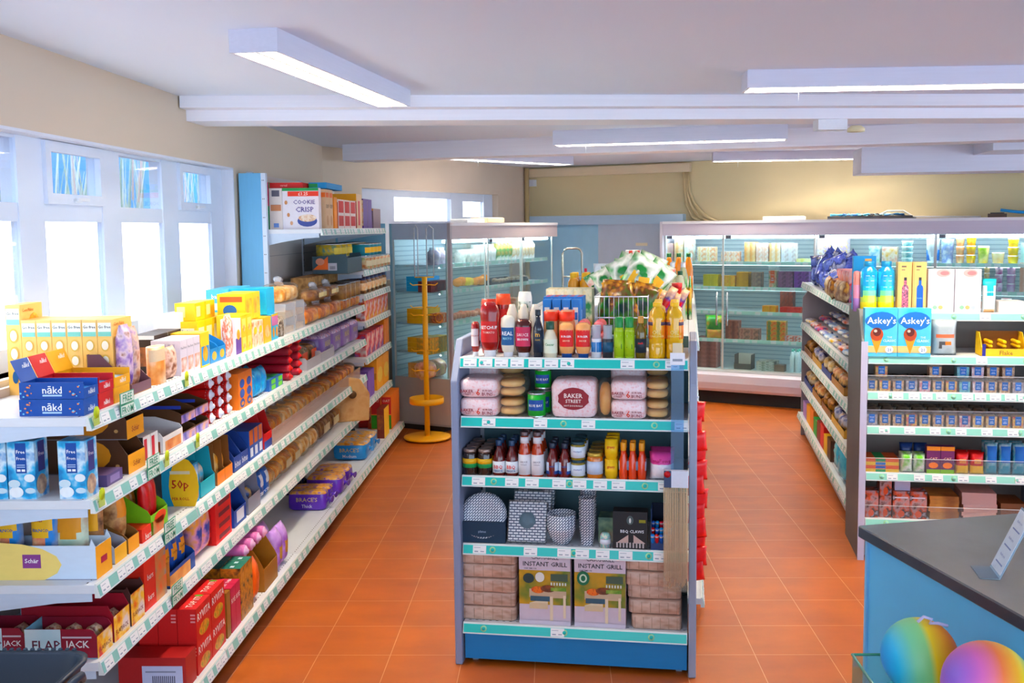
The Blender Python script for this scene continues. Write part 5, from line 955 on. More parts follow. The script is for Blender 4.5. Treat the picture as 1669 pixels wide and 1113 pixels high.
# fourth shelf
z = .535
def maze(h1='e9ecf0', h2='3a4a66', sc=50):
    m, n, l, b = nm('geometric_print'); tc = n.new('ShaderNodeTexCoord'); mp = n.new('ShaderNodeMapping'); mp.inputs['Rotation'].default_value = (pi / 2, 0, .785) if sc > 45 else (pi / 2, 0, 0)
    br = n.new('ShaderNodeTexBrick'); br.offset = .5; br.offset_frequency = 2; br.inputs['Scale'].default_value = sc; br.inputs['Brick Width'].default_value = .9; br.inputs['Row Height'].default_value = .42; br.inputs['Mortar Size'].default_value = .085; br.inputs['Mortar Smooth'].default_value = .0
    for i, c in ((1, h1), (2, h1), (3, h2)): br.inputs[i].default_value = lin(c)
    l.new(tc.outputs['Object'], mp.inputs[0]); l.new(mp.outputs[0], br.inputs[0]); l.new(br.outputs[0], b.inputs['Base Color']); b.inputs['Roughness'].default_value = .35; return m
mz, mz2 = maze(), maze(sc=38)
t = empty('plate_pack'); T = Matrix.Translation((0, 0, .105)) @ Matrix.Rotation(radians(78), 4, 'X')
for k in range(5): g = M(); g.lathe([(0, .012 * k), (.07, .012 * k), (.098, .012 * k + .008), (.099, .012 * k + .011), (.07, .012 * k + .003), (0, .012 * k + .002)], mz, 28, T=T); g.build('plate', t)
g = M(); g.box(-.102, .102, -.075, .02, .002, .092, clear('3a4a5c', .8, .2)); g.text('plates', (0, -.0765, .05), (1, 0, 0), (0, 0, 1), .08, .014, pm('9fb0c4')); g.build('wrap', t)
u = FG.at(790, .1, .6); t.location = FG.w(u, .12, z); t.rotation_euler.z = FG.a; tag(t, "pack of round patterned plates standing at the left of the end cap's fourth shelf", 'plates')
t = empty('napkin_pack')
g = M(); T = Matrix.Rotation(radians(-22), 4, 'X'); g.box(-.083, .083, -.02, .02, .0, .17, mz2, T); g.bevel(.004, 1)
g.lathe([(0, 0), (.036, 0), (.036, .001), (0, .001)], pm('4a6f80', .4), 20, T=T @ Matrix.Translation((0, -.0205, .09)) @ Matrix.Rotation(pi / 2, 4, 'X')); g.build('napkins', t)
g = M(); g.box(-.085, .085, -.0225, .0225, -.002, .176, clear('ffffff', .08, .1), T); g.build('wrap', t)
t.location = FG.w(FG.at(857, .03, .6), .06, z + .008); t.rotation_euler.z = FG.a; tag(t, 'front pack of square patterned napkins leaning beside the plates', 'napkins', 'napkin packs')
for k in range(2):
    c = copy_tree(t); c.location = FG.w(FG.at(864 + 2 * k, .1, .6), .15 + .08 * k, z + .03 + .05 * k); tag(c, ['second pack of patterned napkins, just behind the front one', 'rearmost pack of patterned napkins, highest on the shelf'][k], 'napkins', 'napkin packs')
g = M(); g.box(-.08, .08, -.06, .1, 0, .055, pm('cfd4dc')); o = g.build('napkin_carton', None, FG.w(FG.at(866, .1, .6), .2, z), FG.a); tag(o, 'plain carton under the rear patterned napkins', 'box')
BP = ((.45, 0), (.5, .03), (.8, .4), (.97, .8), (1, 1), (.97, 1), (.93, .8), (.6, .1), (0, .08))
for k in range(5):
    g = M(); R = .064; g.lathe([(r * R, zz * .085) for r, zz in BP], mz, 26); o = g.build('paper_bowl', None, FG.w(FG.at(914, .06, .6), .085, z + k * .0125 + (0)), FG.a)
    tag(o, 'patterned paper bowl, ' + ['bottom', 'second', 'third', 'fourth', 'top'][k] + ' of the stack beside the cups', 'bowl', 'stacked paper bowls')
for j, (px, v_, n_) in enumerate(((956, .05, 6), (958, .14, 9))):
    for k in range(n_):
        g = M(); R = .037; g.lathe([(.68 * R, 0), (.7 * R, .004), (.98 * R, .088), (R * 1.04, .09), (R * .95, .09), (R * .64, .01), (0, .01)], mz, 18)
        o = g.build('paper_cup', None, FG.w(FG.at(px, v_, .6), v_ + .03, z + k * (.024 if j == 0 else .02)), FG.a); tag(o, 'patterned paper cup, number %s from the bottom of the %s stack' % (['one', 'two', 'three', 'four', 'five', 'six', 'seven', 'eight', 'nine'][k], ['front', 'rear'][j]), 'cup', 'stacked paper cups')
P(FG, z, 977, 995, vessel, .045, .065, 'little clear jar of cake candles', G4, v=.03, name='candle_jar', prof=((1, 0), (1, .8), (.85, .9), (.7, 1), (0, 1)), bm_=pr(['c8a8c8', 'd8e0c8', '7ac0c0', 'e8a0b0'], 50, .2), label=(.3, .6, 1.02, pm('e4e8f0')))
P(FG, z, 975, 1000, carton, .1, .11, 'box of assorted picks behind the jar', G4, v=.12, name='pick_box', base=pr(['4a6a5a', '8aa080', 'c8b8a0'], 12))
P(FG, z, 998, 1056, carton, .07, .165, 'black meat claws box with white lettering', G4, v=.03, name='claw_box', base='17181c', dec=(('f', 't', .22, .9, .42, .54, pm('e8ecf2'), 'BBQ CLAWS'), ('f', 'o', .4, .6, .66, .9, pm('4a5a5c')), ('f', 'o', .47, .53, .7, .84, pm('dfe4e0')), ('f', 'r', .76, .95, .72, .8, pm('8a8a3c')), ('f', 'd', .1, .45, .18, .4, pm('c8b0a8')), ('f', 'd', .95, .6, .18, .4, pm('c8b0a8')), ('f', 's', .1, .95, .06, .2, pm('b8b0b0'), 9)))
P(FG, z, 1060, 1100, tray, .14, .17, 'navy blue display tray of lighters', G4, v=.03, base='1f3a6c', inner='101c34', lip=.4, cut=.3, name='lighter_tray')
for r_ in range(3):
    for i in range(5): g = M(); g.lathe([(.0075, 0), (.0085, .06), (.0085, .068, pm('d9d9e0', .3, .6)), (0, .07)], pm(['2f8ae0', 'd8303c', '2f62c8', '3aa0e8', 'e04050'][(i + r_) % 5], .3), 10); o = g.build('lighter', None, FG.w(FG.at(1064 + i * 7, .05, .6), .05 + .03 * r_, z + .012 + .02 * r_), FG.a); o.rotation_euler.x = .5; tag(o, '%s lighter in the navy tray' % ['bright blue', 'red', 'deep blue', 'light blue', 'pinkish red'][(i + r_) % 5], 'lighter', ['bright blue', 'red', 'deep blue', 'light blue', 'pinkish red'][(i + r_) % 5] + ' lighters in the navy tray')
# bottom shelf
z = .19
def brick(w, d, h, seed=0, name='charcoal_pack'):
    m = M(); rnd = random.Random(int(w * 1e4) + seed)
    supere(m, (0, 0, h / 2), (w / 2, d / 2, h / 2), pr(['b89684', 'd2b4a4', 'c4a494', 'a98470'], 7, .5, stretch=(1, 1, 3)), .14, 28, 10, .012, seed)
    for k in range(6): x = -w / 2 + w * (k + .5) / 6; m.box(x - .001, x + .001, -d / 2 - .0014, -d / 2 - .0008, h * .12, h * .88, pm('a08470'))
    return m.build(name)
for s_ in range(5):
    P(FG, z + .063 * s_, 749, 843 - s_ % 2, brick, .3, .0615, 'paper wrapped firelog pack, left stack', G5, v=.04 + .006 * (s_ % 2), seed=s_)
    P(FG, z + .063 * s_, 1025 - (s_ * 2 if s_ else -2), 1112, brick, .3, .0615, 'paper wrapped firelog pack, right stack', G5, v=.03 + .012 * (s_ % 3), seed=s_ + 3)
gr = (('f', 'r', 0, 1, .28, .76, pr(['8f7a2a', 'c89a3c', '6a7a3a', 'b08a60'], 5)), ('f', 't', .1, .92, .915, .965, pm('3a3840'), 'CASUSGRILL'), ('f', 't', .08, .94, .815, .885, pm('1f1d24'), 'INSTANT GRILL'), ('f', 't', .08, .36, .775, .795, pm('3a3840'), 'ONE TIME USE'),
      ('f', 'r', .2, .92, .38, .5, pm('c9b298')), ('f', 'r', .2, .56, .22, .3, pm('d8c4a4')), ('f', 'd', .2, .56, .3, .38, pm('e2d2b4')), ('f', 'r', .6, .66, .05, .4, pm('e6d6bc')), ('f', 'r', .86, .91, .1, .42, pm('e6d6bc')), ('f', 'r', .22, .6, .33, .4, pm('3c5a6a')), ('f', 'o', .24, .5, .44, .54, pr(['c8402a', 'e8804a', '7a2a1a'], 40)), ('f', 'o', .42, .72, .46, .56, pr(['4a2a20', '8a4a30'], 40)), ('f', 'r', .62, .92, .48, .53, pr(['5a8a3a', 'a0b060'], 40)),
      ('f', 'r', .62, .95, .62, .72, pm('4a5a4a')), ('f', 's', .62, .95, .56, .6, pm('dfe4dc'), 6), ('f', 'r', 0, 1, 0, .06, pm('d8ccd8')))
P(FG, z, 845, 931, carton, .06, .315, 'instant grill box with two small round photos', G5, v=.03, name='grill_box', base='d6c6d0', dec=gr + (('f', 'o', .08, .3, .58, .72, pm('2a3a3a')), ('f', 'o', .32, .5, .6, .74, pm('e8e4dc'))))
P(FG, z, 935, 1021, carton, .06, .315, 'instant grill box with a round green seal', G5, v=.03, name='grill_box', base='d6c6d0', dec=gr + (('f', 'o', .05, .3, .58, .78, pm('2a6a4a')), ('f', 'o', .1, .25, .62, .74, pm('cfe0c8')), ('f', 'o', .13, .22, .64, .72, pm('2a6a4a'))))
# hanging skewers, clear strip and red clip strip
t = empty('skewer_pack'); rnd = random.Random(2)
for k in range(26):
    x = -.048 + .0038 * k; g = M(); g.tube([(x, rnd.uniform(-.006, .006), rnd.uniform(0, .05)), (x + rnd.uniform(-.002, .002), rnd.uniform(-.006, .006), .43)], .0016, pm('f2dcc0', .6), 5); g.build('skewer', t)
g = M(); g.box(-.052, .052, -.011, -.010, -.01, .43, clear('fffaf4', .06, .2)); g.box(-.052, .052, .010, .011, -.01, .43, clear('fffaf4', .06, .2)); g.build('clear_bag', t)
g = M(); g.box(-.05, .05, -.012, .012, .43, .50, pm('dfe3ee')); g.box(-.05, -.02, -.0125, -.012, .43, .5, pm('3a4a6a')); g.lathe([(0, 0), (.014, 0), (0, .001)], pm('d03040'), 12, T=Matrix.Translation((-.036, -.013, .485)) @ Matrix.Rotation(pi / 2, 4, 'X')); g.build('header_card', t)
u = FG.at(1102, -.04, .8); t.location = FG.w(u, -.035, .40); t.rotation_euler.z = FG.a; tag(t, 'long pack of wooden skewers hanging at the right of the end cap', 'skewers')
g = M(); g.box(-.026, .026, -.002, 0, 0, .5, clear('cfe6f8', .12, .1)); g.box(-.03, .03, -.0045, -.002, .45, .5, pm('eef0f6')); g.box(-.02, .02, -.0045, -.002, .5, .54, pm('e8d8b8')); g.box(-.02, .02, -.005, -.0045, .465, .475, inkm); g.box(-.004, .004, 0, .03, .49, .52, pm('9aa4b4')); o = g.build('clip_strip', None, FG.w(FG.at(1104, -.02, 1.1), -.016, .885), FG.a); tag(o, 'clear blue plastic clip strip hanging over the right of the end cap', 'clip strip')
cs = M(); cs.box(-.01, .01, 0, .002, 0, .84, pm('d8dce4')); cs.box(-.012, .012, -.03, .0, .8, .806, pm('d8dce4')); o = cs.build('clip_strip', None, FG.w(1.012, .1, .38), FG.a - pi / 2 + pi); tag(o, 'narrow white strip holding red packets on the end panel', 'clip strip')
for k in range(12):
    o = get(pouch, .075 - .03 * (k > 9), .02, .085, base=pr(['e8201c', 'f0302a', 'c81414'], 14, .3), name='sweet_packet', seed=k % 3)
    o.location = FG.w(1.034 + .008 * (k % 2), .07 + .01 * (k % 3), .40 + k * .062); o.rotation_euler = (0, .08 * ((k % 3) - 1), FG.a + .25)
    REC.append([o, 'bright red sweet packet', 'hanging down the end cap side', FG, 0, 0, .40 + k * .062, 'red packets on the clip strip']); o['category'] = 'packet'
    o['one'] = 1
for i, r in enumerate([r for r in REC if r[1] == 'bright red sweet packet']): r[1] = 'bright red sweet packet, ' + ordw(i + 1) + ' from the bottom,'; r[4] = r[5] = 0
# ---------------------------------------------------------------- goods on top of the middle gondola run
TOPG = 'atop the middle gondola'
def wire_basket(w, d, h, name='wire_basket'):
    m = M(); c = pm('dfe2e8', .25, .6)
    for z in (0.003, h * .5, h): m.tube([(-w / 2, -d / 2, z), (w / 2, -d / 2, z), (w / 2, d / 2, z), (-w / 2, d / 2, z), (-w / 2, -d / 2, z)], .003, c, 6)
    n = int(w / .022)
    for i in range(n + 1):
        x = -w / 2 + w * i / n; m.tube([(x, -d / 2, h), (x, -d / 2, 0.003), (x, d / 2, 0.003), (x, d / 2, h)], .0016, c, 5)
    for i in range(1, int(d / .03)):
        y = -d / 2 + i * .03; m.tube([(-w / 2, y, h), (-w / 2, y, 0.003), (w / 2, y, 0.003), (w / 2, y, h)], .0016, c, 5)
    return m.build(name)
z = 1.37
P(FG, z, 968, 1057, wire_basket, .28, .20, 'white wire basket of crisps, nearer one', TOPG, v=.62)
P(FG, z, 985, 1062, wire_basket, .28, .22, 'white wire basket of crisps, farther one', TOPG, v=1.0)
cr = lambda a, b: dict(name='crisp_bag', base=a, dec=b)
c1 = cr(pr(['1f7a3c', 'f4f4ec', '2a9a4c', 'f2c42a'], 7, .25), (('o', .2, .8, .35, .75, pm('f4c02c')),)); c2 = cr(pr(['f4f2ea', '2a8a48', 'e8e4d8', 'd8402c'], 8, .25), (('r', .1, .9, .6, .8, pm('1f6a34')),)); c3 = cr(pr(['1f3a2c', '3c7a2c', '6a3a20', 'e8b030'], 10, .25), ())
P(FG, z + .01, 974, 1052, pouch, .055, .235, 'dark green snack bag in near basket', TOPG, v=.66, n=2, rw=4, gap=1.1, jit=.3, tip=.4, **c3)
P(FG, z + .12, 985, 1058, pouch, .07, .26, 'green and white crisp bag, far basket,', TOPG, v=1.03, n=2, rw=5, gap=1.3, dv=.05, jit=.4, tip=.8, **c1)
P(FG, z + .0, 990, 1056, pouch, .08, .33, 'white and green crisp bag standing tall', TOPG, v=1.36, n=2, rw=4, gap=1.3, dv=.05, jit=.3, tip=.6, **c2)
P(FG, z + .02, 966, 992, pouch, .07, .31, 'silvery white crisp bag turned away', TOPG, v=1.34, n=1, base=pr(['dfe8f2', 'c4d4e4', 'f4f6fa'], 9, .2), name='crisp_bag')
P(FG, z, 1050, 1092, pouch, .06, .24, 'red and purple snack bag beside the basket', TOPG, v=.8, n=3, rw=3, jit=.3, tip=.5, base=pr(['d83a2c', '5a3a8a', 'f4c8a0', 'e86a8a'], 9, .25), name='snack_bag')
P(FG, z, 924, 982, vessel, .1, .22, 'amber oil bottle with a yellow lid', TOPG, v=2.6, n=3, rw=2, name='oil_bottle', prof=((.95, 0), (1, .03), (1, .7), (.7, .82), (.55, .86)), cap=(.62, .84, 1), capm=pm('f4c818', .4), bm_=pm('d8a03c', .15, 0, .5), label=(.2, .55, 1.01, pm('f2d02c')))
P(FG, z, 886, 950, carton, .07, .20, 'blue topped milk carton in the row behind', TOPG, v=.6, n=5, rw=2, base='3a78c4', name='milk_carton', dec=(('f', 'r', .1, .9, .1, .7, pm('e8eef6')), ('t', 'r', .2, .8, .2, .8, pm('c83a34'))))
P(FG, z, 890, 965, carton, .08, .2, 'green topped soup carton', TOPG, v=1.2, n=5, rw=2, base=pr(['2a7a4c', 'e8e4d0', 'd8b83a'], 12), name='soup_carton')
P(FG, z, 950, 958, vessel, .05, .24, 'pink topped little bottle', TOPG, v=2.9, name='bottle', prof=((1, 0), (1, .7), (.6, .75, pm('d83a5c')), (.6, 1, pm('d83a5c')), (0, 1)), bm_=pm('4a3a3c', .3))
WB_ = dict(name='water_bottle', prof=((.9, 0), (1, .04), (.94, .3), (1, .34), (1, .7), (.5, .88), (.42, .92)), cap=(.46, .91, 1), capm=pm('f0f2f4', .3), bm_=clear('eef0d8', .35, .08), label=(.36, .66, 1.01, pm('e4ead0')))
P(FG, z, 1052, 1122, vessel, .08, .31, 'clear squash bottle with a white cap', TOPG, v=1.9, n=4, rw=3, **WB_)
P(FG, z, 1060, 1118, vessel, .08, .28, 'clear bottle with a dark green cap', TOPG, v=1.5, n=3, rw=1, name='water_bottle', prof=WB_['prof'], cap=(.46, .91, 1), capm=pm('1f4a34'), bm_=clear('f2f4e4', .35, .08), label=(.36, .66, 1.01, pm('f0f0e8')))
P(FG, z, 1082, 1130, vessel, .085, .33, 'orange juice bottle with a green cap', TOPG, v=3.3, n=3, rw=2, name='juice_bottle', prof=((.95, 0), (1, .03), (1, .66), (.5, .86), (.42, .92)), cap=(.48, .91, 1), capm=pm('1f6a3c', .4), bm_=pm('f09a20', .15, 0, .5), label=(.2, .5, 1.01, pm('f0e8d8')))
P(FG, z, 1019, 1043, carton, .09, .35, 'tall white and red carton near the blue door', TOPG, v=3.5, n=2, base='f0ece8', name='cereal_box', dec=(('f', 'r', .5, 1, .85, 1, pm('c84a40')), ('f', 'r', .5, .95, .3, .7, pr(['6a4a3c', 'e8d8c8'], 20))))
P(FG, z, 1040, 1056, vessel, .07, .29, 'yellow topped bottle among the clear ones', TOPG, v=2.5, n=2, name='bottle', prof=((1, 0), (1, .7), (.5, .85), (.45, .9)), cap=(.5, .88, 1), capm=pm('f4dc20'), bm_=pm('e8ecd8', .2))
P(FG, z, 1094, 1112, vessel, .1, .12, 'red plastic tub of gravy granules', TOPG, v=1.0, n=1, st=2, name='tub', prof=((.85, 0), (.95, .8), (1, .82, pm('b8261c')), (1, 1, pm('b8261c')), (0, 1)), bm_=pm('d8382a', .3))
P(FG, z, 1114, 1128, vessel, .07, .24, 'tall orange and green cordial bottle', TOPG, v=1.6, n=2, rw=3, name='cordial_bottle', prof=((1, 0), (1, .7), (.5, .85), (.45, 1)), bm_=pr(['e8a030', '4a9a5a', 'e8e0c8'], 9, .2), label=(.2, .6, 1.01, pm('f4ead8')))
for i, zz in enumerate((1.09, .83, .53)):
    P(FGR, zz, 1120, 1126, carton, .2, .2, 'orange and brown grocery box', "on right face's " + ['second', 'third', 'fourth'][i] + ' shelf', v=.02, n=1, base=pr(['c84a20', 'e8a040', '6a3a20'], 10), name='grocery_box') if 0 else None
# ---------------------------------------------------------------- right gondola end cap
R1, R2, R3, R4, R5, R6 = ["on right end cap's " + x + ' shelf' for x in ('top', 'second', 'third', 'fourth', 'fifth', 'bottom')]
z = 1.40
bl = lambda q: pm(q, .2, 0, .5)
jug = ((.95, 0, bl('f0e22c')), (1, .03, bl('f0e22c')), (1, .2, bl('f2e43a')), (1, .33, bl('c8e070')), (1, .43, bl('8ad4a8')), (1, .52, bl('4cbcd8')), (1, .66, bl('28a4e0')), (.98, .82, bl('1e98dc')), (.62, .88, bl('1e98dc')), (.6, .93, bl('2fa8e4')))
P(FR, z, 1404, 1461, vessel, .1, .29, 'big water bottle fading from blue to yellow', R1, v=.14, n=2, name='water_bottle', prof=jug, bm_=bl('28a4e0'), cap=(.64, .9, 1), capm=pm('2484b4', .3), label=(.3, .8, 1.005, bl('4cb4dc')), txt=[('---  --', .72, .02, pm('f4faff'), .5), ('--  ---', .62, .02, pm('f4faff'), .5), ('---  --', .5, .02, pm('f4faff'), .5)])
P(FR, z, 1392, 1405, vessel, .08, .255, 'pink and lilac water bottle at the end', R1, v=.2, name='water_bottle', prof=((1, 0, bl('a884d8')), (1, .3, bl('b890dc')), (1, .6, bl('e8a0c0')), (1, .85, bl('f09a94')), (.8, .9, bl('f09a94')), (0, .92)), bm_=bl('e8a0c0'))
P(FR, z, 1390, 1428, carton, .05, .315, 'bright blue flat gift box behind the bottles', R1, v=.34, base='1f8fcc', name='gift_box', dec=(('f', 'r', .5, .8, .85, .95, pm('e8b070')),))
def kraft(c): return (('f', 'r', .06, .12, .0, 1, pm('dcae74')), ('f', 'r', .25, .6, .9, .93, pm('6a5a4a')), ('f', 'r', .25, .5, .84, .86, pm('8a7a62')), ('f', 'r', .3, .78, .02, .48, c), ('f', 'o', .3, .78, .4, .56, c), ('f', 'r', .44, .64, .5, .68, c), ('f', 'r', .44, .64, .64, .7, pm('2a2a34')))
P(FR, z, 1463, 1486, carton, .07, .285, 'kraft box picturing a pink floral bottle', R1, v=.14, base='efc388', name='bottle_box', dec=kraft(pr(['2a2a40', 'e87a94', '3a3048', 'f0a0b0'], 50)))
P(FR, z, 1487, 1510, carton, .07, .285, 'kraft box picturing a blue bottle', R1, v=.14, base='efc388', name='bottle_box', dec=kraft(pm('1f5ab4')) + (('f', 't', .35, .72, .25, .33, pm('9cc8f4'), 'bottle'),))
P(FR, z, 1512, 1600, carton, .07, .245, 'white beauty box with a pale pink photo', R1, v=.14, n=2, gap=.96, base='f2eef4', name='beauty_box', dec=(('f', 'o', .3, .85, .82, 1.0, pm('e8b4b0')), ('f', 'o', .45, .8, .86, .96, pm('d88a8c')), ('f', 'd', .55, .85, .6, .8, pm('e8e0e8')), ('f', 'o', .18, .36, .08, .17, pm('9cc8a8')), ('f', 'o', .4, .58, .08, .17, pm('f0bc84')), ('f', 'o', .62, .8, .08, .17, pm('c4cce8')), ('f', 'r', .1, .9, .32, .33, pm('dcd4dc'))))
P(FR, z, 1602, 1626, pouch, .05, .19, 'white and turquoise pouch beside the beauty boxes', R1, v=.14, base='e8f0ee', name='pouch', dec=(('r', 0, 1, .85, 1, pm('4cc0c4')), ('o', .2, .8, .45, .8, pm('3ab4c0')), ('r', .1, .9, 0, .12, pm('f0c090')), ('t', .25, .75, .55, .68, pm('ffffff'), 'coco')))
P(FR, z, 1627, 1672, carton, .14, .016, 'flat white packet', R1, v=.14, st=4, base='ece4dc', name='flat_packet')
z = 1.167
ask = (('f', 'o', .05, .98, .55, .93, pm('2a6cb8')), ('f', 'o', .0, .6, .62, .86, pm('2a6cb8')), ('f', 't', .07, .95, .62, .84, pm('f4faff'), "Askey's"), ('f', 'r', 0, 1, .08, .22, pm('f4cf94')),
       ('f', 'c', .2, .54, .05, .38, pm('eea23c')), ('f', 'o', .17, .57, .32, .6, pm('a84c2a')), ('f', 'o', .25, .5, .42, .6, pm('5a2414')), ('f', 'o', .28, .38, .5, .56, pm('e8c8b8')),
       ('f', 't', .6, .92, .38, .42, pm('d8ecf8'), 'THE'), ('f', 't', .56, .95, .3, .36, pm('f4faff'), 'CLASSIC'), ('f', 'o', .63, .88, .07, .22, pm('eaf2f8')), ('f', 't', .7, .81, .11, .17, pm('2a5a94'), '21'))
P(FR, z, 1409, 1518, carton, .07, .268, 'blue ice cream cone box', R2, v=.0, n=2, gap=.985, base=pr(['4cb4e0', '7ccbea'], 6), name='cone_box', dec=ask)
P(FR, z, 1519, 1563, pouch, .08, .20, 'silver grey bag with a small orange dog print', R2, v=.05, base=pr(['a4acb0', 'b8c0c4', '949c a0'.replace(' ', '')], 8, .3), name='treat_bag', dec=(('r', .1, .9, .5, .58, pm('e87a5c')), ('o', .2, .45, .2, .42, pm('4a4c50')), ('o', .5, .75, .26, .42, pm('e8844c'))))
P(FR, z, 1600, 1674, tray, .14, .13, 'yellow and blue tray of chocolate flakes', R2, v=.03, base='f6cf2a', inner='8a5a30', lip=.34, cut=.5, name='chocolate_tray', dec=(('f', 't', .4, .7, .2, .8, pm('9a6a1c'), 'Flake'), ('f', 'r', 0, .08, .0, 1.6, pm('2c2c8c'))))
P(FR, z + .045, 1604, 1672, roll_pack, .12, .022, 'yellow wrapped chocolate flake', R2, v=.045, n=3, st=2, rot=0, base='f4c824', end='f4d040', name='chocolate_flake')
fl = [pr(q, 30, .4) for q in (['e88a2c', 'f4d070', 'd84a3a'], ['e8c8c8', 'd87a8a', 'f4e8e0'], ['b87a48', 'e8c49a', '8a5230'], ['c8b8c0', '9a8a90', 'e0d4d4'], ['f0c4cc', 'f8e8ea', 'd8909c'], ['c88a50', 'e8c89a', 'a05a30'], ['58b4c4', '8ad4dc', '2a8aa0'], ['e8b060', 'f6dca0', 'c8843c'], ['4a8a5a', 'd8504a', 'e8c850'])]
for zi, pl_, nm_ in ((.964, R3, 0), (.768, R4, 1)):
    cols_ = [7, 0, 2, 3, 1, 5, 0, 6, 4, 5, 2, 3] if nm_ == 0 else [3, 5, 2, 8, 7, 2, 5, 1, 7, 7, 0, 0]
    for i, c in enumerate(cols_):
        x0 = 1411 + i * 21.7
        P(FR, zi, x0, x0 + 20, tub, .07, .076 if nm_ == 0 else .082, ['orange', 'pink', 'brown', 'grey', 'pale pink', 'caramel', 'turquoise', 'golden', 'mixed'][[0, 1, 2, 3, 4, 5, 6, 7, 8][c]] + ' sweets tub with blue label', pl_, v=.03, fill=fl[c])
for x0, c in ((1426, 0), (1514, 5), (1559, 6), (1583, 4), (1608, 5), (1633, 2)): P(FR, .964 + .078, x0, x0 + 22, tub, .07, .076, 'upper row ' + ['orange', '', 'brown', '', 'pink', 'caramel', 'turquoise'][c] + ' sweets tub with blue label', R3, v=.06, fill=fl[c])
P(FR, .768, 1414, 1665, pouch, .09, .09, 'dull sweet bag lying behind the tubs', R4, v=.12, n=10, rw=2, base=pr(['6a5a50', '9a8874', '4a4844', 'b8a890'], 14), name='sweet_bag', jit=.4)
P(FR, .964, 1414, 1665, pouch, .08, .07, 'dull sweet bag lying behind the tubs', R3, v=.13, n=10, rw=2, base=pr(['6a5a50', '9a8874', '4a4844', 'b8a890'], 14), name='sweet_bag', jit=.4)
z = .503
for k, (c1_, c2_) in enumerate((('f4c820', '3a9a5a'), ('e86a2c', '2a5ab0'), ('f4c820', '2a7ac8'), ('e8702a', '3a9a5a'))):
    P(FR, z + .02 * k, 1410, 1466, carton, .16, .019, ['yellow', 'orange', 'yellow and blue', 'orange and green'][k] + ' flat chocolate bar', R5, v=.03, base=c1_, name='chocolate_bar', dec=(('f', 'r', .3, .6, .1, .9, pm(c2_)), ('t', 'r', .3, .6, 0, 1, pm(c2_))))
P(FR, z, 1468, 1510, pouch, .05, .11, 'green and white sweet bag', R5, v=.03, n=2, rw=2, base=pr(['7ac83c', 'f0f0e8', '3a9a3a'], 14, .3), name='sweet_bag')
P(FR, z, 1466, 1512, pouch, .05, .15, 'navy chocolate buttons bag behind', R5, v=.13, n=2, base='22407c', name='chocolate_bag')
P(FR, z, 1510, 1556, carton, .05, .155, 'purple chocolate cat box with orange top', R5, v=.03, n=2, base='6a2a5c', name='chocolate_box', dec=(('f', 'r', 0, 1, .85, 1, pm('f09a2c')), ('f', 't', .2, .8, .5, .6, pm('e8b8a0'), 'CAT'), ('f', 'o', .15, .85, .2, .42, pm('f08a20')), ('f', 'r', 0, 1, 0, .16, pm('8ab83c'))))
P(FR, z, 1557, 1606, pouch, .05, .125, 'red and yellow sweet bag', R5, v=.03, n=2, rw=2, base='c42420', name='sweet_bag', dec=(('r', 0, 1, 0, .4, pm('f6c81c')), ('o', .2, .8, .5, .7, pm('e8a060'))))
P(FR, z, 1606, 1674, pouch, .06, .18, 'blue labelled clear lolly bag', R5, v=.03, n=3, rw=2, base=pr(['8ab8c4', '5aa0b0', 'c4d4dc'], 14, .2), name='lolly_bag', dec=(('r', .15, .85, .45, .9, pm('1f66b0')), ('o', .1, .9, 0, .3, pm('1f9ab0'))))
z = .24
bx = pr(['5a3428', 'a88a8c', 'c85a2a', '3a2420', 'c8c0d0'], 16, .4)
P(FR, z, 1408, 1432, carton, .1, .155, 'brown printed hamper box, leftmost', R6, v=.03, base=bx, name='gift_box', dec=(('f', 'o', .3, .7, .05, .3, pm('d8602a')),))
P(FR, z, 1433, 1453, carton, .1, .125, 'brown printed gift box, middle column', R6, v=.04, st=2, base=bx, name='gift_box', dec=(('f', 'o', .3, .7, .05, .4, pm('d8602a')),))
P(FR, z, 1455, 1511, carton, .1, .155, 'brown printed gift box with orange flame', R6, v=.03, n=2, base=bx, name='gift_box', dec=(('f', 'o', .3, .7, .05, .3, pm('d8602a')), ('f', 'r', .1, .9, .75, .8, pm('d8d0dc'))))
P(FR, z + .157, 1458, 1484, carton, .08, .06, 'lilac grey card on the gift boxes', R6, v=.05, base='b8b4cc', name='card')
P(FR, z, 1513, 1564, carton, .2, .022, 'flat brown paper parcel', R6, v=.04, st=6, jit=.06, gap=.93, base=pr(['a8703c', 'c08850', '8a5428'], 6), name='paper_parcel')
P(FR, z, 1566, 1626, carton, .2, .022, 'flat pinkish card sleeve', R6, v=.05, st=7, jit=.06, gap=.93, base='cfa8a0', name='card_sleeve')
P(FR, z, 1630, 1672, carton, .2, .05, 'dark brown flat box', R6, v=.05, st=2, base='7a4a2c', name='flat_box')
for i, (zz, hh) in enumerate(((.966, .09), (.77, .09), (.505, .08), (.242, .07))):
    g = M(); g.box(.005, .96, -.001, .001, 0, hh, clear('ffffff', .04, .05)); g.box(.005, .96, -.002, .002, hh - .002, hh + .001, clear('ffffff', .5)); o = g.build('clear_guard', None, FR.w(.03, .028, zz), FR.a); tag(o, "clear plastic guard along right end cap's %s shelf" % ['third', 'fourth', 'fifth', 'bottom'][i], 'shelf guard')
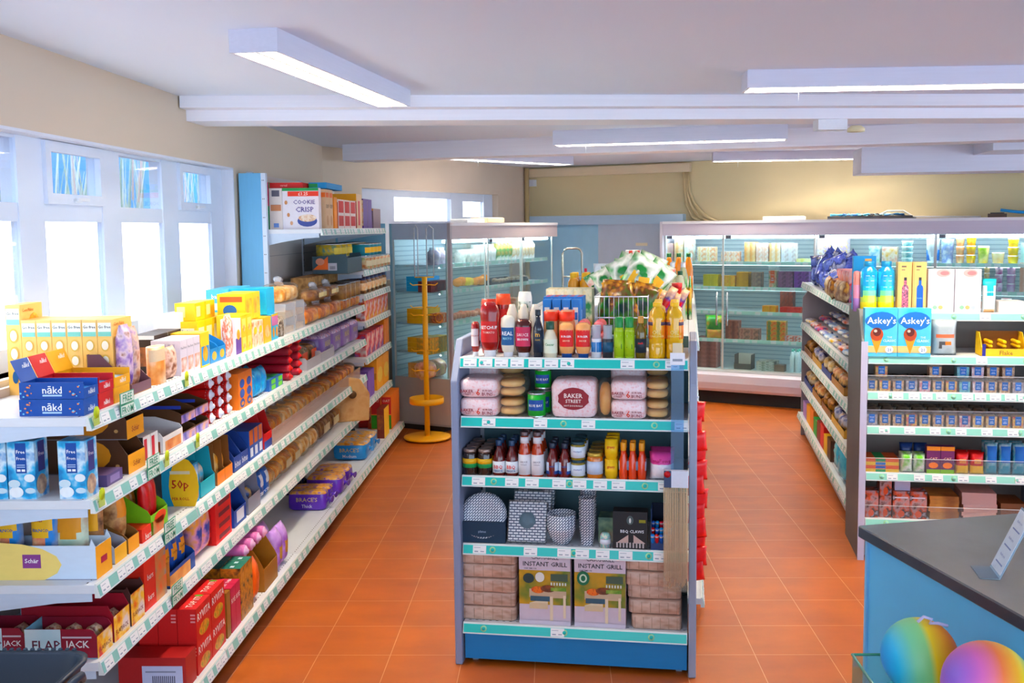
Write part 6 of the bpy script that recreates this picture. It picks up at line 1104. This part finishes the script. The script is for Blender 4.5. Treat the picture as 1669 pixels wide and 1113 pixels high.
# ---- left face of the right gondola
L1, L2, L3, L4, L5 = ["on right gondola's " + x + ' aisle shelf' for x in ('top', 'second', 'third', 'fourth', 'bottom')]
fb = dict(name='snack_bag', base=pr(['2a3a8c', '5a6ac0', '1f2a5c', 'b8c0e0'], 12, .2))
P(FRL, 1.39, 1322, 1362, pouch, .10, .17, 'crinkled dark blue foil snack bag', L1, v=.02, n=6, rw=3, jit=.6, tip=.4, **fb)
P(FRL, 1.39 + .13, 1324, 1356, pouch, .1, .13, 'blue snack bag heaped on top', L1, v=.08, n=4, rw=2, jit=.8, tip=.9, **fb)
P(FRL, 1.39, 1340, 1368, pouch, .07, .14, 'yellow and brown snack bag at the front', L1, v=-.03, n=3, base=pr(['f0b828', '6a3a20', 'e8d8b0'], 9, .3), name='snack_bag', jit=.4)
P(FRL, 1.39, 1364, 1384, carton, .12, .2, 'pink and orange box near the end panel', L1, v=.04, n=3, base=pr(['e88a6a', 'e8c0c8', 'd83a3a', '4a8ac8'], 9), name='box')
sw = [pr(q, 22, .35) for q in (['2c3c9c', 'e8e8f4', 'f2c83a'], ['f4c030', '2c4ca8', 'f4f0e0'], ['d8342c', 'f4f0f0', 'e86a3a'], ['3a6ac0', '9cc0e8', 'f4f4f4'], ['e8e0d8', 'd84a5a', '3a4a9c'])]
nmz = ['navy', 'yellow', 'red', 'light blue', 'white']
for r_ in range(4):
    for i in range(9):
        x0 = 1310 + i * 7.5; c = (i * 2 + r_ * 3) % 5 if i < 6 else (i + r_) % 3 + 1
        P(FRL, 1.03 + .004 + .03 * r_, x0, x0 + 7, pouch, .10, .035, nmz[c] + ' cake bar packet', L2, v=.02 + .105 * r_, base=sw[c], name='cake_bar_packet', nx=5, nz=5)
for zi, pl_, k0 in ((.77, L3, 0), (.49, L4, 2)):
    for i, (x0, x1) in enumerate(((1311, 1323), (1324, 1338), (1339, 1354), (1355, 1376))):
        c = ['8a5a34', 'c89a50', '2c3a7c', 'a87844'][(i + k0) % 4]; nn = ['brown', 'kraft', 'navy', 'tan'][(i + k0) % 4]
        P(FRL, zi, x0, x1, tray, .34, .09, nn + ' tray of wrapped biscuits', pl_, v=.02, n=1, base=c, inner='8a6a48', lip=.55, cut=.3, name='biscuit_tray')
        P(FRL, zi + .006, x0 + .8, x1 - .8, pouch, .075, .10, 'wrapped biscuit in the %s tray' % nn, pl_, v=.04, n=2, rw=4, base=[pr(['6a3a20', 'c89050', '3a2414'], 20), pr(['2c3a8c', 'e8e4f0', 'c8a060'], 16), pr(['d8a860', 'f0e0c0', '8a4a24'], 18), pr(['b8643a', 'f0c890', '2a2a5a'], 16)][(i + k0) % 4], name='wrapped_biscuit', nx=5, nz=6, jit=.15)
cc = [('b08ac8', 'lilac'), ('f0b020', 'amber'), ('e8862a', 'orange'), ('3a9a4a', 'green'), ('8a2c2c', 'dark red'), ('d82c30', 'red'), ('f2c428', 'yellow'), ('5a3a24', 'brown')]
for i, (c, nn) in enumerate(cc): P(FRL, .22, 1309 + i * 5.6, 1314.4 + i * 5.6, carton, .16, .13 + .02 * (i % 3), nn + ' slim snack box', L5, v=.0, rw=2, base=c, name='snack_box')
P(FRL, .22, 1356, 1376, pouch, .12, .24, 'bright turquoise foil snack bag', L5, v=-.01, n=2, base=pr(['2ab0d8', '6ad0e8', '1a8ab8'], 12, .2), name='snack_bag', jit=.3)
# ---------------------------------------------------------------- goods in the chillers
K = ["on wall chiller's " + x for x in ('top shelf', 'second shelf', 'third shelf', 'fourth shelf', 'floor deck')]
def C2(k, x0, x1, h, n, st, cols_, desc, nm_='food_pack', d=.12, mk=carton, v=.14, rw=1, **kw):
    zz = [1.515, 1.25, .99, .69, .37][k]
    if mk is carton: kw['base'] = pr(cols_, 14, .4)
    elif mk is tub: kw['fill'] = pr(cols_, 18)
    elif mk is pouch: kw['base'] = pr(cols_, 12, .3)
    elif mk is vessel: kw['bm_'] = pr(cols_, 9, .3); kw['prof'] = kw.get('prof', ((.8, 0), (1, .9), (1, 1, pm('f0f0f0')), (0, 1)))
    P(FC2, zz, x0, x1, mk, d, h / st, desc, K[k], v=v, n=n, st=st, rw=rw, name=nm_, **kw)
C2(0, 1085, 1097, .20, 1, 3, ['e8c8b0', 'c8a0a8'], 'pink and grey pack')
C2(0, 1099, 1113, .24, 1, 4, ['f0a820', 'e8e0d0'], 'orange butter pack')
C2(0, 1115, 1128, .24, 1, 3, ['c8e8d8', 'f0f4f0', 'e0a080'], 'mint green spread tub')
C2(0, 1136, 1164, .16, 2, 3, ['f4c028', 'f0e8d8', 'e8902a'], 'yellow and white cheese pack')
C2(0, 1175, 1203, .11, 3, 2, ['f0b068', 'f4e8e0', 'e89038'], 'pale orange cheese pack')
C2(0, 1213, 1231, .21, 2, 4, ['f0a028', 'f0d8b0'], 'amber cheese block')
C2(0, 1232, 1252, .20, 2, 4, ['f4e4dc', 'f0c0a8', 'f4f4f0'], 'pale pink cheese block')
C2(0, 1254, 1272, .20, 2, 4, ['f0b040', 'f4ece0'], 'yellow and cream cheese block')
C2(0, 1273, 1296, .20, 2, 4, ['e0dce8', 'f4f0f0', 'c8b0b0'], 'white cheese block')
C2(0, 1298, 1323, .04, 1, 1, ['f0e070', 'f4f0d0'], 'flat pale yellow pack')
C2(0, 1328, 1380, .26, 2, 6, ['e8c0a8', 'f4ece0', 'c0a8d0', 'f0d080'], 'layered sandwich pack', d=.18)
C2(0, 1416, 1434, .17, 1, 1, ['6ab8e0', 'e8f4f0', '8ad0c0'], 'light blue yogurt carton', 'yogurt_carton')
C2(0, 1437, 1462, .16, 1, 1, ['f0b858', 'f4e8d8', 'e8a088'], 'patterned orange dessert box')
C2(0, 1467, 1487, .22, 1, 4, ['a8d8d0', 'd8e8e4', '6aa8b0'], 'teal yogurt pot', 'yogurt_pot', mk=vessel)
P(FC2, 1.515, 1508, 1531, vessel, .14, .24, 'white yogurt tub with a blue letter', K[0], v=.14, n=1, name='yogurt_tub', prof=((.85, 0), (1, .92), (1.02, .94), (1, 1), (0, 1)), bm_=pm('eef2f8'), label=(.12, .55, .96, pm('2f7ac8')), txt=[('U', .34, .26, pm('f4f8ff'))])
P(FC2, 1.515, 1532, 1554, vessel, .14, .24, 'white yogurt tub with blue marbling', K[0], v=.14, n=1, name='yogurt_tub', prof=((.85, 0), (1, .92), (1.02, .94), (1, 1), (0, 1)), bm_=pr(['eef2f8', '8aa0d8', 'eef0f6'], 12))
C2(0, 1556, 1571, .25, 1, 3, ['f0a070', 'f4d0a0'], 'peach yogurt pot', 'yogurt_pot', mk=vessel)
C2(0, 1573, 1590, .26, 1, 3, ['f4b820', 'f0d048', 'f4a818'], 'deep yellow yogurt pot', 'yogurt_pot', mk=vessel)
C2(0, 1592, 1612, .17, 1, 1, ['a8c840', 'f4e8a0', 'e8c030'], 'green and yellow custard pot', 'custard_pot', mk=vessel)
C2(0, 1615, 1637, .11, 1, 1, ['f4ecc8', 'e8b870'], 'cream dessert pot', 'dessert_pot', mk=vessel)
C2(0, 1641, 1660, .24, 1, 3, ['f0c020', 'f4dc60'], 'bright yellow yogurt pot', 'yogurt_pot', mk=vessel)
C2(0, 1663, 1676, .2, 1, 4, ['a8d0c8', 'd8e4e0'], 'pale green tub at the picture edge', 'yogurt_pot')
C2(1, 1146, 1170, .13, 2, 2, ['c0b030', 'e0c850'], 'olive yellow dairy box')
C2(1, 1175, 1198, .12, 2, 2, ['a8b030', 'f0a860', 'f0c870'], 'lime and orange dairy box')
C2(1, 1200, 1220, .16, 1, 3, ['e8b030', 'c89020'], 'golden cheese stack pack')
C2(1, 1224, 1240, .16, 1, 3, ['8a6a6a', 'a89080', '6a5a5c'], 'dull brown pack')
C2(1, 1252, 1266, .22, 1, 1, ['d84a3a', 'e8c0a0', '6a9a5a'], 'red and cream salad tub', mk=tub, nm_='salad_tub', lab='d86a4a')
C2(1, 1268, 1292, .17, 2, 4, ['6a3a6c', '8a5a7c', '4a2a4c'], 'plum meat pack')
C2(1, 1294, 1318, .17, 2, 4, ['5a2a7c', '8a4aa0', '3a1a5c'], 'purple meat pack')
C2(1, 1545, 1559, .10, 1, 1, ['2a3a6c', '8a4a6a'], 'navy pot', 'dessert_pot', mk=vessel)
C2(1, 1564, 1592, .12, 2, 2, ['c8a0a0', 'e8d0d0', 'c84a5a'], 'clear topped fruit pot', 'fruit_pot', mk=vessel)
C2(1, 1602, 1612, .24, 1, 4, ['c89858', 'e8d0a8'], 'caramel dessert pot', 'dessert_pot', mk=vessel)
C2(1, 1620, 1634, .25, 1, 3, ['d8a0c8', 'f0d8e8', 'b870a0'], 'pink yogurt pot', 'yogurt_pot', mk=vessel)
C2(1, 1639, 1655, .25, 1, 3, ['c090c0', 'e8d0e8'], 'lilac yogurt pot', 'yogurt_pot', mk=vessel)
C2(1, 1661, 1676, .28, 1, 4, ['f0a890', 'f4d8c8'], 'salmon yogurt carton at the picture edge', 'yogurt_carton')
C2(2, 1242, 1264, .07, 2, 2, ['e8902a', 'f0b050'], 'flat orange cheese pack')
C2(2, 1271, 1305, .06, 3, 1, ['c8301c', 'e84a2c'], 'flat red pack')
C2(2, 1271, 1292, .26, 3, 3, ['6a2a24', '8a4a3c', '3a1c1c'], 'dark red meat pack behind', v=.3)
C2(2, 1630, 1648, .2, 1, 2, ['c8404c', 'e88a90', 'a02a3c'], 'crimson fruit pot', 'fruit_pot', mk=vessel)
C2(3, 1146, 1178, .25, 1, 1, ['2a7a34', '4a9a3c', 'e8a840'], 'green and orange salad bag', 'salad_bag', mk=pouch)
C2(3, 1150, 1176, .1, 1, 1, ['f0c040', 'e89028', '9ab850'], 'yellow salad packet', 'salad_packet', mk=pouch, v=.12, d=.05)
C2(3, 1182, 1203, .20, 2, 3, ['6a2a24', '8a4a3c', 'b8705c'], 'brown meat tray')
C2(3, 1204, 1236, .12, 2, 2, ['7a3a34', 'c89080', '5a4a3c'], 'pinkish brown meat tray')
C2(3, 1249, 1279, .21, 2, 4, ['e85a24', '3a8a4a', 'f0a040', 'd84020'], 'orange and green soup pot', 'soup_pot')
C2(3, 1277, 1305, .06, 2, 2, ['a8c8d0', 'd85a3c', 'e0e8e8'], 'pale blue fish pack')
C2(4, 1135, 1167, .33, 2, 7, ['5a2420', '8a4a44', 'a86a60'], 'dark red bacon pack', d=.16)
P(FC2, .37, 1196, 1224, tray, .16, .16, 'dark card box holding white slips', K[4], v=.14, base='5a5048', inner='cfc4b8', lip=.4, cut=.1, name='card_box')
C2(4, 1232, 1262, .10, 1, 4, ['6a6a5c', 'c8c4b8', '4a5048'], 'flat grey tray pack', d=.2)
C2(4, 1250, 1278, .07, 1, 1, ['6a4a3c', '8a6a58'], 'brown flat box at the front', d=.1)
P(FC2, .37, 1286, 1303, vessel, .07, .24, 'white milk bottle with a green top', K[4], v=.14, n=2, rw=2, name='milk_bottle', prof=((1, 0), (1, .65), (.5, .85), (.45, .9)), bm_=pm('e4ecec', .3), cap=(.5, .88, 1), capm=pm('5a9a8a'))
Q = ["on corner chiller's " + x for x in ('top shelf', 'second shelf', 'third shelf', 'fourth shelf', 'floor deck')]
def C1(k, x0, x1, h, n, st, cols_, desc, nm_='food_pack', d=.14, mk=carton, v=.14, rw=1, **kw):
    zz = [1.565, 1.32, 1.02, .75, .51][k]
    if mk is carton: kw['base'] = pr(cols_, 14, .4)
    elif mk is tub: kw['fill'] = pr(cols_, 18)
    elif mk is pouch: kw['base'] = pr(cols_, 12, .3)
    elif mk is vessel: kw['bm_'] = pr(cols_, 9, .3); kw['prof'] = kw.get('prof', ((.9, 0), (1, .7), (.6, .85), (.6, 1, pm('f0f0f0')), (0, 1)))
    P(FC1, zz, x0, x1, mk, d, h / st, desc, Q[k], v=v, n=n, st=st, rw=rw, name=nm_, **kw)
C1(0, 712, 732, .16, 2, 1, ['c0a8b8', 'e8d0d8', '8a7a94'], 'lilac pot behind the end glass', 'pot', mk=vessel)
C1(0, 757, 778, .13, 3, 1, ['b8b8b4', 'd8d4cc', '8a8a88'], 'clear grey jar', 'jar', mk=vessel)
C1(0, 762, 776, .12, 2, 1, ['d8d8dc', 'f0f0f0'], 'silver jar', 'jar', mk=vessel, v=.3)
C1(0, 780, 812, .17, 4, 1, ['c8c0bc', 'e8e0dc', '9a9894'], 'glass topped dairy pot', 'dairy_pot', mk=vessel)
C1(0, 814, 838, .21, 4, 1, ['f0b070', '4a9a5a', 'f4e8d8', '3a6ac0'], 'orange and green juice bottle', 'juice_bottle', mk=vessel)
C1(0, 840, 874, .22, 7, 1, ['f4f0e8', 'e8b880', 'f4f4f4', 'd84a4a'], 'white milk bottle', 'milk_bottle', mk=vessel)
rnd = random.Random(11)
def fruits(px0, px1, n, zz, r, cols_, nm_, desc, v0, k):
    for i in range(n):
        m = M(); rr = r * rnd.uniform(.9, 1.1); supere(m, (0, 0, rr * .95), (rr * 1.08, rr, rr * .95), pr(cols_, 6, .4), .95, 12, 8, .02, i); o = m.build(nm_)
        v = v0 + rnd.uniform(0, .12); pxx = px0 + (px1 - px0) * (i + .5) / n; u = FC1.at(pxx, v, zz); o.location = FC1.w(u, v, zz + (0 if i % 3 else 0)); REC.append([o, desc, Q[k], FC1, u, 0, 0, None]); o['category'] = 'fruit' if nm_ in ('orange', 'lemon') else 'vegetable'
fruits(757, 768, 3, 1.335, .042, ['f4c418', 'f8d848'], 'lemon', 'bright yellow lemon', .16, 1)
fruits(742, 756, 2, 1.335, .048, ['f08a18', 'f4a038'], 'orange', 'round orange', .16, 1)
fruits(772, 792, 4, 1.335, .045, ['f09020', 'f4a848'], 'orange', 'orange at the far side of the tray', .16, 1)
for (a, b, nn) in ((738, 795, 'fruit'), (800, 862, 'mushroom')): P(FC1, 1.3205, a, b, tray, .3, .05, 'low grey produce tray of ' + nn + 's', Q[1], v=.14, base='4a4c50', inner='5a5c60', lip=.6, cut=.05, name='produce_tray') if nn == 'mushroom' else None
C1(1, 702, 733, .10, 3, 1, ['5a2430', '7a3a3c', '3a2028'], 'dark red fruit punnet', 'fruit_punnet', v=.14)
fruits(804, 860, 12, 1.33, .028, ['e8d8c8', 'c8a890', 'f0e8e0'], 'mushroom', 'pale mushroom', .16, 1)
C1(2, 718, 734, .09, 2, 2, ['c84a34', 'e87a4a', 'f0c0a0'], 'red tomato punnet', 'tomato_punnet')
fruits(738, 800, 16, 1.03, .032, ['d8442c', 'e8a080', 'a83a24'], 'tomato', 'pinkish red tomato', .15, 2)
C1(2, 803, 850, .14, 4, 2, ['f0e0d0', 'e8a070', 'd8705a'], 'pale peach deli pack', 'deli_pack')
C1(3, 700, 733, .15, 2, 3, ['e8b040', '9a8a4a', 'd89a30'], 'ochre vegetable pack', 'vegetable_pack')
C1(4, 700, 733, .17, 2, 1, ['c89860', 'e8c8a0', 'd8a8a0', 'a87844'], 'tan wrapped bread roll bag', 'bread_bag', mk=pouch, d=.2)
for (k, zz, c, nn) in ((1, 1.32, ['3ab0e0', '2a98d0'], 'bright blue flat box'), (2, 1.02, ['e8c850', 'd8a838'], 'stack of yellow packs'), (3, .75, ['e8c040', 'c89a30'], 'pile of golden packs'), (4, .51, ['c8903c', 'e8c08a'], 'heap of brown rolls')):
    for j in range(3):
        m = M(); m.box(-.13, .13, -.1, .1, 0, .045, pr(c, 10)); o = m.build('food_pack', None, FC1.w(.1, .36, zz + .046 * j + .0005), FC1.a); REC.append([o, nn.replace('stack of ', '').replace('pile of ', '').replace('heap of ', '').replace('packs', 'pack').replace('rolls', 'roll') + ' seen through the end glass', Q[k], FC1, 0, 0, zz + .05 * j, None]); o['category'] = 'food pack'
# things on top of the chillers
for (F, a, b, v, h, d, c, lab) in ((FC1, 762, 790, .1, .035, .2, 'dfe8f0', 'white carton lid on top of the corner chiller'), (FC1, 795, 822, .1, .05, .2, 'c8b098', 'beige flat box on top of the corner chiller'), (FC2, 1243, 1306, .05, .035, .2, 'dfe2e4', 'white plastic lid on top of the long wall chiller')):
    zz = 1.953; ua, ub = F.at(a, v, 2), F.at(b, v, 2); m = M(); m.box(0, ub - ua, 0, d, 0, h, pm(c)); m.bevel(.004, 1); m.box(.01, ub - ua - .01, .01, d - .01, h - .001, h + .004, pm('f0f0ee')); tag(m.build('flat_box', None, F.w(ua, v, zz), F.a), lab, 'box')
ua, ub = FC2.at(1352, .2, 2), FC2.at(1490, .2, 2)
m = M(); L_ = ub - ua; m.box(0, L_, -.1, .15, 0, .012, pm('3a3c40')); m.prism([(-.1, .012), (-.095, .012), (-.095, .03), (-.1, .03)], 'x', 0, L_, pm('2a2c30')); tag(m.build('equipment_tray', None, FC2.w(ua, .2, 1.953), FC2.a), 'black tray of wiring on top of the wall chiller', 'tray')
for k in range(6):
    pts = [FC2.w(ua + .1 + L_ * .13 * k + .1 * sin(q * 1.3 + k), .2 + .05 * cos(q * 2 + k), 1.975 + .03 * abs(sin(q * 1.7 + k * 2))) for q in range(9)]
    m = M(); m.tube(pts, .007, pm(['5aa8c8', '2a5a94', '7ac4d8', '3a3c44', 'b8d8e4', '2f6aa0'][k], .4)); tag(m.build('cable'), ['light blue', 'dark blue', 'turquoise', 'black', 'pale blue', 'mid blue'][k] + ' tangled cable on top of the wall chiller', 'cable', 'cables on the wall chiller')
m = M(); ub2 = ub; m.tube([FC2.w(ub - .35, .2, 1.98), FC2.w(ub - .25, .2, 2.03), FC2.w(ub - .1, .2, 2.03), FC2.w(ub, .18, 1.97), FC2.w(ub + .6, .18, 1.962)], .008, pm('e4e4e0')); tag(m.build('cable'), 'white cable arching along the top of the wall chiller', 'cable')
m = M(); a, b = FC2.at(1610, .1, 2), FC2.at(1640, .1, 2); m.tube([FC2.w(b - .05, .12, 2.02), FC2.w(b + .1, .12, 2.0), FC2.w(b + .6, .12, 1.97)], .014, pm('3a9ad8')); tag(m.build('hose'), 'bright blue hose on top of the wall chiller at the right edge', 'hose')
m = M(); m.box(0, b - a, 0, .12, 0, .035, pm('5a4a40')); m.box(.02, b - a - .02, .02, .1, .035, .045, pm('3a3c40')); tag(m.build('equipment_box', None, FC2.w(a, .1, 1.953), FC2.a), 'small dark box on top of the wall chiller near the blue hose', 'box')
# ---------------------------------------------------------------- yellow stand
t = empty('display_stand', (-1.165, 8.86, 0)); yl = pm('ffbc28', .35)
g = M(); g.lathe([(0, 0.012), (.2, .012), (.212, .016), (.212, .03), (.2, .034), (0, .034)], yl, 36); g.lathe([(.06, 0), (.06, .012)], pm('2a2420'), 12); g.build('base', t)
g = M(); g.lathe([(0, .33), (.15, .33), (.155, .34), (.155, .385), (.149, .385), (.147, .345), (0, .343)], yl, 36); g.build('tray', t)
g = M(); g.tube([(0, 0, .03), (0, 0, 1.47)], .024, yl, 12); g.build('pole', t)
for i, zz in enumerate((1.40, 1.2, 1.13, .81, .63)):
    for s in (-1, 1):
        g = M(); g.tube([(0, -.01, zz), (s * .05, -.03, zz + .004), (s * .10, -.04, zz + .0), (s * .125, -.04, zz + .02)], .005, yl, 6); g.build('hook', t)
g = M(); g.tube([(-.085, 0, 1.47), (-.085, 0, 1.90), (-.07, 0, 1.93), (-.055, 0, 1.9), (-.055, 0, 1.47)], .006, clear('e8eef4', .5)); g.tube([(.025, 0, 1.47), (.025, 0, 1.90), (.05, 0, 1.93), (.085, 0, 1.9), (.085, 0, 1.47)], .006, clear('e8eef4', .5)); g.tube([(-.085, 0, 1.47), (.085, 0, 1.47)], .006, yl); g.build('sign_frame', t)
tag(t, 'yellow round based display stand with hooks in front of the corner chiller', 'display stand')
t = None
for k in range(2):
    pts = [(.035 * cos(a * pi / 6), 0, -.03 + .04 * sin(a * pi / 6)) for a in range(13)]
    m = M(); m.tube(pts, .006, pm(['a8641c', 'c8842c'][k], .5)); o = m.build('hanging_ring', None, (-1.165 + .1 + .03 * k, 8.86 - .045, 1.135), .5); tag(o, ['dark', 'light'][k] + ' brown ring hanging from the yellow stand', 'ring')
# ---------------------------------------------------------------- sack truck by the door
t = empty('hand_truck', (.19, 10.75, 0), -.1); st_ = pm('b8b4b0', .25, .8)
g = M(); g.tube([(-.105, 0, .06), (-.105, 0, 1.62), (-.085, 0, 1.66), (-.05, 0, 1.675), (.05, 0, 1.675), (.085, 0, 1.66), (.105, 0, 1.62), (.105, 0, .06)], .012, st_); g.build('frame', t)
for zz in (.3, .75, 1.1, 1.37): g = M(); g.tube([(-.105, 0, zz), (.105, 0, zz)], .009, st_); g.build('cross_bar', t)
for s in (-1, 1): g = M(); g.lathe([(.02, -.02), (.08, -.02), (.085, 0), (.08, .02), (.02, .02)], pm('2a2a2c'), 18, T=Matrix.Translation((s * .14, .05, .085)) @ Matrix.Rotation(pi / 2, 4, 'Y')); g.build('wheel', t)
g = M(); g.box(-.15, .15, -.2, 0, .0, .01, st_); g.build('toe_plate', t)
tag(t, 'tall metal hand truck standing before the blue door', 'hand truck')
# ---------------------------------------------------------------- shopping basket, bottom left
t = empty('shopping_basket', (-1.54, 2.50, .51), 0); bk = pm('0e2a40', .5)
def rr(w, d, r, z, n=5):
    P_ = []
    for cx, cy, a0 in ((w - r, d - r, 0), (-w + r, d - r, pi / 2), (-w + r, -d + r, pi), (w - r, -d + r, 3 * pi / 2)):
        for i in range(n + 1): a = a0 + pi / 2 * i / n; P_.append((cx + r * cos(a), cy + r * sin(a), z))
    return P_
g = M(); rings = [rr(.19, .14, .05, 0), rr(.222, .175, .06, .19), rr(.232, .19, .065, .2), rr(.235, .193, .066, .212), rr(.215, .172, .06, .208), rr(.18, .135, .05, .006)]
R_ = [[g.bm.verts.new(p) for p in r] for r in rings]; nn = len(R_[0])
for k in range(len(R_) - 1):
    for i in range(nn): g.face([R_[k][i], R_[k][(i + 1) % nn], R_[k + 1][(i + 1) % nn], R_[k + 1][i]], bk, True)
g.face(R_[-1], bk); g.face(R_[0][::-1], bk); g.build('body', t)
g = M()
for i in range(18): g.tube([(-.17 + .02 * i, -.193, .205), (-.17 + .02 * i, -.2, .19)], .004, bk, 5); g.tube([(-.17 + .02 * i, .196, .215), (-.17 + .02 * i, .2, .2)], .006, bk, 6)
g.build('rim_ribs', t)
g = M(); g.tube([(.237, .1, .17), (.255, .06, .2), (.262, 0, .21), (.255, -.06, .2), (.237, -.1, .17)], .011, bk); g.build('handle', t)
for z_ in (.05, .08, .11, .14):
    pass
tag(t, 'dark blue plastic shopping basket at the bottom left corner', 'basket')
t = empty('basket_stand', (-1.54, 2.50, 0)); g = M(); g.box(-.2, .2, -.15, .15, 0, .03, pm('4a5058', .4)); g.build('base', t); g = M(); g.tube([(0, 0, .03), (0, 0, .495)], .03, pm('4a5058', .4)); g.box(-.16, .16, -.12, .12, .495, .509, pm('4a5058', .4)); g.build('post', t); tag(t, 'grey stand holding the dark blue shopping basket', 'stand')
# ---------------------------------------------------------------- counter goods
t = empty('sign_holder', (1.19, 2.66, .95), radians(-100)); ac = clear('dff0fc', .3, .05)
g = M(); T = Matrix.Rotation(radians(-24), 4, 'X')
g.box(-.05, .05, -.0015, .0015, .0, .19, ac, T); g.box(-.047, .047, -.0028, -.0016, .01, .185, pm('e4eef8', .4), T); g.build('panel', t)
g = M()
for i in range(6): g.text(['ticket', 'free', 'now', 'card', 'pay', 'here'][i] if 0 else 'thank you', (T @ Vector((0, -.0045, .03 + .025 * i))), T.to_3x3() @ Vector((1, 0, 0)), T.to_3x3() @ Vector((0, 0, 1)), .07, .01, pm('8a9ac0')) if i in (1, 3, 5) else g.box(-.03, .03, -.0036, -.003, .03 + .025 * i, .034 + .025 * i, pm('8a9ac0'), T)
g.build('notice', t)
g = M(); g.box(-.05, .05, -.05, .0, .0, .003, ac); g.build('foot', t); tag(t, 'small clear sign holder leaning on the dark worktop', 'sign holder')
def rainbow(cols_):
    m, n, l, b = nm('rainbow'); tc = n.new('ShaderNodeTexCoord'); sp = n.new('ShaderNodeSeparateXYZ'); mr = n.new('ShaderNodeMapRange'); mr.inputs[1].default_value = -.1; mr.inputs[2].default_value = .1
    cr_ = n.new('ShaderNodeValToRGB'); e = cr_.color_ramp.elements
    pos = (0, .14, .32, .48, .56, .72, .86, 1); e[0].color = lin(cols_[0]); e[-1].color = lin(cols_[-1])
    for i in range(1, len(cols_) - 1): el = e.new(pos[i]); el.color = lin(cols_[i])
    l.new(tc.outputs['Object'], sp.inputs[0]); l.new(sp.outputs[0], mr.inputs[0]); l.new(mr.outputs[0], cr_.inputs[0]); l.new(cr_.outputs[0], b.inputs['Base Color']); b.inputs['Roughness'].default_value = .45; return m
for (loc, r, cols_, rot, lab) in (((.914, 2.45, .812), .094, ['2a9ae8', '3ab8e0', '8ad4a8', '9cdc98', 'f4dc30', 'f8b020', 'f48a20', 'e84a4a'], (0, -.12, 0), 'rainbow ball fading from blue through green to red'), ((.972, 2.19, .855), .1, ['8a6ad0', 'd87ab8', 'f08a60', 'f8b838', 'f4d848', '9cd890', '4ac48a', '3ab890'], (.1, .35, .2), 'rainbow ball fading from pink through orange to green')):
    m = M(); m.lathe([(r * sin(pi * k / 20), -r * cos(pi * k / 20)) for k in range(21)], rainbow(cols_), 36); o = m.build('play_ball', None, loc); o.rotation_euler = rot; tag(o, lab, 'ball')
m = M(); m.tube([(.9, 2.43, .908), (.915, 2.43, .922), (.935, 2.43, .915), (.93, 2.43, .905), (.95, 2.43, .905), (.975, 2.43, .898)], .004, pm('c8c4e8', .3)); tag(m.build('ball_tag'), 'pale lilac plastic loop on top of the left rainbow ball', 'tag')
t = empty('ball_bin', (.93, 2.3, 0)); g = M(); ac2 = clear('eefaf6', .05, .05)
for q in ((-.15, .14, -.34, -.337), (-.15, .14, .26, .263), (-.15, -.147, -.337, .26), (.137, .14, -.337, .26)): g.box(q[0], q[1], q[2], q[3], .56, .765, ac2)
g.box(-.15, .14, -.34, .263, .555, .56, ac2); g.build('clear_walls', t)
g = M(); g.tube([(-.15, -.34, .765), (-.15, .263, .765), (.14, .263, .765)], .004, clear('8adcc0', .4)); g.build('rim', t)
g = M()
for x in (-.14, .13):
    for y in (-.33, .25): g.tube([(x, y, 0), (x, y, .555)], .008, pm('b8bcc4', .3, .7))
g.build('legs_frame', t); tag(t, 'clear plastic bin holding the rainbow balls beside the counter', 'bin')
m = M(); m.lathe([(r_, z_) for r_, z_ in ((.0, 0), (.05, .0), (.09, .05), (.094, .1), (.08, .15), (0, .16))], pm('3ab4d0', .5), 18); tag(m.build('play_ball', None, (.9, 2.45, .561)), 'blue ball under the rainbow balls in the bin', 'ball')
finish_labels()
